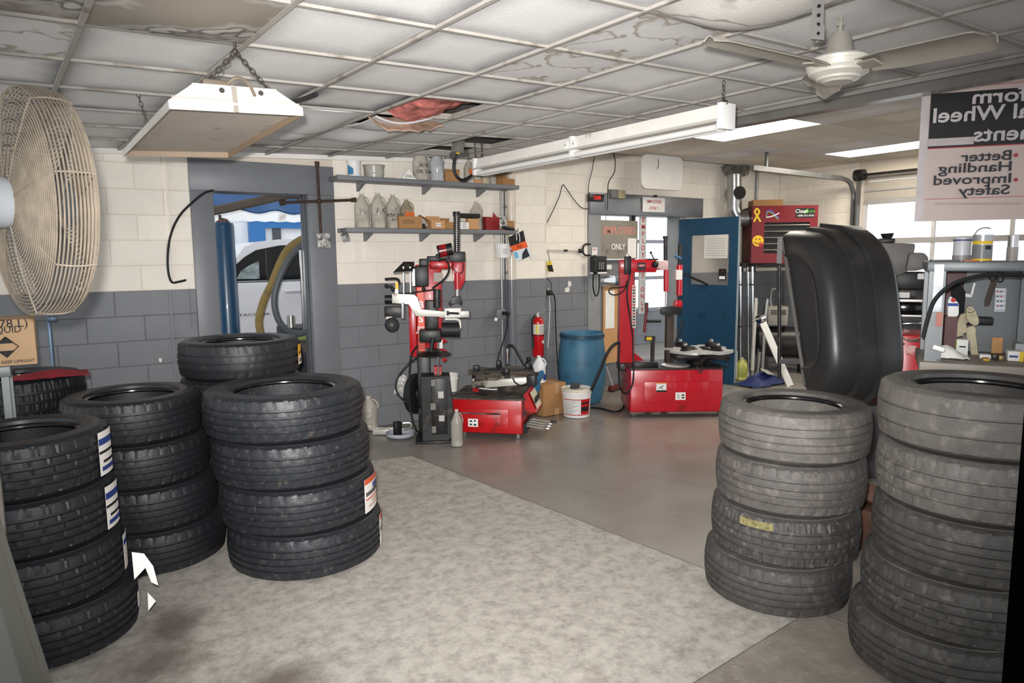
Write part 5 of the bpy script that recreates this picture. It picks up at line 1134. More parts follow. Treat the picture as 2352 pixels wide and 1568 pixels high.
# tent-shaped flap and chrome rods
b = B(); p0, p1, p2 = FA.p(903, 625, -.1), FA.p(925, 601, -.05), FA.p(950, 601, -.05); b.add([tuple(p) for p in (p0, FA.p(948, 622, -.1), p2+V((0, .12, 0)), p1+V((0, .12, 0)), p0-V((0, 0, .01)), FA.p(948, 622, -.1)-V((0, 0, .01)), p2+V((0, .12, -.01)), p1+V((0, .12, -.01)))], [(0, 1, 2, 3), (7, 6, 5, 4), (0, 1, 5, 4), (1, 2, 6, 5), (2, 3, 7, 6), (3, 0, 4, 7)]); b.obj('tray_flap', BLKM, t)
for x, y1 in ((926.5, 676), (942, 672)):
    b = B(); cylp(b, FA, x, 612, x+1, y1, -.04, 2.4); b.obj('chrome_rod', CHR, t)
b = bx(947, 618, 953, 656, -.02, .02); b.obj('rod_bracket', STEEL, t)
# bent silver arm and its fittings
b = poly(FA, [(900, 674), (951, 676), (960, 684), (966, 712), (1020, 714), (1020, 728), (954, 726), (940, 697), (900, 697)], -.07, -.02, .006); b.obj('bent_arm', ALU, t)
b = bx(1010, 715, 1078, 728.5, -.06, -.025, bev=.004); b.obj('sliding_bar', ALU, t)
b = B(); FA.box(b, 1077, 714, 1080, 731, -.065, -.02); b.obj('bar_end', BLK, t)
b = bx(1021, 708, 1059, 729, -.085, -.02, bev=.004); b.obj('clamp_block', WHTD, t)
b = B(); tubep(b, FA, [(1029, 719), (1040, 719), (1054, 720)], -.1, 2.6); cylp(b, FA, 1026, 719, 1031, 719, -.1, 5); b.obj('clamp_handle', BLK, t)
b = B(); tubep(b, FA, [(1022, 733), (1046, 733), (1055, 736), (1057, 744), (1057, 754)], -.06, 2.6); b.obj('hook_rod', WHTD, t)
b = B(); cylp(b, FA, 884, 687, 901, 687, -.05, 10, 10); b.obj('knob', BLK, t)
b = bx(882, 704, 924, 727, -.06, .02, bev=.008); b.obj('lower_bar', BLKM, t)
b = B(); cylp(b, FA, 925.5, 694, 925.5, 731, -.06, 4.5); b.obj('chrome_pin', CHR, t)
b = bx(887, 723, 901, 732, -.05, -.03); b.obj('bracket', WHTD, t)
b = B(); q = FA.p(900, 745, -.05); k = (FA.p(910, 745, -.05)-q).length/10; b.lathe([(0, -.02), (k*9, -.022), (k*15, -.018), (k*16.5, -.008), (k*16.5, .01), (k*14, .02), (0, .022)], 22, M.Translation(q) @ M.Rotation(radians(20), 4, 'Z') @ M.Rotation(pi/2, 4, 'X')); rw = b.obj('roller_wheel', RUB, t)
b = B(); b.cyl(q+V((.0, -.035, 0)), q+V((.01, .0, 0)), k*5, n=10); b.obj('wheel_hub', DIRTY, rw)
b = B(); tubep(b, FA, [(884, 641), (896, 640), (910, 640), (916, 644), (915, 652)], -.04, 3); b.obj('pull_handle', BLK, t)
b = bx(908, 648, 915, 664, -.06, -.02); b.obj('yellow_block', YEL, t); b = bx(907, 664, 915, 674, -.055, -.02); b.obj('white_block', WHT, t)
b = B(); cylp(b, FA, 886, 656, 902, 658, -.04, 3); b.sph(FA.p(887, 656, -.04), .018, 10); b.sph(FA.p(902, 664, -.04), .018, 10); b.sph(FA.p(973, 663, -.02), .018, 10); b.obj('lever_knobs', BLK, t)
b = B(); tubep(b, FA, [(915, 674), (945, 672), (975, 668), (1000, 664)], -.03, 1.6); b.obj('black_rod', BLK, t)
b = B(); cylp(b, FA, 1004, 664, 1004, 706, .02, 9); b.obj('swivel_post', BLKM, t)
b = B(); cylp(b, FA, 1014, 757, 1056, 757, -.02, 17); b.obj('press_roller', RUB, t)
b = bx(962, 758, 1014, 786, -.05, .14, bev=.015); b.obj('roller_arm', BLKM, t)
b = B(); cylp(b, FA, 994, 775, 990, 806, -.06, 5); b.obj('disc_post', BLK, t)
b = B(); q = FA.p(996, 809, -.02); b.lathe([(0, .035), (.05, .03), (.06, .01), (.13, .0), (.155, -.012), (.15, -.022), (.1, -.02), (0, -.015)], 32, M.Translation(q)); b.obj('press_disc', BLKM, t)
b = B(); cylp(b, FA, 1006.5, 786, 1007, 864, .03, 2.4); b.obj('chrome_rod', CHR, t)
for y in (783, 806, 826): b = B(); cylp(b, FA, 1017, y, 1027, y, .22, 6, 1.5); b.obj('red_cone', REDOLD, t)
b = bx(1006, 780, 1017, 800, .18, .24); b.obj('white_label_block', WHTD, t)
b = bx(997, 842, 1014, 864, .1, .2); b.obj('red_foot', REDOLD, t)
# mounting post on the right
b = bx(1018, 600, 1045, 616, .16, .3, bev=.01); b.obj('cross_arm', REDOLD, t)
b = B(); cylp(b, FA, 1049, 490, 1049.5, 600, .2, 6.5); pst = b.obj('threaded_post', BLKM, t)
b = B()
for k in range(18): q = FA.p(1049, 497+4.6*k, .2); b.cyl(q-V((0, 0, .004)), q+V((0, 0, .004)), .032, n=14)
b.obj('thread_rings', mat('oily_steel', '5b5a57', .3, metal=.8), pst, kind='stuff')
b = B(); cylp(b, FA, 1048.5, 486, 1048.5, 496, .2, 8.5); b.obj('post_cap', BLK, t)
b = bx(1031, 578, 1069, 601, .1, .28, bev=.006); b.obj('lock_box', BLK, t)
b = B(); cylp(b, FA, 1005, 578, 1039, 571, .08, 14, 14, 22); mt = b.obj('motor_can', BLK, t)
b = B(); cylp(b, FA, 1009.5, 577, 1025, 574, .08, 14.4, 14.4, 22); b.obj('red_band', RED, mt)
b = poly(FA, [(1036, 602), (1069, 602), (1068, 645), (1058, 665), (1046, 664), (1041, 640)], .12, .26, .012); b.obj('lift_cylinder', RED, t)
b = B(); cylp(b, FA, 1050, 625, 1051, 664, .10, 7); b.obj('cylinder_barrel', RED, t)
b = B(); tubep(b, FA, [(1040, 604), (1042, 618), (1055, 628), (1063, 622), (1064, 604)], .09, 1.2); b.obj('air_line', CABLE, t)
b = B(); cylp(b, FA, 1050, 662, 1050, 682, .14, 5); b.obj('ram', STEEL, t)
b = poly(FA, [(1040, 680), (1058, 680), (1062, 695), (1059, 701), (1050, 692), (1040, 697), (1032, 702), (1029, 697), (1038, 690)], .11, .17, .006); b.obj('mounting_head', BLKM, t)
b = B(); tubep(b, FA, [(1008, 600), (1020, 596), (1030, 606), (1030, 625), (1018, 643), (993, 662)], .1, 2.2); b.obj('hydraulic_hose', CABLE, t)
b = B(); tubep(b, FA, [(958, 794, .05), (945, 815, 0), (941, 845, 0), (940, 900, 0), (944, 950, 0), (955, 985, 0), (967, 996, .05)], 0, 2.2); b.obj('power_hose', CABLE, t)
b = B(); tubep(b, FA, [(960, 820, .05), (935, 838, 0), (913, 868, 0), (909, 892, 0), (920, 912, 0), (940, 926, 0), (966, 934, .1)], 0, 2); b.obj('power_hose', CABLE, t)
b = B(); q = FA.p(956, 903, .30); b.lathe([(.06, -.03), (.13, -.045), (.185, -.03), (.19, 0), (.185, .03), (.13, .045), (.06, .03), (.06, -.03)], 26, M.Translation(q) @ M.Rotation(radians(62), 4, 'Z') @ M.Rotation(pi/2, 4, 'X')); b.obj('bead_breaker_pad', RUB, t)
# cabinet at its own angle
c0, c1 = pz(1052, 1003), pz(1200, 1009); azc = atan2(-(c1-c0).y, (c1-c0).x); FB = Fr(c0, azc); Wc = (c1-c0).length; Hc = FB.p(1200, 917).z
inv = FA.m.inverted() @ FB.m
def fb(n, m, b, parent=None, **k):
    bmesh.ops.transform(b.bm, matrix=inv, verts=b.bm.verts); return b.obj(n, m, parent or t, **k)
Dc = .62
b = B(); b.bb(-.06, Wc, .0, Dc, .045, Hc-.012, .012); cb_ = fb('cabinet', REDOLD, b)
b = B(); b.bb(-.075, Wc+.012, -.012, Dc+.012, Hc-.014, Hc, .004); fb('cabinet_top', mat('greasy_cabinet_top', '5d554e', .65, var=.3, vs=12, dirt='35302b', ds=8, dt=.5), b)
b = B(); b.bb(-.03, Wc-.13, -.006, .002, .085, Hc-.10, .005); b.bb(-.0, Wc-.2, -.014, -.004, .12, Hc-.15, .008); fb('front_panel', REDOLD, b)
b = B(); b.bb(-.03, Wc-.2, -.017, -.012, Hc-.147, Hc-.135); fb('panel_edge', DIRTY, b)
for x in (.05, Wc-.05):
    for y in (.05, Dc-.05): b = B(); b.cyl((x, y, 0), (x, y, .05), .022, n=10); fb('foot', STEEL, b)
b = B(); a, c = FB.p(1075, 961, -.016), FB.p(1098, 980, -.016); b.bb(a.x, c.x, -.017, -.013, c.z, a.z); st_ = fb('warning_sticker', PAPER, b)
for x, z, s_ in ((.3, .7, .16), (.7, .75, .12), (.28, .28, .15), (.7, .25, .18)): b = B(); w_, h_ = c.x-a.x, a.z-c.z; b.bb(a.x+w_*(x-s_/1.3), a.x+w_*(x+s_/1.3), -.019, -.0165, c.z+h_*(z-.1), c.z+h_*(z+.1)); fb('pictogram', INK, b, st_)
# right-hand face: name plate, control box, pedals
MR = M.Translation((Wc+.002, .0, 0)) @ M.Rotation(pi/2, 4, 'Z')
b = B(); b.bb(.02, .34, -.006, .0, Hc-.17, Hc-.02, mx=MR); npl = fb('name_plate', mat('dark_grey_plate', '3a3a3d', .4), b)
b = B(); b.bb(.2, .33, -.010, -.005, Hc-.12, Hc-.03, .003, mx=MR); fb('logo_badge', WHT, b, npl)
b = B(); b.bb(.21, .32, -.013, -.009, Hc-.11, Hc-.04, mx=MR); fb('logo_field', RED, b, npl)
text('COATS', .036, WINK, npl, inv @ MR @ face((.265, -.014, Hc-.075)), n='logo', bold=.02); text('PRO', .04, WINK, npl, inv @ MR @ face((.11, -.008, Hc-.1)), n='logo')
b = B(); b.add([(.06, 0, .25), (.42, 0, .25), (.42, 0, .42), (.06, 0, .42), (.06, -.12, .24), (.42, -.12, .24), (.42, -.03, .44), (.06, -.03, .44)], [(0, 1, 2, 3), (4, 5, 6, 7), (0, 1, 5, 4), (1, 2, 6, 5), (2, 3, 7, 6), (3, 0, 4, 7)]); bmesh.ops.transform(b.bm, matrix=MR, verts=b.bm.verts); cbx = fb('control_box', REDOLD, b)
b = B(); b.add([(.1, -.117, .265), (.38, -.117, .265), (.38, -.051, .415), (.1, -.051, .415)], [(0, 1, 2, 3)]); bmesh.ops.transform(b.bm, matrix=MR @ M.Translation((0, -.004, .002)), verts=b.bm.verts); fb('control_label', mat('control_panel_label', 'd8d2b4', .5), b, cbx)
for k in range(4):
    b = B(); b.bb(.12+.065*k, .15+.065*k, -.102+.0, -.092, .30, .37, mx=MR @ M.Translation((0, -.002, 0))); fb('pictogram', INK, b, cbx)
    b = B(); b.bar((.1+.09*k, .05, .12), (.1+.09*k, -.2-.03*(k == 3), .085), .03, .012); bmesh.ops.transform(b.bm, matrix=MR, verts=b.bm.verts); pd_ = fb('pedal', STEEL, b)
    b = B(); b.cb((.1+.09*k, -.21-.03*(k == 3), .088), (.045, .06, .02), .006); bmesh.ops.transform(b.bm, matrix=MR, verts=b.bm.verts); fb('pedal_pad', BLK if k == 3 else STEEL, b, pd_)
b = B(); b.bb(Wc-.02, Wc+.03, .04, .42, .05, .14); fb('pedal_housing', BLKM, b)
# turntable
ct_ = FB.p(1155, 852, Dc*.5); ct_.z = FB.p(1155, 856, Dc*.5).z
b = B(); b.cyl((ct_.x, ct_.y, Hc), (ct_.x, ct_.y, ct_.z-.02), .09, .11, n=20); fb('turntable_post', DIRTY, b)
Rt = (FB.p(1240, 852, Dc*.5)-FB.p(1155, 852, Dc*.5)).x*.97; b = B(); pl_ = []
for k in range(48):
    a = 2*pi*k/48; r = Rt*(1 if (k % 12) < 7 else .74); pl_.append((r*cos(a), r*sin(a)))
b.prism(pl_, -.014, .014, M.Translation(ct_) @ M.Rotation(pi/2, 4, 'X')); fb('turntable', DIRTY, b)
for k in range(4):
    a = pi/2*k+.35; b = B(); d_ = V((cos(a), sin(a), 0)); p_ = ct_+V((0, 0, .014)); b.bar(p_+d_*.05, p_+d_*Rt*.86, .05, .03); b.cb(p_+d_*Rt*.72+V((0, 0, .04)), (.06, .05, .06), .01, rot=(0, 0, a)); b.add([tuple(p_+d_*Rt*.62+V((0, 0, .01))), tuple(p_+d_*Rt*.86+V((0, 0, .015))), tuple(p_+d_*Rt*.8+V((0, 0, .075)))], [(0, 1, 2)]); fb('clamp_jaw', BLKM, b)
b = B(); a, c = FB.p(1114, 880, .1), FB.p(1212, 873, .1); b.bar(a, c, .09, .075, .012); fb('air_cylinder', ALU, b); b = B(); b.bar(c, c+(c-a).normalized()*.08, .1, .1, .008); fb('cylinder_head', BLK, b)
b = B(); b.bar(a-(c-a).normalized()*.12, a+(c-a)*.03, .08, .07, .01); fb('cylinder_base', DIRTY, b)
b = B(); b.tube([FB.p(*p, .08) for p in ((1093, 865), (1086, 875), (1088, 884), (1102, 891), (1130, 894), (1142, 893))], .006, 7); fb('white_hose', WHT, b)
b = B(); b.tube([FB.p(*p, .05) for p in ((1178, 868), (1183, 878), (1196, 885), (1212, 880))], .008, 7); fb('black_hose', CABLE, b)
b = B(); b.tube([FB.p(*p, .0) for p in ((1216, 868), (1214, 885), (1210, 895), (1198, 906), (1180, 902), (1160, 904))], .006, 7); fb('black_hose', CABLE, b)
b = B(); b.cyl(FB.p(1164, 836, .45), FB.p(1167, 800, .45), .016, n=10); fb('chrome_fitting', CHR, b)
b = B(); b.tube([FB.p(*p, .45) for p in ((1167, 802), (1168, 795), (1175, 793), (1183, 800), (1193, 818), (1204, 838))], .014, 8); fb('black_hose', CABLE, b)
b = B(); a = FB.p(1214, 824, .5); b.cyl(FB.p(1206, 838, .5), a, .009, n=8); b.sph(a, .024, 12); fb('lever', BLK, b)
b = B(); c = FB.p(1092, 894, .2); b.cb(c, (.06, .04, .03), rot=(.2, .3, .4)); fb('red_cap', RED, b)
# things on and around the left changer
q = FB.m @ V((-.0, .3, Hc+.001)); t2 = thing('white_pail', 'small white pail standing on the left tire changer cabinet behind the column', 'pail', tuple(FB.m @ V((FB.p(1034, 876, .3).x, .3, Hc))))
b = B(); b.lathe([(0, 0), (.068, 0), (.078, .16), (.084, .162), (.084, .17), (.076, .17), (.066, .004), (0, .004)], 26); b.obj('pail_wall', WHTD, t2); b = B(); b.lathe([(.078, .12), (.083, .12), (.083, .128), (.078, .128)], 26); b.obj('rim_band', WHTD, t2)
q = FB.m @ V((Wc-.02, Dc*.75, Hc+.002))
b = B(); F = Fr(pz(1235, 985), radians(40)); a = [F.p(*p, .35) for p in ((1222, 856), (1243, 852), (1246, 880), (1232, 912))]
FT = Fr(FB.m @ V((Wc+.03, Dc*.7, 0)), azc)
b.surf(lambda u, v: (lambda P: V((P.x+.02*sin(6*v), P.y-.02*sin(5*u), P.z)))((FT.p(1221, 858)*(1-u)+FT.p(1246, 850)*u)*(1-v)+(FT.p(1230, 912)*(1-u)+FT.p(1243, 888)*u)*v), 8, 10, .006)
single(b, 'shop_towel', mat('blue_shop_towel', '2d5f7f', .9, var=.15, vs=20), 'blue shop towel hanging over the right end of the left tire changer', 'towel', fr=FT)
bag('plastic_bag', [(914, 862), (938, 858), (940, 917), (904, 905)], Fr(FA.m @ V((-.35, .5, 0)), radians(28)), 'crumpled clear bag with papers hanging left of the black column', PLB, 0)
def standing_jug(px, pyb, h, r, m, lab, **k):
    p = pz(px, pyb); return jug('plastic_jug', p.x, p.y, 0, r, h, m, lab, **k)
standing_jug(848, 985, .33, .09, JUG, 'dusty cloudy jug on the floor between the grey wall and the front stack')
standing_jug(1050, 1023, .33, .055, mat('grey_milky_plastic', '9b968e', .4, var=.15), 'grey cloudy jug on the floor between the black column and red cabinet')
# small parts on the floor near the wall
def bits(n, px, py, bs, m, lab, cat='scrap'):
    p = pz(px, py); b = B()
    for c, s, r in bs: b.cb(c, s, .004, rot=r)
    return single(b, n, m, lab, cat, fr=p)
bits('metal_clamp', 876, 998, [((0, 0, .03), (.03, .16, .05), (0, 0, .9)), ((.07, .03, .03), (.03, .16, .05), (0, 0, .9)), ((.0, .09, .04), (.13, .03, .05), (0, 0, .9))], ALU, 'silver metal clamp lying on the floor right of the front stack')
p = pz(920, 1003); t2 = thing('wheel_weight_tray', 'pale round tray holding a small black machine part on the floor left of the column', 'tray', p)
b = B(); b.lathe([(0, 0), (.1, 0), (.13, .02), (.135, .05), (.125, .05), (.1, .012), (0, .012)], 28); b.obj('tray_dish', mat('pale_blue_tray', 'a9adb3', .4), t2)
b = B(); b.cb((-.02, .02, .08), (.07, .06, .13), .008); b.obj('machine_part', BLKM, t2); b = B(); b.tube([(.03, .0, .06), (.1, -.02, .08), (.1, .0, .12), (.04, .03, .12)], .008, 6); b.obj('bright_hook', STEEL, t2)
for px, py, lab in ((952, 980, 'tiny bright wheel weight on the floor, the one nearest the wall left of the column'), (962, 990, 'tiny bright wheel weight on the floor, the one nearest the pale round tray'), (957, 1000, 'tiny bright wheel weight on the floor, the one nearest the camera by the column')):
    b = B(); b.cb((0, 0, .012), (.035, .018, .02), .003, rot=(0, 0, px)); single(b, 'wheel_weight', STEEL, lab, 'wheel weight', 'wheel weights scattered by the column', fr=pz(px, py))

# ================================================================== BESIDE IT: BOX, JUG, BUCKET, DRUM
c0, c1 = pz(1248, 957), pz(1300, 948); FC = Fr(c0, atan2(-(c1-c0).y, (c1-c0).x)); Wb = (c1-c0).length; Hb = FC.p(1248, 884).z
t = thing('cardboard_box', 'taped brown cardboard box carrying the white jug, right of the left tire changer', 'box', FC)
b = B(); b.bb(-.0, Wb, 0, .34, 0, Hb, .004); b.obj('carton_body', CARD, t)
for x0, x1, z0, z1 in ((.5*Wb, .68*Wb, Hb-.11, Hb+.002), (.5*Wb, .68*Wb, .0, .07)):
    b = B(); b.bb(x0, x1, -.003, 0, z0, z1); b.obj('tape_strip', mat('pale_tape', 'b7946f', .5), t)
b = B(); b.bb(.46*Wb, .7*Wb, 0, .34, Hb, Hb+.002); b.obj('tape_strip', MC['pale_tape'], t)
b = B(); b.bb(-.004, 0, .12, .22, Hb-.17, Hb-.05); b.obj('printed_mark', INK, t)
q = FC.m @ V((.05, .14, Hb+.003)); J = jug('bleach_jug', q.x, q.y, q.z, .072, (FC.p(1256, 815, .14).z-Hb), mat('clean_white_plastic', 'e9e9ea', .35, var=.01), 'clean white plastic jug with a blue label standing on the taped box', capm=WHT, rot=.3)
b = B(); b.surf(lambda u, v: V((.0735*cos(-1.2+.9*u), .0735*sin(-1.2+.9*u), .03+.06*v)), 6, 1); b.obj('paper_label', BLUEINK, J)
p = pz(1324, 958); rB = .5*(pz(1357, 950)-pz(1291, 950)).length; p = p+V((p.x, p.y, 0)).normalized()*rB*.55
t = thing('plastic_bucket', 'white lidded plastic bucket with a red and black label in front of the blue drum', 'bucket', p); hB = .30
b = B(); b.lathe([(0, 0), (rB*.88, 0), (rB*.9, .008), (rB, hB*.8), (rB*1.03, hB*.81), (rB*1.03, hB*.84), (rB*1.0, hB*.85), (rB*1.0, hB*.93)], 36); b.obj('bucket_wall', WHT, t)
b = B(); b.lathe([(rB*1.0, hB*.9), (rB*1.07, hB*.9), (rB*1.08, hB*.98), (rB*1.05, hB), (rB*1.0, hB*.99), (rB*.97, hB*.96), (0, hB*.96)], 36); b.obj('lid', mat('dirty_white_lid', 'd6d0c4', .5, var=.1, dirt='8d8578', ds=20, dt=.56), t)
dv = atan2(-p.y, -p.x); ang = lambda u: dv+u
for n, m, a0, a1, z0, z1 in (('label_field', mat('label_white', 'dcdcd8', .4), -1.0, .30, .14, .62), ('label_red_band', RED, -1.0, 1.2, .1, .13), ('label_red_band', RED, -1.0, 1.2, .64, .67), ('label_red_field', RED, .32, 1.1, .14, .64), ('label_black_field', INK, .34, 1.0, .24, .40), ('label_black_field', INK, .34, 1.0, .50, .56)):
    b = B(); b.surf(lambda u, v: (lambda z, r: V((r*cos(ang(a0+(a1-a0)*u)), r*sin(ang(a0+(a1-a0)*u)), z)))(hB*(z0+(z1-z0)*v), rB*(.9+.1*(z0+(z1-z0)*v)/.8)+(.002 if 'field' in n and 'black' not in n else .003)), 12, 2); b.obj(n, m, t)
for k in range(9):
    b = B(); b.surf(lambda u, v: (lambda z, r: V((r*cos(ang(-.85+1.0*u*(.6+.4*((k*7) % 3)/2))), r*sin(ang(-.85+1.0*u*(.6+.4*((k*7) % 3)/2))), z)))(hB*(.18+.05*k+.012*v), rB*(.9+.1*(.18+.05*k)/.8)+.0035), 8, 1); b.obj('label_line', mat('label_grey_print', '77787c', .6), t)
b = B(); b.cb((-.02, -.0, hB+.03), (.1, .02, .07), .012, rot=(.2, .1, -.5)); single(b, 'rubber_block', mat('dark_grey_rubber', '3a3b3d', .7), 'dark grey rubber block standing on the lid of the white bucket', 'rubber block', fr=V((p.x, p.y, p.z-.012)))
p = pz(1336, 931); rD = .5*(py_(1387, 850, p.y)-py_(1285, 850, p.y)).length*.86; dn = V((p.x, p.y, 0)).normalized(); p = p+dn*rD*.85; hD = pd(1336, 764, (p-CAM).dot(_f)).z+.02
t = thing('plastic_drum', 'large blue plastic drum standing by the left jamb of the second doorway', 'drum', p)
DRM = mat('faded_blue_drum', '41728e', .5, var=.14, vs=3, dirt='31566a', ds=4, dt=.56, dw=.2)
b = B(); b.lathe([(0, 0), (rD*.74, 0), (rD*.84, .03), (rD*.95, hD*.25), (rD*1.0, hD*.48), (rD*1.0, hD*.52), (rD*.985, hD*.56), (rD*.97, hD*.7), (rD*.9, hD*.88), (rD*.87, hD*.905), (rD*.9, hD*.92), (rD*.9, hD*.985), (rD*.87, hD), (rD*.84, hD*.985), (rD*.84, hD*.9), (0, hD*.88)], 44); b.obj('drum_shell', DRM, t)
b = B(); b.lathe([(rD*.885, hD*.925), (rD*.93, hD*.93), (rD*.93, hD*.975), (rD*.885, hD*.98)], 44); b.obj('rim_hoop', mat('dark_blue_hoop', '27465a', .45, var=.2), t)
# broom head and dust by the jamb
p = pz(1408, 897); t = thing('push_broom', 'small dark red broom leaning by the jamb between the drum and the right tire changer', 'broom', p)
b = B(); b.cyl((-.07, .05, .3), (.0, .0, .05), .012, n=8); b.obj('handle', mat('grey_handle', '9a9a98', .5), t); b = B(); b.cb((.02, 0, .04), (.2, .07, .06), .01, rot=(0, 0, .3)); b.obj('broom_head', mat('dull_red_wood', '5d2620', .7, var=.2), t); b = B(); b.cb((.02, 0, .008), (.18, .06, .016), rot=(0, 0, .3)); b.obj('bristles', BLK, t)
b = B(); b.tube([pz(1350, 935, .01), pz(1380, 938, .01), pz(1410, 945, .01), pz(1428, 940, .01), pz(1437, 920, .01), pz(1441, 912, .03)], .011, 8); single(b, 'floor_cable', CABLE, 'black cable lying on the floor between the bucket and the right tire changer', 'cable')
b = B(); F = Fr(pz(1390, 958), radians(33)); tubep(b, F, [(1357, 896), (1367, 875), (1380, 845), (1394, 812), (1408, 793), (1424, 785)], 0, 3.4); single(b, 'air_hose', CABLE, 'black air hose arching from behind the bucket up to the right tire changer', 'hose', fr=F)

# ================================================================== RIGHT TYRE CHANGER
c0, c1 = pz(1447, 957), pz(1645, 955); azr = atan2(-(c1-c0).y, (c1-c0).x); FR_ = Fr(c0, azr); Wr = (FR_.p(1660, 900)).x; Hr = FR_.p(1447, 846).z
t = thing('tire_changer', 'right tire changer, bright red cabinet with a shiny turntable in front of the blue door', 'tire changer', FR_, 'tire changers')
bx = lambda *a, **k: (lambda b: (FR_.box(b, *a, **k), b)[1])(B())
RB = mat('bright_red_paint', 'bd1626', .3, var=.05, coat=.3, dirt='7a1a20', ds=3, dt=.66)
b = B(); b.bb(0, Wr, 0, .6, .04, Hr-.015, .012); b.obj('cabinet', RB, t)
b = B(); b.bb(-.008, Wr+.008, -.008, .61, Hr-.018, Hr, .004); b.obj('cabinet_top', mat('dark_top', '2a2727', .45, var=.2), t)
a, c = FR_.p(1479, 876), FR_.p(1626, 924)
b = B(); b.bb(a.x, c.x, -.016, .0, c.z, a.z, .014); b.obj('front_panel', RB, t)
b = B(); b.bb(.0, Wr, -.012, .03, .03, .05); b.obj('bottom_lip', DIRTY, t)
for x in (.05, Wr-.05):
    for y in (.05, .55): b = B(); b.cyl((x, y, 0), (x, y, .045), .025, n=10); b.obj('foot', DIRTY, t)
for (x0, y0, x1, y1), mk in (((1507.5, 879, 1530.5, 900), 0), ((1551.6, 901, 1574.5, 918), 1)):
    b = bx(x0, y0, x1, y1, -.02, -.0165); s_ = b.obj('warning_sticker', PAPER, t)
    if mk == 0:
        b = bx(x0, y0, x1, y0+2, -.022, -.02); b.obj('sticker_band', mat('sticker_orange2', 'd98a2a', .5), s_); b = bx(x0, y1-4, x1, y1, -.022, -.02); b.obj('sticker_band', INK, s_)
        b = B(); b.bar(FR_.p(x0+6, y0+13, -.022), FR_.p(x1-6, y0+6, -.022), .003, .006); b.bar(FR_.p(x0+10, y0+9, -.022), FR_.p(x1-8, y0+15, -.022), .003, .006); b.obj('pictogram', INK, s_)
    else:
        for x_, y_ in ((.62, .28), (.62, .62), (.2, .3), (.25, .6)): b = bx(x0+23*x_, y0+17*y_, x0+23*x_+(6 if x_ > .5 else 3), y0+17*y_+3, -.022, -.02); b.obj('pictogram', INK if x_ > .5 else MC['label_grey_print'], s_)
# column and arm
va = .38
b = B(); a, c = FR_.p(1424, 600, va), FR_.p(1456, 842, va); b.prism([(a.x, Hr*.98), (a.x+.004, a.z), (c.x-.012, a.z), (c.x+.006, Hr*.98)], va, va+.15); bmesh.ops.bevel(b.bm, geom=b.bm.edges[:], offset=.012, segments=2, affect='EDGES'); b.obj('column', RB, t)
b = bx(1424, 835, 1468, 852, va-.04, va+.2, bev=.006); b.obj('column_foot', BLKM, t)
b = poly(FR_, [(1455, 808), (1455, 838), (1492, 838)], va+.05, va+.07); b.obj('gusset', RB, t)
b = bx(1452, 655, 1460, 753, va-.01, va-.002); ls = b.obj('label_strip', mat('label_cream', 'cfc9bd', .5), t)
for k in range(14):
    b = bx(1453.5, 658+6.7*k, 1458.5, 661.5+6.7*k, va-.014, va-.0105); b.obj('label_print', REDINK if k % 3 == 0 else INK, ls)
b = bx(1424, 596, 1508, 625, va-.02, va+.12, bev=.01); b.obj('swing_arm', RB, t)
b = bx(1435, 588, 1450, 630, va-.06, va-.01, bev=.01); b.obj('valve_block', BLK, t); b = B(); cylp(b, FR_, 1440, 594, 1440, 584, va-.03, 6); b.obj('valve_cap', STEEL, t)
b = bx(1465, 603, 1483, 621, va-.03, va-.02); pn = b.obj('switch_panel', BLK, t); b = bx(1468, 607, 1480, 613, va-.034, va-.03); b.obj('panel_red', RED, pn); text('HOT', .03, WINK, pn, face(FR_.p(1474, 610, va-.036)), n='logo')
b = B(); q = FR_.p(1505, 607, va-.03); b.sph(q, .038, 14); b.cyl(q, q+V((0, .06, 0)), .015, n=8); b.obj('knob', BLK, t)
b = B(); cylp(b, FR_, 1502, 594, 1495, 581, va, 1.3); b.sph(FR_.p(1495, 580, va), .014, 10); b.obj('lever', BLK, t)
b = bx(1488, 594, 1512, 597, va-.02, va+.1); b.obj('arm_plate', BLKM, t)
b = bx(1509, 599, 1535, 620, va, va+.1, bev=.006); b.obj('arm_end', mat('pale_red_plate', 'd9b9b6', .35, dirt='b4404a', ds=14, dt=.5), t)
b = B(); cylp(b, FR_, 1528.5, 546, 1528.5, 598, va+.05, 4.5); b.obj('slide_post', BLKM, t); b = B(); cylp(b, FR_, 1528.5, 542, 1528.5, 548, va+.05, 6); b.obj('post_cap', BLK, t)
b = B(); cylp(b, FR_, 1530, 620, 1530, 669, va+.05, 6); b.obj('lift_cylinder', RB, t); b = B(); cylp(b, FR_, 1530, 668, 1530, 714, va+.05, 2.6); b.obj('slide_rod', STEEL, t)
b = poly(FR_, [(1519, 707), (1545, 703), (1566, 706), (1566, 720), (1545, 722), (1536, 727), (1520, 722)], va, va+.09, .008); b.obj('mounting_head', BLKM, t)
b = B(); cylp(b, FR_, 1511, 709, 1530, 708, va+.02, 1.3); b.obj('head_pin', STEEL, t)
b = B(); cylp(b, FR_, 1561, 608, 1560, 678, va+.2, 7); b.obj('assist_cylinder', RB, t); b = bx(1553, 620, 1567, 642, va+.08, va+.2); b.obj('white_band', WHT, t)
b = poly(FR_, [(1553, 690), (1567, 690), (1568, 706), (1549, 706)], va+.15, va+.28, .01); b.obj('assist_foot', RB, t); b = B(); cylp(b, FR_, 1560, 676, 1560, 694, va+.2, 3); b.obj('assist_rod', BLKM, t); b = B(); cylp(b, FR_, 1562, 560, 1561, 610, va+.2, 4.5); b.obj('assist_post', BLKM, t)
b = B(); q = FR_.p(1553, 589, va+.15); b.sph(q, .02, 10); cylp(b, FR_, 1553, 589, 1566, 594, va+.15, 2.5); b.obj('blue_fitting', mat('blue_fitting', '2a5f8c', .4), t)
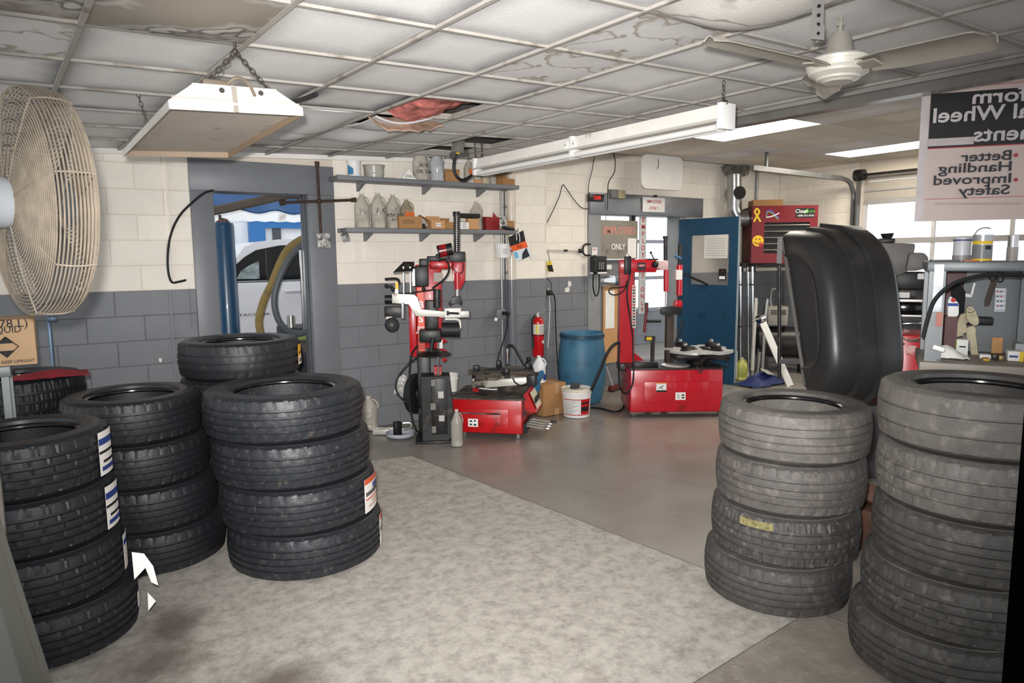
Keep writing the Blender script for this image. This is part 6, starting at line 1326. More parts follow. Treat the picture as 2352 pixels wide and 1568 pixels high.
b = bx(1532, 725, 1546, 842, va+.02, va+.12, bev=.004); b.obj('rear_post', mat('rusty_brown_post', '3e302b', .6, var=.2), t)
b = B(); cylp(b, FR_, 1568, 735, 1549, 795, va+.1, 2.2); b.obj('brace_rod', BLK, t)
b = B(); cylp(b, FR_, 1480, 763, 1486, 698, va-.1, 3.2, 3.2); b.obj('bead_lever', mat('dark_red_lever', '6e1d22', .45), t); b = B(); cylp(b, FR_, 1486, 737, 1518, 737, va-.1, 3.8); b.obj('lever_handle', BLK, t); b = bx(1482, 695, 1489, 718, va-.11, va-.09); b.obj('lever_rack', BLKM, t)
b = bx(1496, 778, 1503, 842, va, va+.04); b.obj('stand_post', BLKM, t); b = bx(1484, 772, 1505, 783, va-.02, va+.06); b.obj('stand_head', BLK, t); b = bx(1485, 774, 1497, 781, va-.024, va-.02); b.obj('yellow_tape', YEL, t)
b = B(); tubep(b, FR_, [(1447, 630, va-.05), (1440, 680, va-.05), (1452, 760, va-.05), (1455, 840, -.02), (1453, 880, -.03), (1440, 903, -.02), (1424, 890, .1), (1421, 840, .2), (1423, 790, .3)], 0, 2.0); b.obj('black_cable', CABLE, t)
b = B(); tubep(b, FR_, [(1443, 655, va-.03), (1425, 660, va-.05), (1402, 662, va-.05), (1400, 673, va-.05), (1415, 677, va-.05), (1434, 666, va-.05), (1440, 645, va-.03)], 0, 1.6); b.obj('black_cable', CABLE, t)
# turntable
cv = .30; q = FR_.p(1604, 803, cv); Rr = (FR_.p(1681, 803, cv)-q).x; b = B(); b.cyl((q.x, cv, Hr), (q.x, cv, q.z-.02), .12, .16, n=22); b.obj('turntable_post', BLKM, t)
b = B(); pl_ = []
for k in range(48): a = 2*pi*k/48+.3; r = Rr*(1 if (k % 12) < 8 else .8); pl_.append((r*cos(a), r*sin(a)))
b.prism(pl_, -.012, .012, M.Translation(q) @ M.Rotation(pi/2, 4, 'X')); b.obj('turntable', mat('polished_disc', 'dcdbd8', .3, metal=.45, var=.08), t)
for k in range(4):
    a = pi/2*k+.7; d_ = V((cos(a), sin(a), 0)); p_ = q+V((0, 0, .012)); b = B(); b.bar(p_+d_*.06, p_+d_*Rr*.8, .06, .03, .005); b.cb(p_+d_*Rr*.6+V((0, 0, .03)), (.1, .08, .05), .015, rot=(0, 0, a)); b.obj('clamp_jaw', BLKM, t)
    b = B(); b.sph(p_+d_*Rr*.66+V((0, 0, .065)), .024, 10); b.obj('jaw_bolt', CHR, t)
b = B(); b.bb(q.x-.28, q.x+.3, cv-.14, cv+.14, Hr+.05, q.z-.03, .02); b.obj('drive_block', BLKM, t)
b = B(); p_ = FR_.p(1554, 838, .1); b.lathe([(0, 0), (.14, 0), (.15, .012), (.13, .016), (0, .02)], 30, M.Translation((p_.x, .14, Hr+.001))); b.obj('round_pan', MC['polished_disc'], t)
b = bx(1458, 833, 1512, 846, .02, .16, bev=.004); b.obj('tool_bar', BLKM, t)
for pts in ([(1600, 842, -.01), (1604, 852, -.02), (1612, 854, -.02), (1612, 838, .05)], [(1664, 822, .1), (1672, 832, .1), (1666, 842, .1), (1650, 836, .1)], [(1548, 815, .1), (1562, 825, .1), (1580, 822, .1)]):
    b = B(); tubep(b, FR_, pts, 0, 1.6); b.obj('black_hose', CABLE, t)
# ================================================================== WASTE-OIL HEATER CORNER
o_ = pz(1790, 862); FH = Fr(o_, radians(40)); t = thing('waste_oil_heater', 'red cabinet heater with ribbon stickers, standing high on bright tube legs beside the blue door', 'heater', FH)
bx = lambda *a, **k: (lambda b: (FH.box(b, *a, **k), b)[1])(B())
a, c = FH.p(1729, 473, 0), FH.p(1874, 605, 0); hx0 = a.x; g0, g1 = FH.p(1756, 511, 0), FH.p(1857, 581, 0)
b = B()
for q in ((a.x, g0.x, c.z, a.z), (g1.x, c.x, c.z, a.z), (g0.x, g1.x, c.z, g1.z), (g0.x, g1.x, g0.z, a.z)): b.bb(q[0], q[1], 0, .03, q[2], q[3])
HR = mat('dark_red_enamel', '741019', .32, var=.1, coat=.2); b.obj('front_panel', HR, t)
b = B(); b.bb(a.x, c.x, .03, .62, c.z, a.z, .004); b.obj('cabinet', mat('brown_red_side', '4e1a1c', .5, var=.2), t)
b = B(); b.bb(g0.x, g1.x, .028, .034, g1.z, g0.z); b.obj('grille_back', INK, t)
for k in range(5):
    z = g1.z+(g0.z-g1.z)*(k+.5)/5; b = B(); b.cb(((g0.x+g1.x)/2, .014, z), (g1.x-g0.x, .03, .012), rot=(-.5, 0, 0)); b.obj('louvre', mat('grey_louvre', '6b6764', .4, metal=.3), t)
YR = mat('ribbon_yellow', 'e6c62c', .4)
b = B(); b.tube([FH.p(*p, -.002) for p in ((1732, 509), (1738, 497), (1744, 487), (1739, 479), (1734, 486), (1740, 497), (1747, 509))], .014, 6); bmesh.ops.scale(b.bm, vec=(1, .1, 1), verts=b.bm.verts); b.obj('ribbon_sticker', YR, t)
b = B(); q = FH.p(1739, 484, -.003); b.cyl(q, q+V((0, -.002, 0)), .012, n=12); b.obj('heart_print', REDINK, t)
for dz, m in ((0, mat('ribbon_white', 'e8e6ea', .4)), (.012, mat('ribbon_violet', '6a4fa8', .4)), (-.012, mat('ribbon_green', '5d9a5a', .4))):
    b = B(); b.tube([FH.p(*p, -.002)+V((0, 0, dz)) for p in ((1761, 498), (1762, 487), (1770, 485), (1780, 494), (1788, 502))] if dz else [FH.p(*p, -.004) for p in ((1760, 499), (1775, 496), (1790, 489))], .008, 6); bmesh.ops.scale(b.bm, vec=(1, .1, 1), verts=b.bm.verts); b.obj('rainbow_sticker', m, t)
b = bx(1828, 478, 1871, 499, -.004, -.001); lg = b.obj('maker_sticker', mat('maker_black', '161817', .4), t)
text('Clean', .07, WINK, lg, face(FH.p(1841, 485, -.006)), n='logo'); text('Burn', .06, mat('logo_green', '63a83c', .4), lg, face(FH.p(1862, 485, -.006)), n='logo')
b = B(); q = FH.p(1851, 486, -.006); b.add([tuple(q+V(p)) for p in ((-.02, 0, -.03), (.01, 0, -.01), (.03, 0, .04), (-.01, 0, .02))], [(0, 1, 2, 3)]); b.obj('leaf_mark', MC['logo_green'], lg); text('1-800-331-0183', .035, WINK, lg, face(FH.p(1850, 495, -.006)), n='logo')
q = FH.p(1741, 553, -.002); b = B(); b.cyl(q, q+V((0, -.003, 0)), .075, n=26); sm = b.obj('smiley_sticker', mat('smiley_yellow', 'e8b92a', .4), t)
b = B(); b.cyl(q+V((-.025, -.004, .025)), q+V((-.025, -.006, .025)), .009, n=10); b.cyl(q+V((.02, -.004, .025)), q+V((.02, -.006, .025)), .009, n=10); b.obj('smiley_eyes', INK, sm, kind='stuff'); b = B(); b.tube([q+V((-.045, -.005, -.012)), q+V((0, -.005, -.04)), q+V((.045, -.005, -.008))], .004, 5); b.obj('smiley_mouth', INK, sm); b = B(); b.cb(q+V((.04, -.005, -.055)), (.05, .003, .04), rot=(0, -.5, 0)); b.obj('smiley_tongue', RED, sm)
for px in (1692, 1718, 1786, 1864):
    for v in ((.05, .55) if px in (1718, 1864) else ()):
        b = B(); cylp(b, FH, px, 606, px, 862, v, 4.2); b.obj('stand_leg', CHR, t)
b = bx(1712, 604, 1872, 613, .0, .62, bev=.004); b.obj('stand_rail', BLKM, t)
for px in (1699.5, 1727.5):
    b = B(); cylp(b, FH, px, 612, px, 862, .02, 4.3, 4.3); b.obj('bright_tube', CHR, t); b = bx(px-8, 604, px+8, 624, .0, .06, bev=.004); b.obj('tube_collar', BLKM, t)
    for y in (652, 748): b = B(); cylp(b, FH, px, y, px, y+3, .02, 5.6); b.obj('tube_band', BLKM, t)
b = bx(1694, 604, 1790, 610, .0, .05); b.obj('front_rail', BLKM, t)
b = bx(1731, 459, 1798, 473.5, .12, .45, bev=.003); single(b, 'cardboard_carton', CARD, 'flat brown carton lying on top of the red heater', 'box', fr=FH)
# duct with open tee and elbow into the heater side
t = thing('flue_pipe', 'shiny round flue pipe with an open tee, rising from the heater to the far ceiling', 'duct', FH); DUC = mat('galvanised_duct', 'a9aaaa', .28, metal=.85, var=.18, vs=9)
dv = .25; k = (FH.p(1697, 450, dv)-FH.p(1687, 450, dv)).x/10
b = B(); cylp(b, FH, 1686.5, 401, 1687, 470, dv, 16.5, 16.5, 24); b.obj('vertical_pipe', DUC, t)
q = FH.p(1690, 444, dv); b = B(); b.lathe([(15*k, -.13), (17.5*k, -.14), (17.5*k, -.02), (15*k, 0), (15*k, -.13)], 28, M.Translation(q) @ M.Rotation(.25, 4, 'Z') @ M.Rotation(-pi/2, 4, 'X') @ M.Rotation(pi, 4, 'X')); tee = b.obj('tee_collar', DUC, t)
b = B(); q2 = q+V((.03, -.105, 0)); b.lathe([(0, 0), (15.2*k, 0), (15.2*k, .004), (0, .004)], 24, M.Translation(q2) @ M.Rotation(.25, 4, 'Z') @ M.Rotation(pi/2, 4, 'X')); b.obj('tee_interior', mat('tee_hole_dark', '1a1817', .7), tee)  # flat black disc stands in for the shade inside the open tee
b = B(); b.tube([FH.p(1686.5, 462, dv), FH.p(1687, 480, dv), FH.p(1693, 496, dv), FH.p(1702, 502, dv), V((hx0-.002, dv, FH.p(1705, 502, dv).z))], 16.5*k, 24); b.obj('elbow', DUC, t)
for x in (-.03, -.1): b = B(); b.cyl((hx0+x, dv, FH.p(1705, 502, dv).z), (hx0+x+.02, dv, FH.p(1705, 502, dv).z), 18.2*k, n=24); b.obj('collar', DUC, t)
b = B(); P_ = [FH.p(*p, dv) for p in ((1657, 383), (1680, 376), (1705, 372), (1724, 385), (1718, 402), (1704, 406), (1670, 405))]; vs = [tuple(p) for p in P_]+[tuple(p+V((0, .25, .03))) for p in P_]; n_ = len(P_); b.add(vs, [tuple(range(n_)), tuple(range(2*n_-1, n_-1, -1))]+[(i, (i+1) % n_, (i+1) % n_+n_, i+n_) for i in range(n_)]); b.obj('flue_hood', mat('dented_shiny_duct', '74716d', .22, metal=.8, var=.5, vs=18), t)
for p in (((1682, 330), (1681, 378)), ((1703, 327), (1686, 372)), ((1727, 350), (1711, 404))):
    b = B(); b.bar(FH.p(*p[0], dv+.05), FH.p(*p[1], dv+.02), .05, .02); b.obj('hanger_strap', mat('grey_strap', '77736e', .4, metal=.5), t)
b = B(); FZc = FH.p(1690, 360, dv+.12); b.cyl(FZc, V((FZc.x, FZc.y, FZ+.02)), 14*k, n=20); b.obj('upper_pipe', DUC, t)
# things stood in the corner
for k_, (pts, r_, m, lab) in enumerate([([(1737, 684), (1731, 783), (1728, 850)], 4.5, ALU, 'pale wooden stake leaning among the heater legs'), ([(1763, 685), (1757, 745), (1750, 868)], 4, STEEL, 'thin pale bar leaning behind the white alignment arm'), ([(1745, 800), (1739, 850), (1738, 868)], 4.5, CHR, 'short bright pipe standing among the heater legs'), ([(1721, 826), (1707, 878)], 4, ALU, 'short silver bar leaning on the yellow jug')]):
    F = Fr(pz(pts[-1][0], 868-6*k_), radians(40)); b = B(); tubep(b, F, pts, 0, r_) if len(pts) > 2 else cylp(b, F, *pts[0], *pts[1], 0, r_); single(b, 'leaning_bar', m, lab, 'bar', fr=F)
F = Fr(pz(1815, 886), radians(40)); t = thing('alignment_arm', 'white square alignment arm leaning with a steel roller at its upper end', 'arm', F)
b = B(); b.bar(F.p(1752, 741, .12), F.p(1815, 886, .0), .085, .05, .006, up=(0, 1, 0)); b.obj('white_arm', WHT, t); b = B(); q = F.p(1746, 731, .13); b.cyl(q+V((-.03, -.03, -.01)), q+V((.04, .03, .01)), .05, n=16); b.obj('steel_roller', CHR, t); b = B(); b.tube([F.p(1728, 738, .1), F.p(1736, 733, .1), F.p(1746, 731, .08)], .016, 8); b.obj('roller_pin', STEEL, t)
p = pz(1702, 872); t = jug('oil_jug', p.x, p.y, 0, .085, .3, mat('yellow_green_fluid', 'a7a85a', .2, var=.1), 'cloudy jug of yellow-green fluid on the floor at the blue door edge')
b = B(); F = Fr(pz(1685, 876), radians(40)); F.box(b, 1684, 806, 1692, 868, 0, .02); single(b, 'white_board_piece', PAPER, 'narrow white board standing behind the yellow-green fluid jug', 'board', fr=F)
p = pz(1750, 882); b = B(); b.surf(lambda u, v: V(((u-.5)*.7, (v-.5)*.35, .02+.14*sin(pi*u)*sin(pi*v)+.03*NZ.noise(V((u*7, v*7, 2))))), 14, 10, .006); single(b, 'blue_tarp', mat('dark_blue_tarp', '1d2a5c', .5, var=.2), 'dark blue plastic tarp crumpled on the floor under the white arm', 'tarp', fr=p)
p = pz(1762, 884); b = B(); b.cb((0, 0, .17), (.25, .12, .01), rot=(.5, .2, .3)); single(b, 'metal_sheet', mat('pale_grey_panel', 'b9b6ae', .5), 'pale flat panel lying on the dark blue tarp', 'panel', fr=p)
o_ = pz(1790, 800); F = Fr(V((8.5, 5.85, 0)), radians(45)); t = thing('air_compressor', 'grey boxy compressor with vent slots in the dark behind the white arm', 'compressor', F)
a, c = F.p(1764, 704), F.p(1810, 748); b = B(); b.bb(a.x, c.x, 0, .4, c.z, a.z, .02); b.obj('compressor_housing', mat('grey_housing', '8c887f', .5), t)
for kk in range(3): b = B(); F.box(b, 1771, 712+4*kk, 1785, 714+4*kk, -.006, -.001); F.box(b, 1795, 712+4*kk, 1806, 714+4*kk, -.006, -.001); b.obj('vent_slot', INK, t, kind='stuff')
b = B(); b.cyl((a.x-.1, .2, c.z-.25), (c.x+.3, .2, c.z-.25), .22, n=24); b.obj('air_tank', mat('black_tank', '1c1b1c', .35), t)
for x in (a.x, c.x+.2): b = B(); b.bb(x, x+.05, .1, .3, 0, c.z-.4); b.obj('tank_leg', BLKM, t)
b = B(); b.tube([F.p(1772, 704, .1), F.p(1769, 690, .1), F.p(1773, 666, .1), F.p(1782, 664, .1)], .014, 6); b.obj('copper_line', STEEL, t)
# conduit on the rear wall
b = B(); q = S2.p(1738, 430, -.03); b.cyl((0, 0, 0), (0, 0, .9), .022, n=10); single(b, 'wall_conduit', GALV, 'grey conduit on the rear wall above the red heater', 'conduit', fr=(q.x, WY2-.035, 2.0))

# ================================================================== WHEEL BALANCER WITH ITS BLACK HOOD
D0 = 4.55; o_ = pd(1920, 886, D0); o_.z = 0; FW = Fr(o_, radians(58)); t = thing('wheel_balancer', 'wheel balancer with a big ribbed black plastic hood raised beside the red heater', 'wheel balancer', FW)
SC_ = lambda px, py, v=0: FW.p(px, py, v)
al = radians(29); ea = V((cos(al), sin(al), 0)); ef_ = V((sin(al), -cos(al), 0))
P0h, P1h = SC_(1797, 533, .1), SC_(1853, 882, .1); Eh = P1h-P0h; Hh_ = abs(Eh.z)
base_h = P0h; fshift = .0
def prof(s):   # s 0..1 down the hood edge: point of the outer profile in (f, z), relative to the straight edge
    tt = 2*s-1; e = .52*(1-.33*s)*(max(0, 1-abs(tt)**3.4))**(1/2.3)
    return e
W_h = .42
sec = [(.02, .0), (.02, .62), (.014, .66), (.0, .70), (.0, .90), (.015, .955), (.05, .99), (.09, 1.0), (.165, 1.005), (.173, 1.05), (.27, 1.055), (.278, 1.10), (.39, 1.09), (.42, 1.04), (.435, .97), (.435, .0)]
tilt = .42   # the straight edge leans: lower end further along f
NS = 40
def hood(i, j):
    s = i/NS; a_, k_ = sec[j]; sc = .5+(s-.5)*k_ if k_ > 0 else .5
    z = P0h.z-Hh_*(.5+(s-.5)*(k_ if j < len(sec) else 1)); fl_off = tilt*(.5+(s-.5)*k_)
    f = prof(s)*k_+fl_off
    return V((P0h.x, P0h.y, 0))+ea*a_+ef_*f+V((0, 0, z))
b = B(); g = [[b.bm.verts.new(hood(i, j)) for j in range(len(sec))] for i in range(NS+1)]; fs = []
for i in range(NS):
    for j in range(1, len(sec)-1): fs.append(b.bm.faces.new((g[i][j], g[i+1][j], g[i+1][j+1], g[i][j+1])))
bmesh.ops.remove_doubles(b.bm, verts=b.bm.verts, dist=.0005); fs = [f for f in b.bm.faces]
# close the inner disc of the near side
ring_ = [hood(i, 1) for i in range(NS+1)]; vv = [b.bm.verts.new(p) for p in ring_]; b.bm.faces.new(vv)
bmesh.ops.remove_doubles(b.bm, verts=b.bm.verts, dist=.001); bmesh.ops.recalc_face_normals(b.bm, faces=b.bm.faces)
bmesh.ops.solidify(b.bm, geom=b.bm.faces[:], thickness=-.008)
hd = b.obj('hood', mat('black_hood_plastic', '2b2b2c', .36, var=.12, vs=4, bump=.12, bs=160, dirt='45423f', ds=3, dt=.6, dw=.2), t, sharp=50)
b = B(); b.tube([hood(i, 3)+ea*-.004 for i in range(NS+1)], .011, 6, 1); b.obj('hood_seam', MC['black_hood_plastic'], hd)
b = B(); b.tube([hood(0, 4)+ea*-.004, hood(0, 4)*.5+hood(NS, 4)*.5-ef_*.01, hood(NS, 4)+ea*-.004], .012, 8, 4); b.obj('hood_edge', mat('hood_edge_grey', '5a5754', .4), hd)
b = B(); cylp(b, FW, 1790, 560, 1790, 870, .5, 4.5); b.obj('hood_bar', BLKM, t); b = bx if False else B(); FW.box(b, 1786, 545, 1795, 605, .06, .1); b.obj('hood_hinge', BLKM, t)
b = B(); b.bar(SC_(1790, 830, .35), SC_(1850, 830, .35), .03, .03); b.obj('cross_bar', BLKM, t)
bx = lambda *a, **k: (lambda b: (FW.box(b, *a, **k), b)[1])(B())
b = B(); a, c = SC_(2000, 650, .75), SC_(2135, 650, .75); b.bb(a.x, c.x, .7, 1.15, 0, a.z-.1, .02); b.obj('cabinet', mat('dark_grey_cabinet', '3a3a3b', .45, var=.1), t)
TRG = mat('grey_tray_plastic', '6d6964', .5, var=.1)
b = poly(FW, [(2000, 556), (2104, 559), (2098, 588), (2088, 622), (2050, 640), (2030, 632), (2010, 606)], .55, .95, .02); b.obj('weight_tray', TRG, t)
b = poly(FW, [(2088, 580), (2124, 580), (2134, 592), (2134, 614), (2106, 622), (2080, 622)], .5, .8, .02); b.obj('tray_pocket', TRG, t)
b = B(); cylp(b, FW, 2038, 556, 2038, 546, .8, 14, 10, 14); cylp(b, FW, 2038, 546, 2038, 536, .8, 12, 16, 14); b.obj('cone_knob', BLK, t); b = bx(2020, 548, 2056, 557, .6, .85, bev=.006); b.obj('knob_base', BLK, t)
b = bx(2048, 625, 2126, 665, .62, .9, bev=.01); b.obj('control_head', BLK, t)
for x0, y0, x1, y1 in ((2108, 628, 2128, 641), (2124, 643, 2136, 654), (2050, 671, 2089, 684)):
    b = bx(x0, y0, x1, y1, .6, .62); b.obj('paper_label', PAPER, t)
b = bx(2046, 664, 2130, 688, .62, .95, bev=.008); b.obj('drawer', BLKM, t)
b = bx(2046, 687, 2124, 693, .58, .95); b.obj('shelf_edge', STEEL, t)
b = bx(2058, 696, 2118, 722, .6, .92, bev=.01); b.obj('display', mat('dark_screen', '0d0e10', .15), t)
b = bx(2046, 722, 2134, 728, .58, .95); b.obj('lower_shelf', STEEL, t); b = B(); q = SC_(2096, 742, .6); b.cb(q, (.16, .06, .02), .004, rot=(0, -.1, 0)); b.obj('bright_tool', CHR, t)
b = bx(2044, 742, 2140, 770, .56, .95, bev=.02); b.obj('padded_shelf', RUB, t)
# red tool chest below
F = Fr(pd(2090, 1000, 4.3)*V((1, 1, 0)), radians(58)); t = thing('tool_chest', 'red steel tool chest with a pale sticker between the black hood and the workbench', 'tool chest', F)
bx = lambda *a, **k: (lambda b: (F.box(b, *a, **k), b)[1])(B())
a, c = F.p(2048, 768), F.p(2135, 838); b = B(); b.bb(a.x, c.x, 0, .4, 0, a.z, .01); b.obj('chest_body', RB, t)
for z in (.25, .45): b = B(); b.bb(a.x+.03, c.x-.03, -.01, 0, z, z+.16, .004); dr = b.obj('drawer', RB, t); b = B(); b.bb(a.x+.06, c.x-.06, -.022, -.01, z+.12, z+.135); b.obj('drawer_handle', CHR, dr)
b = bx(2056, 787, 2078, 792, -.015, 0); b.obj('latch', BLK, t); b = bx(2085, 779, 2112, 785, -.012, 0); b.obj('latch', BLK, t)
b = bx(2082, 793, 2103, 817, -.005, 0); b.obj('sticker', mat('pinkish_sticker', 'd9a9a4', .5, dirt='c0505a', ds=30, dt=.5), t)
b = B(); tubep(b, F, [(2058, 690), (2064, 740), (2072, 772), (2085, 781), (2105, 778), (2120, 768), (2126, 750)], -.04, 1.8); single(b, 'electric_cable', mat('beige_cord', '8b7f6c', .6), 'thin beige cord drooping across the red tool chest', 'cord', fr=F)
p = pd(2000, 900, 3.9); b = B(); b.cb((0, 0, .3), (.22, .16, .1), .01, rot=(.3, .5, .4)); b.cb((.0, 0, .12), (.2, .2, .24), .01); single(b, 'rusty_scrap_box', mat('rusty_steel', '5a4032', .7, metal=.3, var=.3, vs=9), 'rusty open steel box with scrap just behind the dusty right stack', 'box', fr=V((p.x, p.y, 0)))

# ================================================================== WORKBENCH AT THE RIGHT
D0 = 3.35; o_ = pd(2150, 830, D0); o_.z = 0; FK = Fr(o_, radians(62)); t = thing('workbench', 'grey steel workbench with a panelled back and a top shelf of cans at the right', 'workbench', FK)
bx = lambda *a, **k: (lambda b: (FK.box(b, *a, **k), b)[1])(B()); SG = mat('grey_bench_steel', '6a6d6f', .42, metal=.3, var=.1)
xr_ = FK.p(2420, 700).x; zt = FK.p(2140, 601).z; zb_ = FK.p(2140, 829).z
a, c = FK.p(2136, 606), FK.p(2160, 830); b = B(); b.bb(a.x, c.x, 0, .06, 0, zt); b.obj('bench_post', SG, t)
b = B(); b.bb(xr_-.06, xr_, 0, .06, 0, zt); b.obj('bench_post', SG, t)
for x in (a.x, xr_-.06): b = B(); b.bb(x, x+.06, .46, .52, 0, zt); b.obj('bench_post', SG, t)
b = B(); b.bb(a.x-.01, xr_, -.01, .53, zt-.045, zt, .004); b.obj('top_shelf', SG, t)
b = B(); x0 = FK.p(2215, 700, .5).x; b.bb(x0, xr_, .49, .51, zb_, zt-.05); b.obj('back_panel', mat('grey_back_panel', '6d7174', .5, var=.05), t)
b = B(); b.bb(c.x, x0, .5, .52, zb_, zt-.05); b.obj('back_panel', mat('dark_red_back', '4a2526', .5, var=.2), t)
b = B(); b.bb(a.x-.02, xr_+.02, -.04, .53, zb_-.05, zb_, .006); b.obj('bench_top', mat('worn_bench_top', '8b8278', .5, var=.15), t)
b = B(); b.bb(a.x, xr_, .05, .5, .2, .24); b.obj('lower_shelf', SG, t)
b = bx(2147, 607, 2162, 716, -.012, -.001); ts = b.obj('tape_strip', mat('silver_tape', '8f9296', .35, metal=.3, var=.3, vs=25), t); b = bx(2151, 717, 2164, 750, -.012, -.001); b.obj('red_reflector', mat('dull_orange_tape', 'a0563f', .4), t)
b = B(); tubep(b, FK, [(2120, 775, -.08), (2130, 735), (2146, 690), (2180, 657), (2220, 640), (2268, 631), (2310, 631), (2360, 632)], -.08, 5.2); single(b, 'air_hose', CABLE, 'thick black hose arching across the front of the grey workbench', 'hose', fr=FK)
# cans on the top shelf
def can(px0, px1, py0, v, lab, m, bands, n='paint_can'):
    a, c = FK.p(px0, 601, v), FK.p(px1, 601, v); r = (c.x-a.x)/2; h = FK.p(px0, py0, v).z-zt; q = FK.m @ V(((a.x+c.x)/2, v, zt)); tt = thing(n, lab, 'can', Fr(q, FK.az))
    b = B(); b.lathe([(0, 0), (r, 0), (r*1.02, .006), (r, .012), (r, h-.012), (r*1.03, h-.008), (r*1.03, h), (r*.92, h), (r*.9, h-.01), (0, h-.01)], 30); b.obj('can_body', m, tt)
    for z0, z1, mm in bands: b = B(); b.lathe([(r+.0005, h*z0), (r+.002, h*z0), (r+.002, h*z1), (r+.0005, h*z1)], 30); b.obj('label_band', mm, tt)
    return tt, r, h
tt, r, h = can(2187, 2229, 546, .22, 'white and grey paint can on the workbench top shelf', mat('can_white', 'c6c5ca', .35, var=.08), [(.0, .25, mat('can_grey', '8d8a8c', .4)), (.86, .92, NAV)])
tt, r, h = can(2231, 2277, 539, .16, 'silver paint can with yellow bands on the workbench top shelf', mat('can_silver', 'c3c3c2', .22, metal=.8), [(.02, .1, YEL), (.64, .76, YEL), (.1, .62, mat('can_label_grey', '75777a', .35)), (.76, .97, mat('can_label_silver', 'a2a4a6', .3, metal=.5))]); b = B(); b.surf(lambda u, v: V(((r+.003)*cos(-1.35+.6*u), (r+.003)*sin(-1.35+.6*u), h*(.44+.14*v))), 5, 1); b.obj('black_mark', INK, tt)
b = B(); b.tube([(-r, 0, h*.9), (-r*.6, 0, h*1.15), (0, 0, h*1.25), (r*.7, 0, h*1.22)], .003, 6); b.obj('wire_bail', STEEL, tt)
can(2311, 2336, 541, .2, 'tall narrow silver can standing on the right part of the workbench top shelf', mat('can_narrow', 'b5b4b6', .25, metal=.7), [(.0, .55, mat('can_beige', 'a49c94', .4))], 'spray_can')
b = bx(2140, 597, 2205, 602, .1, .3); single(b, 'flat_black_tool', BLK, 'flat black tool lying at the left end of the workbench top shelf', 'tool', fr=FK)
b = bx(2214, 597, 2245, 602, .08, .14); single(b, 'orange_box', mat('orange_tool', 'b5622a', .5), 'flat orange box lying before the paint cans on the workbench top shelf', 'box', fr=FK)
# things hung on the bench back
t = thing('tin_snips', 'rusty long shears hanging from the workbench top shelf', 'shears', FK); RSH = mat('rusty_shears', '3c322c', .6, metal=.4, var=.2)
for s_, pts in ((1, [(2278, 617), (2270, 625), (2274, 640), (2282, 645), (2292, 625), (2284, 615), (2278, 617)]), (2, [(2296, 622), (2290, 635), (2294, 646), (2302, 645), (2306, 632), (2302, 621), (2296, 622)])):
    b = B(); tubep(b, FK, pts, .40, 2.2); b.obj('handle_loop', RSH, t)
b = poly(FK, [(2279, 640), (2292, 642), (2272, 702), (2262, 704), (2262, 690)], .40, .415); b.obj('blade', RSH, t)
b = bx(2287, 662, 2308, 716, .484, .489); o = single(b, 'parts_card', mat('pale_grid_card', 'b9bbc4', .4), 'small pale gridded card stuck on the grey back panel by the shears', 'card', fr=FK)
for k in range(5): b = bx(2286, 662+11*k, 2309, 665+11*k, .481, .485); b.obj('grid_line', WHT, o)
for k in range(8): b = bx(2290+8*(k % 2), 668+11*(k//2), 2294+8*(k % 2), 671+11*(k//2), .481, .485); b.obj('grid_mark', NAV if k % 3 else REDINK, o)
b = poly(FK, [(2214, 648), (2240, 650), (2232, 682), (2214, 680)], .44, .46); o = single(b, 'picture_card', mat('dark_picture_card', '2d3a36', .3, var=.4, vs=20), 'tilted dark picture card with a pale edge on the workbench back', 'card', fr=FK); quad4([(2214, 673), (2234, 677), (2232, 683), (2213, 681)], FK, .436, .003).obj('pale_edge', PAPER, o); quad4([(2236, 650), (2241, 650), (2233, 682), (2228, 681)], FK, .436, .003).obj('pale_edge', PAPER, o)
b = bx(2178, 726, 2282, 748, .40, .46, bev=.01); single(b, 'black_strap', BLK, 'broad black bar fixed level across the workbench back behind the gloves', 'bar', fr=FK)
b = poly(FK, [(2186, 664), (2204, 650), (2218, 670), (2214, 724), (2186, 726)], .42, .47); single(b, 'black_cloth', mat('black_cloth', '131519', .9), 'black cloth hanging behind the blue labelled bottle on the bench', 'cloth', fr=FK)
t = thing('spray_bottle', 'white bottle with a blue band and red mark on the workbench, left of the gloves', 'bottle', FK); b = poly(FK, [(2176, 728), (2177, 690), (2184, 679), (2203, 696), (2203, 723), (2198, 728)], .2, .28, .01); b.obj('bottle_body', WHT, t); b = bx(2177, 696, 2201, 703, .195, .2); b.obj('label_band', BLUEINK, t); b = B(); q = FK.p(2190, 689, .19); b.cyl(q, q+V((0, .01, 0)), .011, n=16); b.obj('red_mark', REDINK, t); b = B(); b.bb(FK.p(2172, 728, .2).x, FK.p(2200, 728, .2).x, .2, .3, zb_+.002, FK.p(2190, 727, .2).z); b.obj('bottle_stand', mat('dark_red_box', '4b1f20', .5), t)
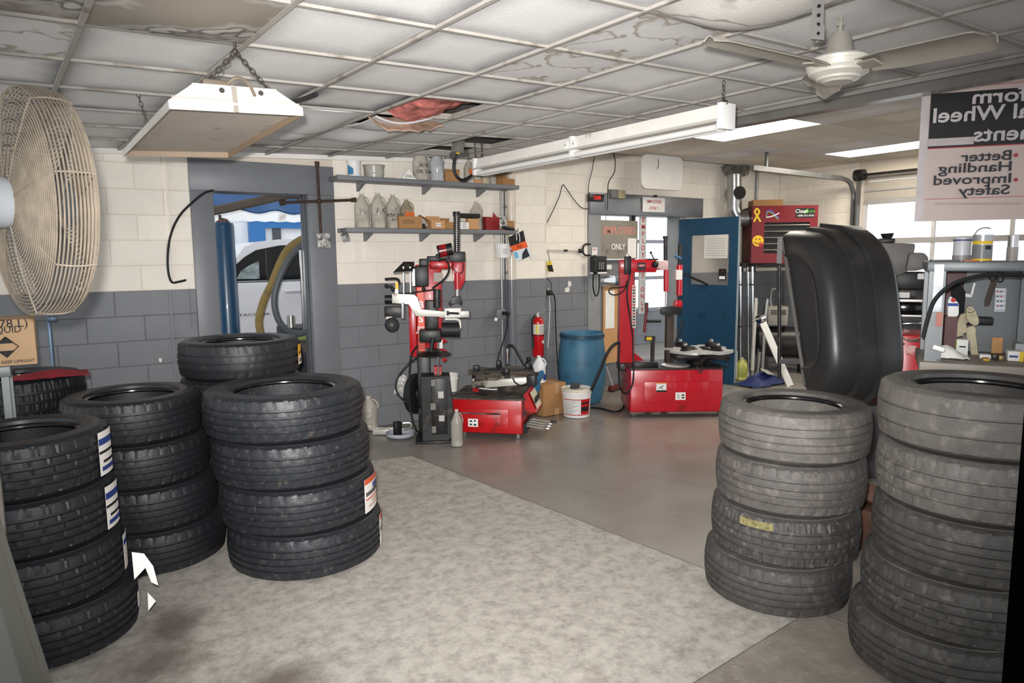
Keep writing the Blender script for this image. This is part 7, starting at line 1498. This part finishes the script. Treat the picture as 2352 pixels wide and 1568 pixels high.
# gloves
t = thing('work_gloves', 'pair of dirty cream work gloves hanging over the workbench back rail', 'gloves', FK); GLV = mat('dirty_cream_glove', 'c1b69b', .9, var=.15, vs=12, bump=.6, bs=40, dirt='8a7d63', ds=9, dt=.6)
def glove(b, pts, v, th, r=.012): 
    b.prism([(q.x, q.z) for q in (FK.p(*p, v) for p in pts)], v, v+th); bmesh.ops.bevel(b.bm, geom=[e for e in b.bm.edges], offset=r, segments=2, profile=.6, affect='EDGES'); return b
glove(B(), [(2219, 706), (2226, 701), (2236, 704), (2240, 714), (2248, 728), (2250, 744), (2240, 750), (2226, 742), (2218, 730)], .33, .05).obj('glove_palm', GLV, t)
glove(B(), [(2205, 722), (2222, 717), (2224, 740), (2216, 760), (2214, 772), (2190, 776), (2196, 750)], .345, .04).obj('glove_cuff', GLV, t)
glove(B(), [(2219, 752), (2236, 746), (2243, 756), (2241, 780), (2226, 786), (2219, 778)], .34, .045).obj('glove_thumb', GLV, t)
for k in range(3): 
    b = B(); tubep(b, FK, [(2228+5*k, 765), (2232+5.2*k, 800), (2236+5.5*k, 836)], .345, 3.6-.3*k, 8); b.obj('glove_finger', GLV, t)
b = B(); cylp(b, FK, 2228, 710, 2228, 711, .32, 3); tubep(b, FK, [(2222, 716), (2230, 718), (2238, 714)], .325, 1); b.obj('stitch_mark', mat('brown_stitch', '5c5140', .9), t)
# clutter on the bench top
def clutter(n, x0, y0, x1, y1, v, th, m, lab, cat='box', bev=.003):
    b = bx(x0, y0, x1, y1, v, v+th, bev=bev); o = single(b, n, m, lab, cat, fr=FK); return o
zpx = lambda v: None
def sit(n, px0, px1, h, v, th, m, lab, cat='box', bev=.003, extra=None):
    a, c = FK.p(px0, 825, v), FK.p(px1, 825, v); b = B(); b.bb(a.x, c.x, v, v+th, zb_+.002, zb_+h, bev); return single(b, n, m, lab, cat, fr=FK)
o = sit('parts_box', 2194, 2222, .085, .25, .08, mat('white_green_carton', 'd9dbd6', .5), 'white parts carton with a green edge on the bench behind the gloves'); a, c = FK.p(2192, 800, .249), FK.p(2197, 800, .249); b = B(); b.bb(a.x, c.x, .245, .25, zb_+.002, zb_+.084); b.obj('green_edge', mat('lime_print', '8fb43a', .5), o); b = B(); b.bb(FK.p(2203, 800, .249).x, FK.p(2218, 800, .249).x, .246, .25, zb_+.045, zb_+.052); b.obj('label_line', INK, o)
b = B(); F2 = FK.p(2180, 828, .12); b.surf(lambda u, v: V((F2.x+(u-.5)*.16, .12+(v-.5)*.12, zb_+.013+.07*max(0, sin(pi*u))*sin(pi*v)*(1.2-u)+.01*NZ.noise(V((u*6, v*6, 1))))), 12, 10, .004); single(b, 'crumpled_paper', PAPER, 'crumpled white paper on the bench left of the gloves', 'paper', fr=FK)
sit('tan_card', 2275, 2301, .085, .42, .012, CARD2, 'upright tan card at the back of the bench right of the gloves', 'card')
sit('small_white_box', 2250, 2276, .022, .18, .06, PAPER, 'low white box on the bench just right of the glove fingers')
sit('yellow_box', 2258, 2274, .016, .08, .05, mat('dull_yellow_box', 'b58c36', .5), 'small dull yellow box at the bench front edge')
sit('lens_tin', 2280, 2292, .03, .15, .05, mat('dark_tin', '3c352e', .4, metal=.4), 'small dark tin before the upright tan card', 'tin')
sit('brass_fitting', 2294, 2306, .028, .12, .04, mat('dull_brass', '7d6b42', .4, metal=.5), 'dull brass fitting on the bench right of the dark tin', 'fitting')
o = sit('labelled_carton', 2314, 2350, .05, .14, .08, PAPER, 'white and yellow labelled carton at the right end of the bench'); a, c = FK.p(2342, 820, .139), FK.p(2351, 820, .139); b = B(); b.bb(a.x, c.x, .136, .14, zb_+.002, zb_+.05); b.obj('yellow_end', YEL, o); b = B(); b.bb(FK.p(2318, 820, .139).x, FK.p(2338, 820, .139).x, .137, .14, zb_+.02, zb_+.03); b.obj('label_line', NAV, o)
sit('grey_block', 2330, 2352, .07, .3, .1, mat('pale_grey_box', 'a6a7a9', .5), 'pale grey box behind the labelled carton at the bench right end')
b = B(); q = FK.p(2156, 800, -.02); b.cb((q.x, -.02, q.z), (.055, .02, .026), .009, rot=(0, .3, 0)); single(b, 'white_clip', WHT, 'small white clip hanging on the workbench front post', 'clip', fr=FK)
b = B(); tubep(b, FK, [(2150, 826, -.03), (2180, 828, -.03), (2220, 834, -.03)], -.03, 1.5); single(b, 'bent_rod', STEEL, 'thin bright rod lying along the bench front edge', 'rod', fr=FK)
sit('brown_folder', 2166, 2186, .16, .42, .02, mat('brown_folder', '7c6348', .7), 'upright brown folder at the left back of the bench', 'folder')

# ================================================================== BANNER ON THE BEAM
_tl = px_(2119, 207, 4.47); FBn = Fr((_tl.x, _tl.y, 0), radians(50)); tl, bl_ = FBn.p(2119, 207), FBn.p(2121, 508)
t = thing('vinyl_banner', 'large shop banner hung beyond the beam at the right, its lettering seen reversed from behind', 'banner', FBn)
Lb = 1.35; z1b, z0b = tl.z, bl_.z
VIN = mat('banner_vinyl', 'efe4e0', .45, var=.03)
_nt = VIN.node_tree; _tb = _nt.nodes.new('ShaderNodeBsdfTranslucent'); _tb.inputs[0].default_value = hx('efe0db'); _mx = _nt.nodes.new('ShaderNodeMixShader'); _mx.inputs[0].default_value = .5
_nt.links.new(_nt.nodes['Principled BSDF'].outputs[0], _mx.inputs[1]); _nt.links.new(_tb.outputs[0], _mx.inputs[2]); _nt.links.new(_mx.outputs[0], _nt.nodes['Material Output'].inputs['Surface'])
bz = lambda py, px=2200: FBn.p(px, py).z
zk0, zk1, zr0 = bz(319, 2135), bz(216, 2135), bz(340, 2135)
def sheet(n, m, ya, yb, za, zb, off=0, th=.0015):
    b = B(); b.surf(lambda u, v: V((ya+(yb-ya)*u, .008*sin(7*(ya+(yb-ya)*u)+1)+off, za+(zb-za)*v)), 14, 6, th); return b.obj(n, m, t)
hw_ = FBn.p(2134, 300).x
sheet('banner_sheet', VIN, 0, Lb, z0b, z1b)
sheet('black_field', mat('banner_black', '2c2a2b', .35), hw_, Lb, zk0, zk1, -.003); sheet('white_stripe', mat('banner_stripe', 'c9bfbd', .4), hw_, FBn.p(2236, 328).x, bz(336, 2135), zk0, -.0045)
sheet('black_field', MC['banner_black'], hw_+.0, Lb, zr0+.0, zk0, -.003)
sheet('red_line', mat('banner_red', 'b8434a', .4), hw_, Lb, zr0-.006, zr0, -.003); sheet('red_line', MC['banner_red'], hw_, Lb, bz(457, 2119)-.003, bz(457, 2119), -.003); sheet('hem_band', mat('banner_hem', 'cfc5c4', .4), 0, hw_*.9, z0b, z1b, -.002)
sheet('top_hem', mat('banner_pink', 'd3a7a6', .4), .1, Lb, z1b, z1b+.012, .002)
def btext(s, pe, ps, cx, cy, size, m, bold=0):
    """reversed lettering between two pixels (end of word, start of word), level with pixel (cx, cy)"""
    ye, ys, z = FBn.p(pe, cy).x, FBn.p(ps, cy).x, FBn.p(cx, cy).z
    o = text(s, size, m, t, M(), bold=bold); xs_ = [v.co.x for v in o.data.vertices]; k = (ys-ye)/(max(xs_)-min(xs_)); yc = [v.co.y for v in o.data.vertices]; my = (max(yc)+min(yc))/2
    o.data.transform(M.Translation(((ye+ys)/2, -.0145, z)) @ M.Rotation(pi/2, 4, 'X') @ M.Diagonal((-k, 1, 1, 1)) @ M.Translation((-(max(xs_)+min(xs_))/2, 0, 0)))
BW_ = mat('banner_white_letters', 'd3cccb', .4); BK_ = mat('banner_dark_letters', '33343a', .4)
btext('form', 2232, 2356, 2292, 222, .112, BW_, .02); btext('nal Wheel', 2142, 2392, 2190, 266, .118, BW_, .02); btext('nments', 2234, 2418, 2290, 309, .118, BW_, .02)
for s_, pe, ps, cx, cy in (('Better', 2205, 2321, 2262, 360), ('Handling', 2154, 2321, 2238, 386), ('Improved', 2143, 2320, 2232, 413), ('Safety', 2199, 2317, 2258, 438)): btext(s_, pe, ps, cx, cy, .08, BK_, .016)
for px, py in ((2331, 357), (2331, 413)): p = FBn.p(px, py); b = B(); b.cyl((p.x, -.014, p.z), (p.x, -.017, p.z), .011, n=16); b.obj('bullet_dot', MC['banner_red'], t)
for k in range(26): b = B(); p = FBn.p(2150+7.7*k, 468); b.cb((p.x, -.013, p.z), (.012, .001, .010)); b.obj('fine_print', mat('banner_fine_print', 'b9a9a4', .5), t)
for yy in (.02, Lb-.1): b = B(); b.cyl((yy, 0, z1b-.01), (yy, .0, FZ), .004, n=6); b.obj('tie_wire', STEEL, t)

# ================================================================== OVERHEAD DOOR IN THE RIGHT WALL
gd = bpy.data.objects.new('door_3', None); C.objects.link(gd); gd['kind'] = 'structure'
DPN = mat('overhead_door_panel', 'a8a197', .45, var=.05); DFR = mat('overhead_door_rail', '8f8e8c', .4)
zs_ = [2.90, 2.64, 2.38]
for k in range(2):
    b = B(); b.bb(XR+.05, XR+.09, -1.15, 5.34, zs_[k+1]+.004, zs_[k]-.004, .006); struct(b, 'door_panel', DPN, gd); b = B(); b.bb(XR+.038, XR+.05, -1.15, 5.34, (zs_[k]+zs_[k+1])/2-.01, (zs_[k]+zs_[k+1])/2+.01); struct(b, 'door_rib', DFR, gd)
for z0, z1 in ((2.33, 2.38), (1.80, 1.87), (1.24, 1.30), (.62, .7), (0, .08)):
    b = B(); b.bb(XR+.05, XR+.09, -1.15, 5.34, z0, z1); struct(b, 'door_rail', DFR, gd)
ym = [5.32, 4.42, 3.55, 2.68, 1.8, .92, .05, -.8]
for y in ym: b = B(); b.bb(XR+.055, XR+.085, y-.02, y+.02, 0, 2.36); struct(b, 'door_mullion', mat('thin_mullion', 'b5b3b2', .4), gd)
b = B(); b.bb(XR+.07, XR+.074, -1.15, 5.32, .7, 2.35); struct(b, 'window_pane', GLASS, gd)
b = B(); b.bb(XR+.05, XR+.09, -1.15, 5.34, .08, .62); struct(b, 'door_panel', DPN, gd)
# track hardware
TRK = mat('galvanised_track', '6f7070', .35, metal=.6, var=.15)
t = thing('door_track', 'steel overhead door track running from the right wall back under the far ceiling', 'door track', (XR-.06, 5.42, 0))
b = B(); b.bar((0, 0, 0), (0, 0, 2.42), .06, .035); b.obj('vertical_track', TRK, t)
b = B(); b.tube([(0, 0, 2.40), (-.015, 0, 2.50), (-.08, .0, 2.60), (-.18, .0, 2.655), (-.32, .0, 2.67)], .03, 8); b.obj('curved_track', TRK, t)
b = B(); b.bar((-.3, 0, 2.672), (-2.15, .02, 2.70), .05, .06); b.obj('horizontal_track', TRK, t)
b = B(); b.bar((-1.9, 0.01, 2.7), (-1.9, 0.01, FZ-.003), .03, .03); b.obj('track_hanger', TRK, t)
t = thing('torsion_shaft', 'dark torsion shaft with end drum above the overhead door', 'shaft', (XR-.09, 5.33, 2.72))
b = B(); b.cyl((0, .0, 0), (0, -6, 0), .014, n=10); b.obj('shaft_rod', BLKM, t); b = B(); b.cyl((0, .06, 0), (0, -.06, 0), .075, n=20); b.obj('cable_drum', BLKM, t); b = B(); b.cyl((0, -1.0, 0), (0, -3, 0), .035, n=14); b.obj('spring', BLK, t)
b = B(); b.bb(.0, .08, .02, .045, -2.3, .08); b.obj('side_bracket', TRK, t)
# ================================================================== NEAR EDGES: LEFT STILE, RIGHT JAMB, CART, RAG
p0, p1 = pd(-20, 1180, 1.0), pd(112, 1600, .86)
ALF = mat('satin_aluminium', '4f4f4a', .5, metal=.2, var=.1, vs=4)
b = B(); d_ = (p1-p0); b.bar(p0-d_*2.2-_r*.045, p1+d_*.9-_r*.045, .07, .03, .004, up=-_f); b.bar(p0-d_*2.2-_r*.012, p1+d_*.9-_r*.012, .012, .04, .003, up=-_f)
for v in b.bm.verts:
    if v.co.z < 0: v.co.z = 0
single(b, 'aluminium_bar', ALF, 'slanting satin aluminium bar cutting across the lower left corner', 'bar')
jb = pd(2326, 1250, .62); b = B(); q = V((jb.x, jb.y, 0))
ang = -_ya-.7; b.bb(0, .045, 0, .03, 0, 2.1, .004, mx=M.Translation(q+_r0*.0) @ M.Rotation(ang, 4, 'Z')); struct(b, 'trim_3', mat('jamb_shade_black', '030303', 1, spec=0, var=.1))  # jamb out of the flash: its shade is put into a near-black colour
F = Fr(V((-.30, 4.02, 0)), 0); t = thing('utility_cart', 'small grey steel cart under the printed cardboard carton at the left edge', 'cart', F); GC = mat('grey_cart_steel', '8a8d8e', .4, metal=.3)
zc = F.p(10, 842).z; xc = F.p(24, 850).x; b = B(); b.bb(xc-.5, xc, 0, .36, zc-.05, zc, .004); b.obj('cart_top', GC, t)
for x in (xc-.48, xc-.04):
    for y in (.02, .32): b = B(); b.bb(x, x+.03, y, y+.03, 0, zc-.05); b.obj('leg', GC, t)
b = B(); b.bb(xc-.48, xc-.02, .02, .34, .2, .22); b.obj('cart_shelf', GC, t)
t = thing('printed_carton', 'tan cardboard carton printed with a black diamond, on the small cart at the left edge', 'box', Fr((0, 4.03, 0))); F = Fr((0, 4.03, 0))
a, c = F.p(-60, 738), F.p(87, 840); b = B(); b.bb(a.x, c.x, 0, .3, zc+.001, a.z, .003); b.obj('carton_body', mat('tan_carton', 'c2a07c', .8, var=.05), t)
cx_ = F.p(14, 797); r_ = .5*(F.p(43, 797).x-F.p(-15, 797).x)
for s_ in (1, -1): b = B(); b.add([(cx_.x-r_*.62, -.002, cx_.z+s_*r_*.36), (cx_.x+r_*.62, -.002, cx_.z+s_*r_*.36), (cx_.x, -.002, cx_.z+s_*r_)], [(0, 1, 2)]); b.obj('diamond_mark', INK, t)
b = B(); D = [(0, r_), (r_, 0), (0, -r_), (-r_, 0)]; b.tube([(cx_.x+x, -.002, cx_.z+z) for x, z in D]+[(cx_.x, -.002, cx_.z+r_)], .0025, 4, 1); b.obj('diamond_outline', INK, t)
text('(3.78 L)', .055, INK, t, face(F.p(14, 744, -.002))); text('LIQUID', .045, INK, t, face(F.p(10, 758, -.002)), sx=.9); text('CAUTION  KEEP UPRIGHT', .02, INK, t, face(F.p(12, 832, -.002)))
te = TEt[0].matrix_world.translation; b = B(); b.surf(lambda u, v: V((-.02+.36*u, -.31+.20*v, .027*sin(pi*u)*sin(pi*v)+.006*NZ.noise(V((u*9, v*6, 3)))+.006)), 14, 8, .006); single(b, 'red_shop_rag', mat('faded_red_rag', '8d2530', .9, var=.2, vs=14), 'faded red shop rag lying on the left wall tire stack', 'rag', fr=V((te.x, te.y, te.z+.1275)))
b = B(); p = px_(118, 800, .05) if False else py_(118, 800, 5.6); b.cyl((0, 0, 0), (0, 0, 1.5), .012, n=10); b.cb((.02, 0, 1.28), (.06, .05, .04), .006); single(b, 'thin_steel_rod', mat('bluish_steel', '5f7186', .35, metal=.6), 'thin bluish steel rod standing behind the left wall tire stack', 'rod', fr=V((p.x, p.y, 0)))
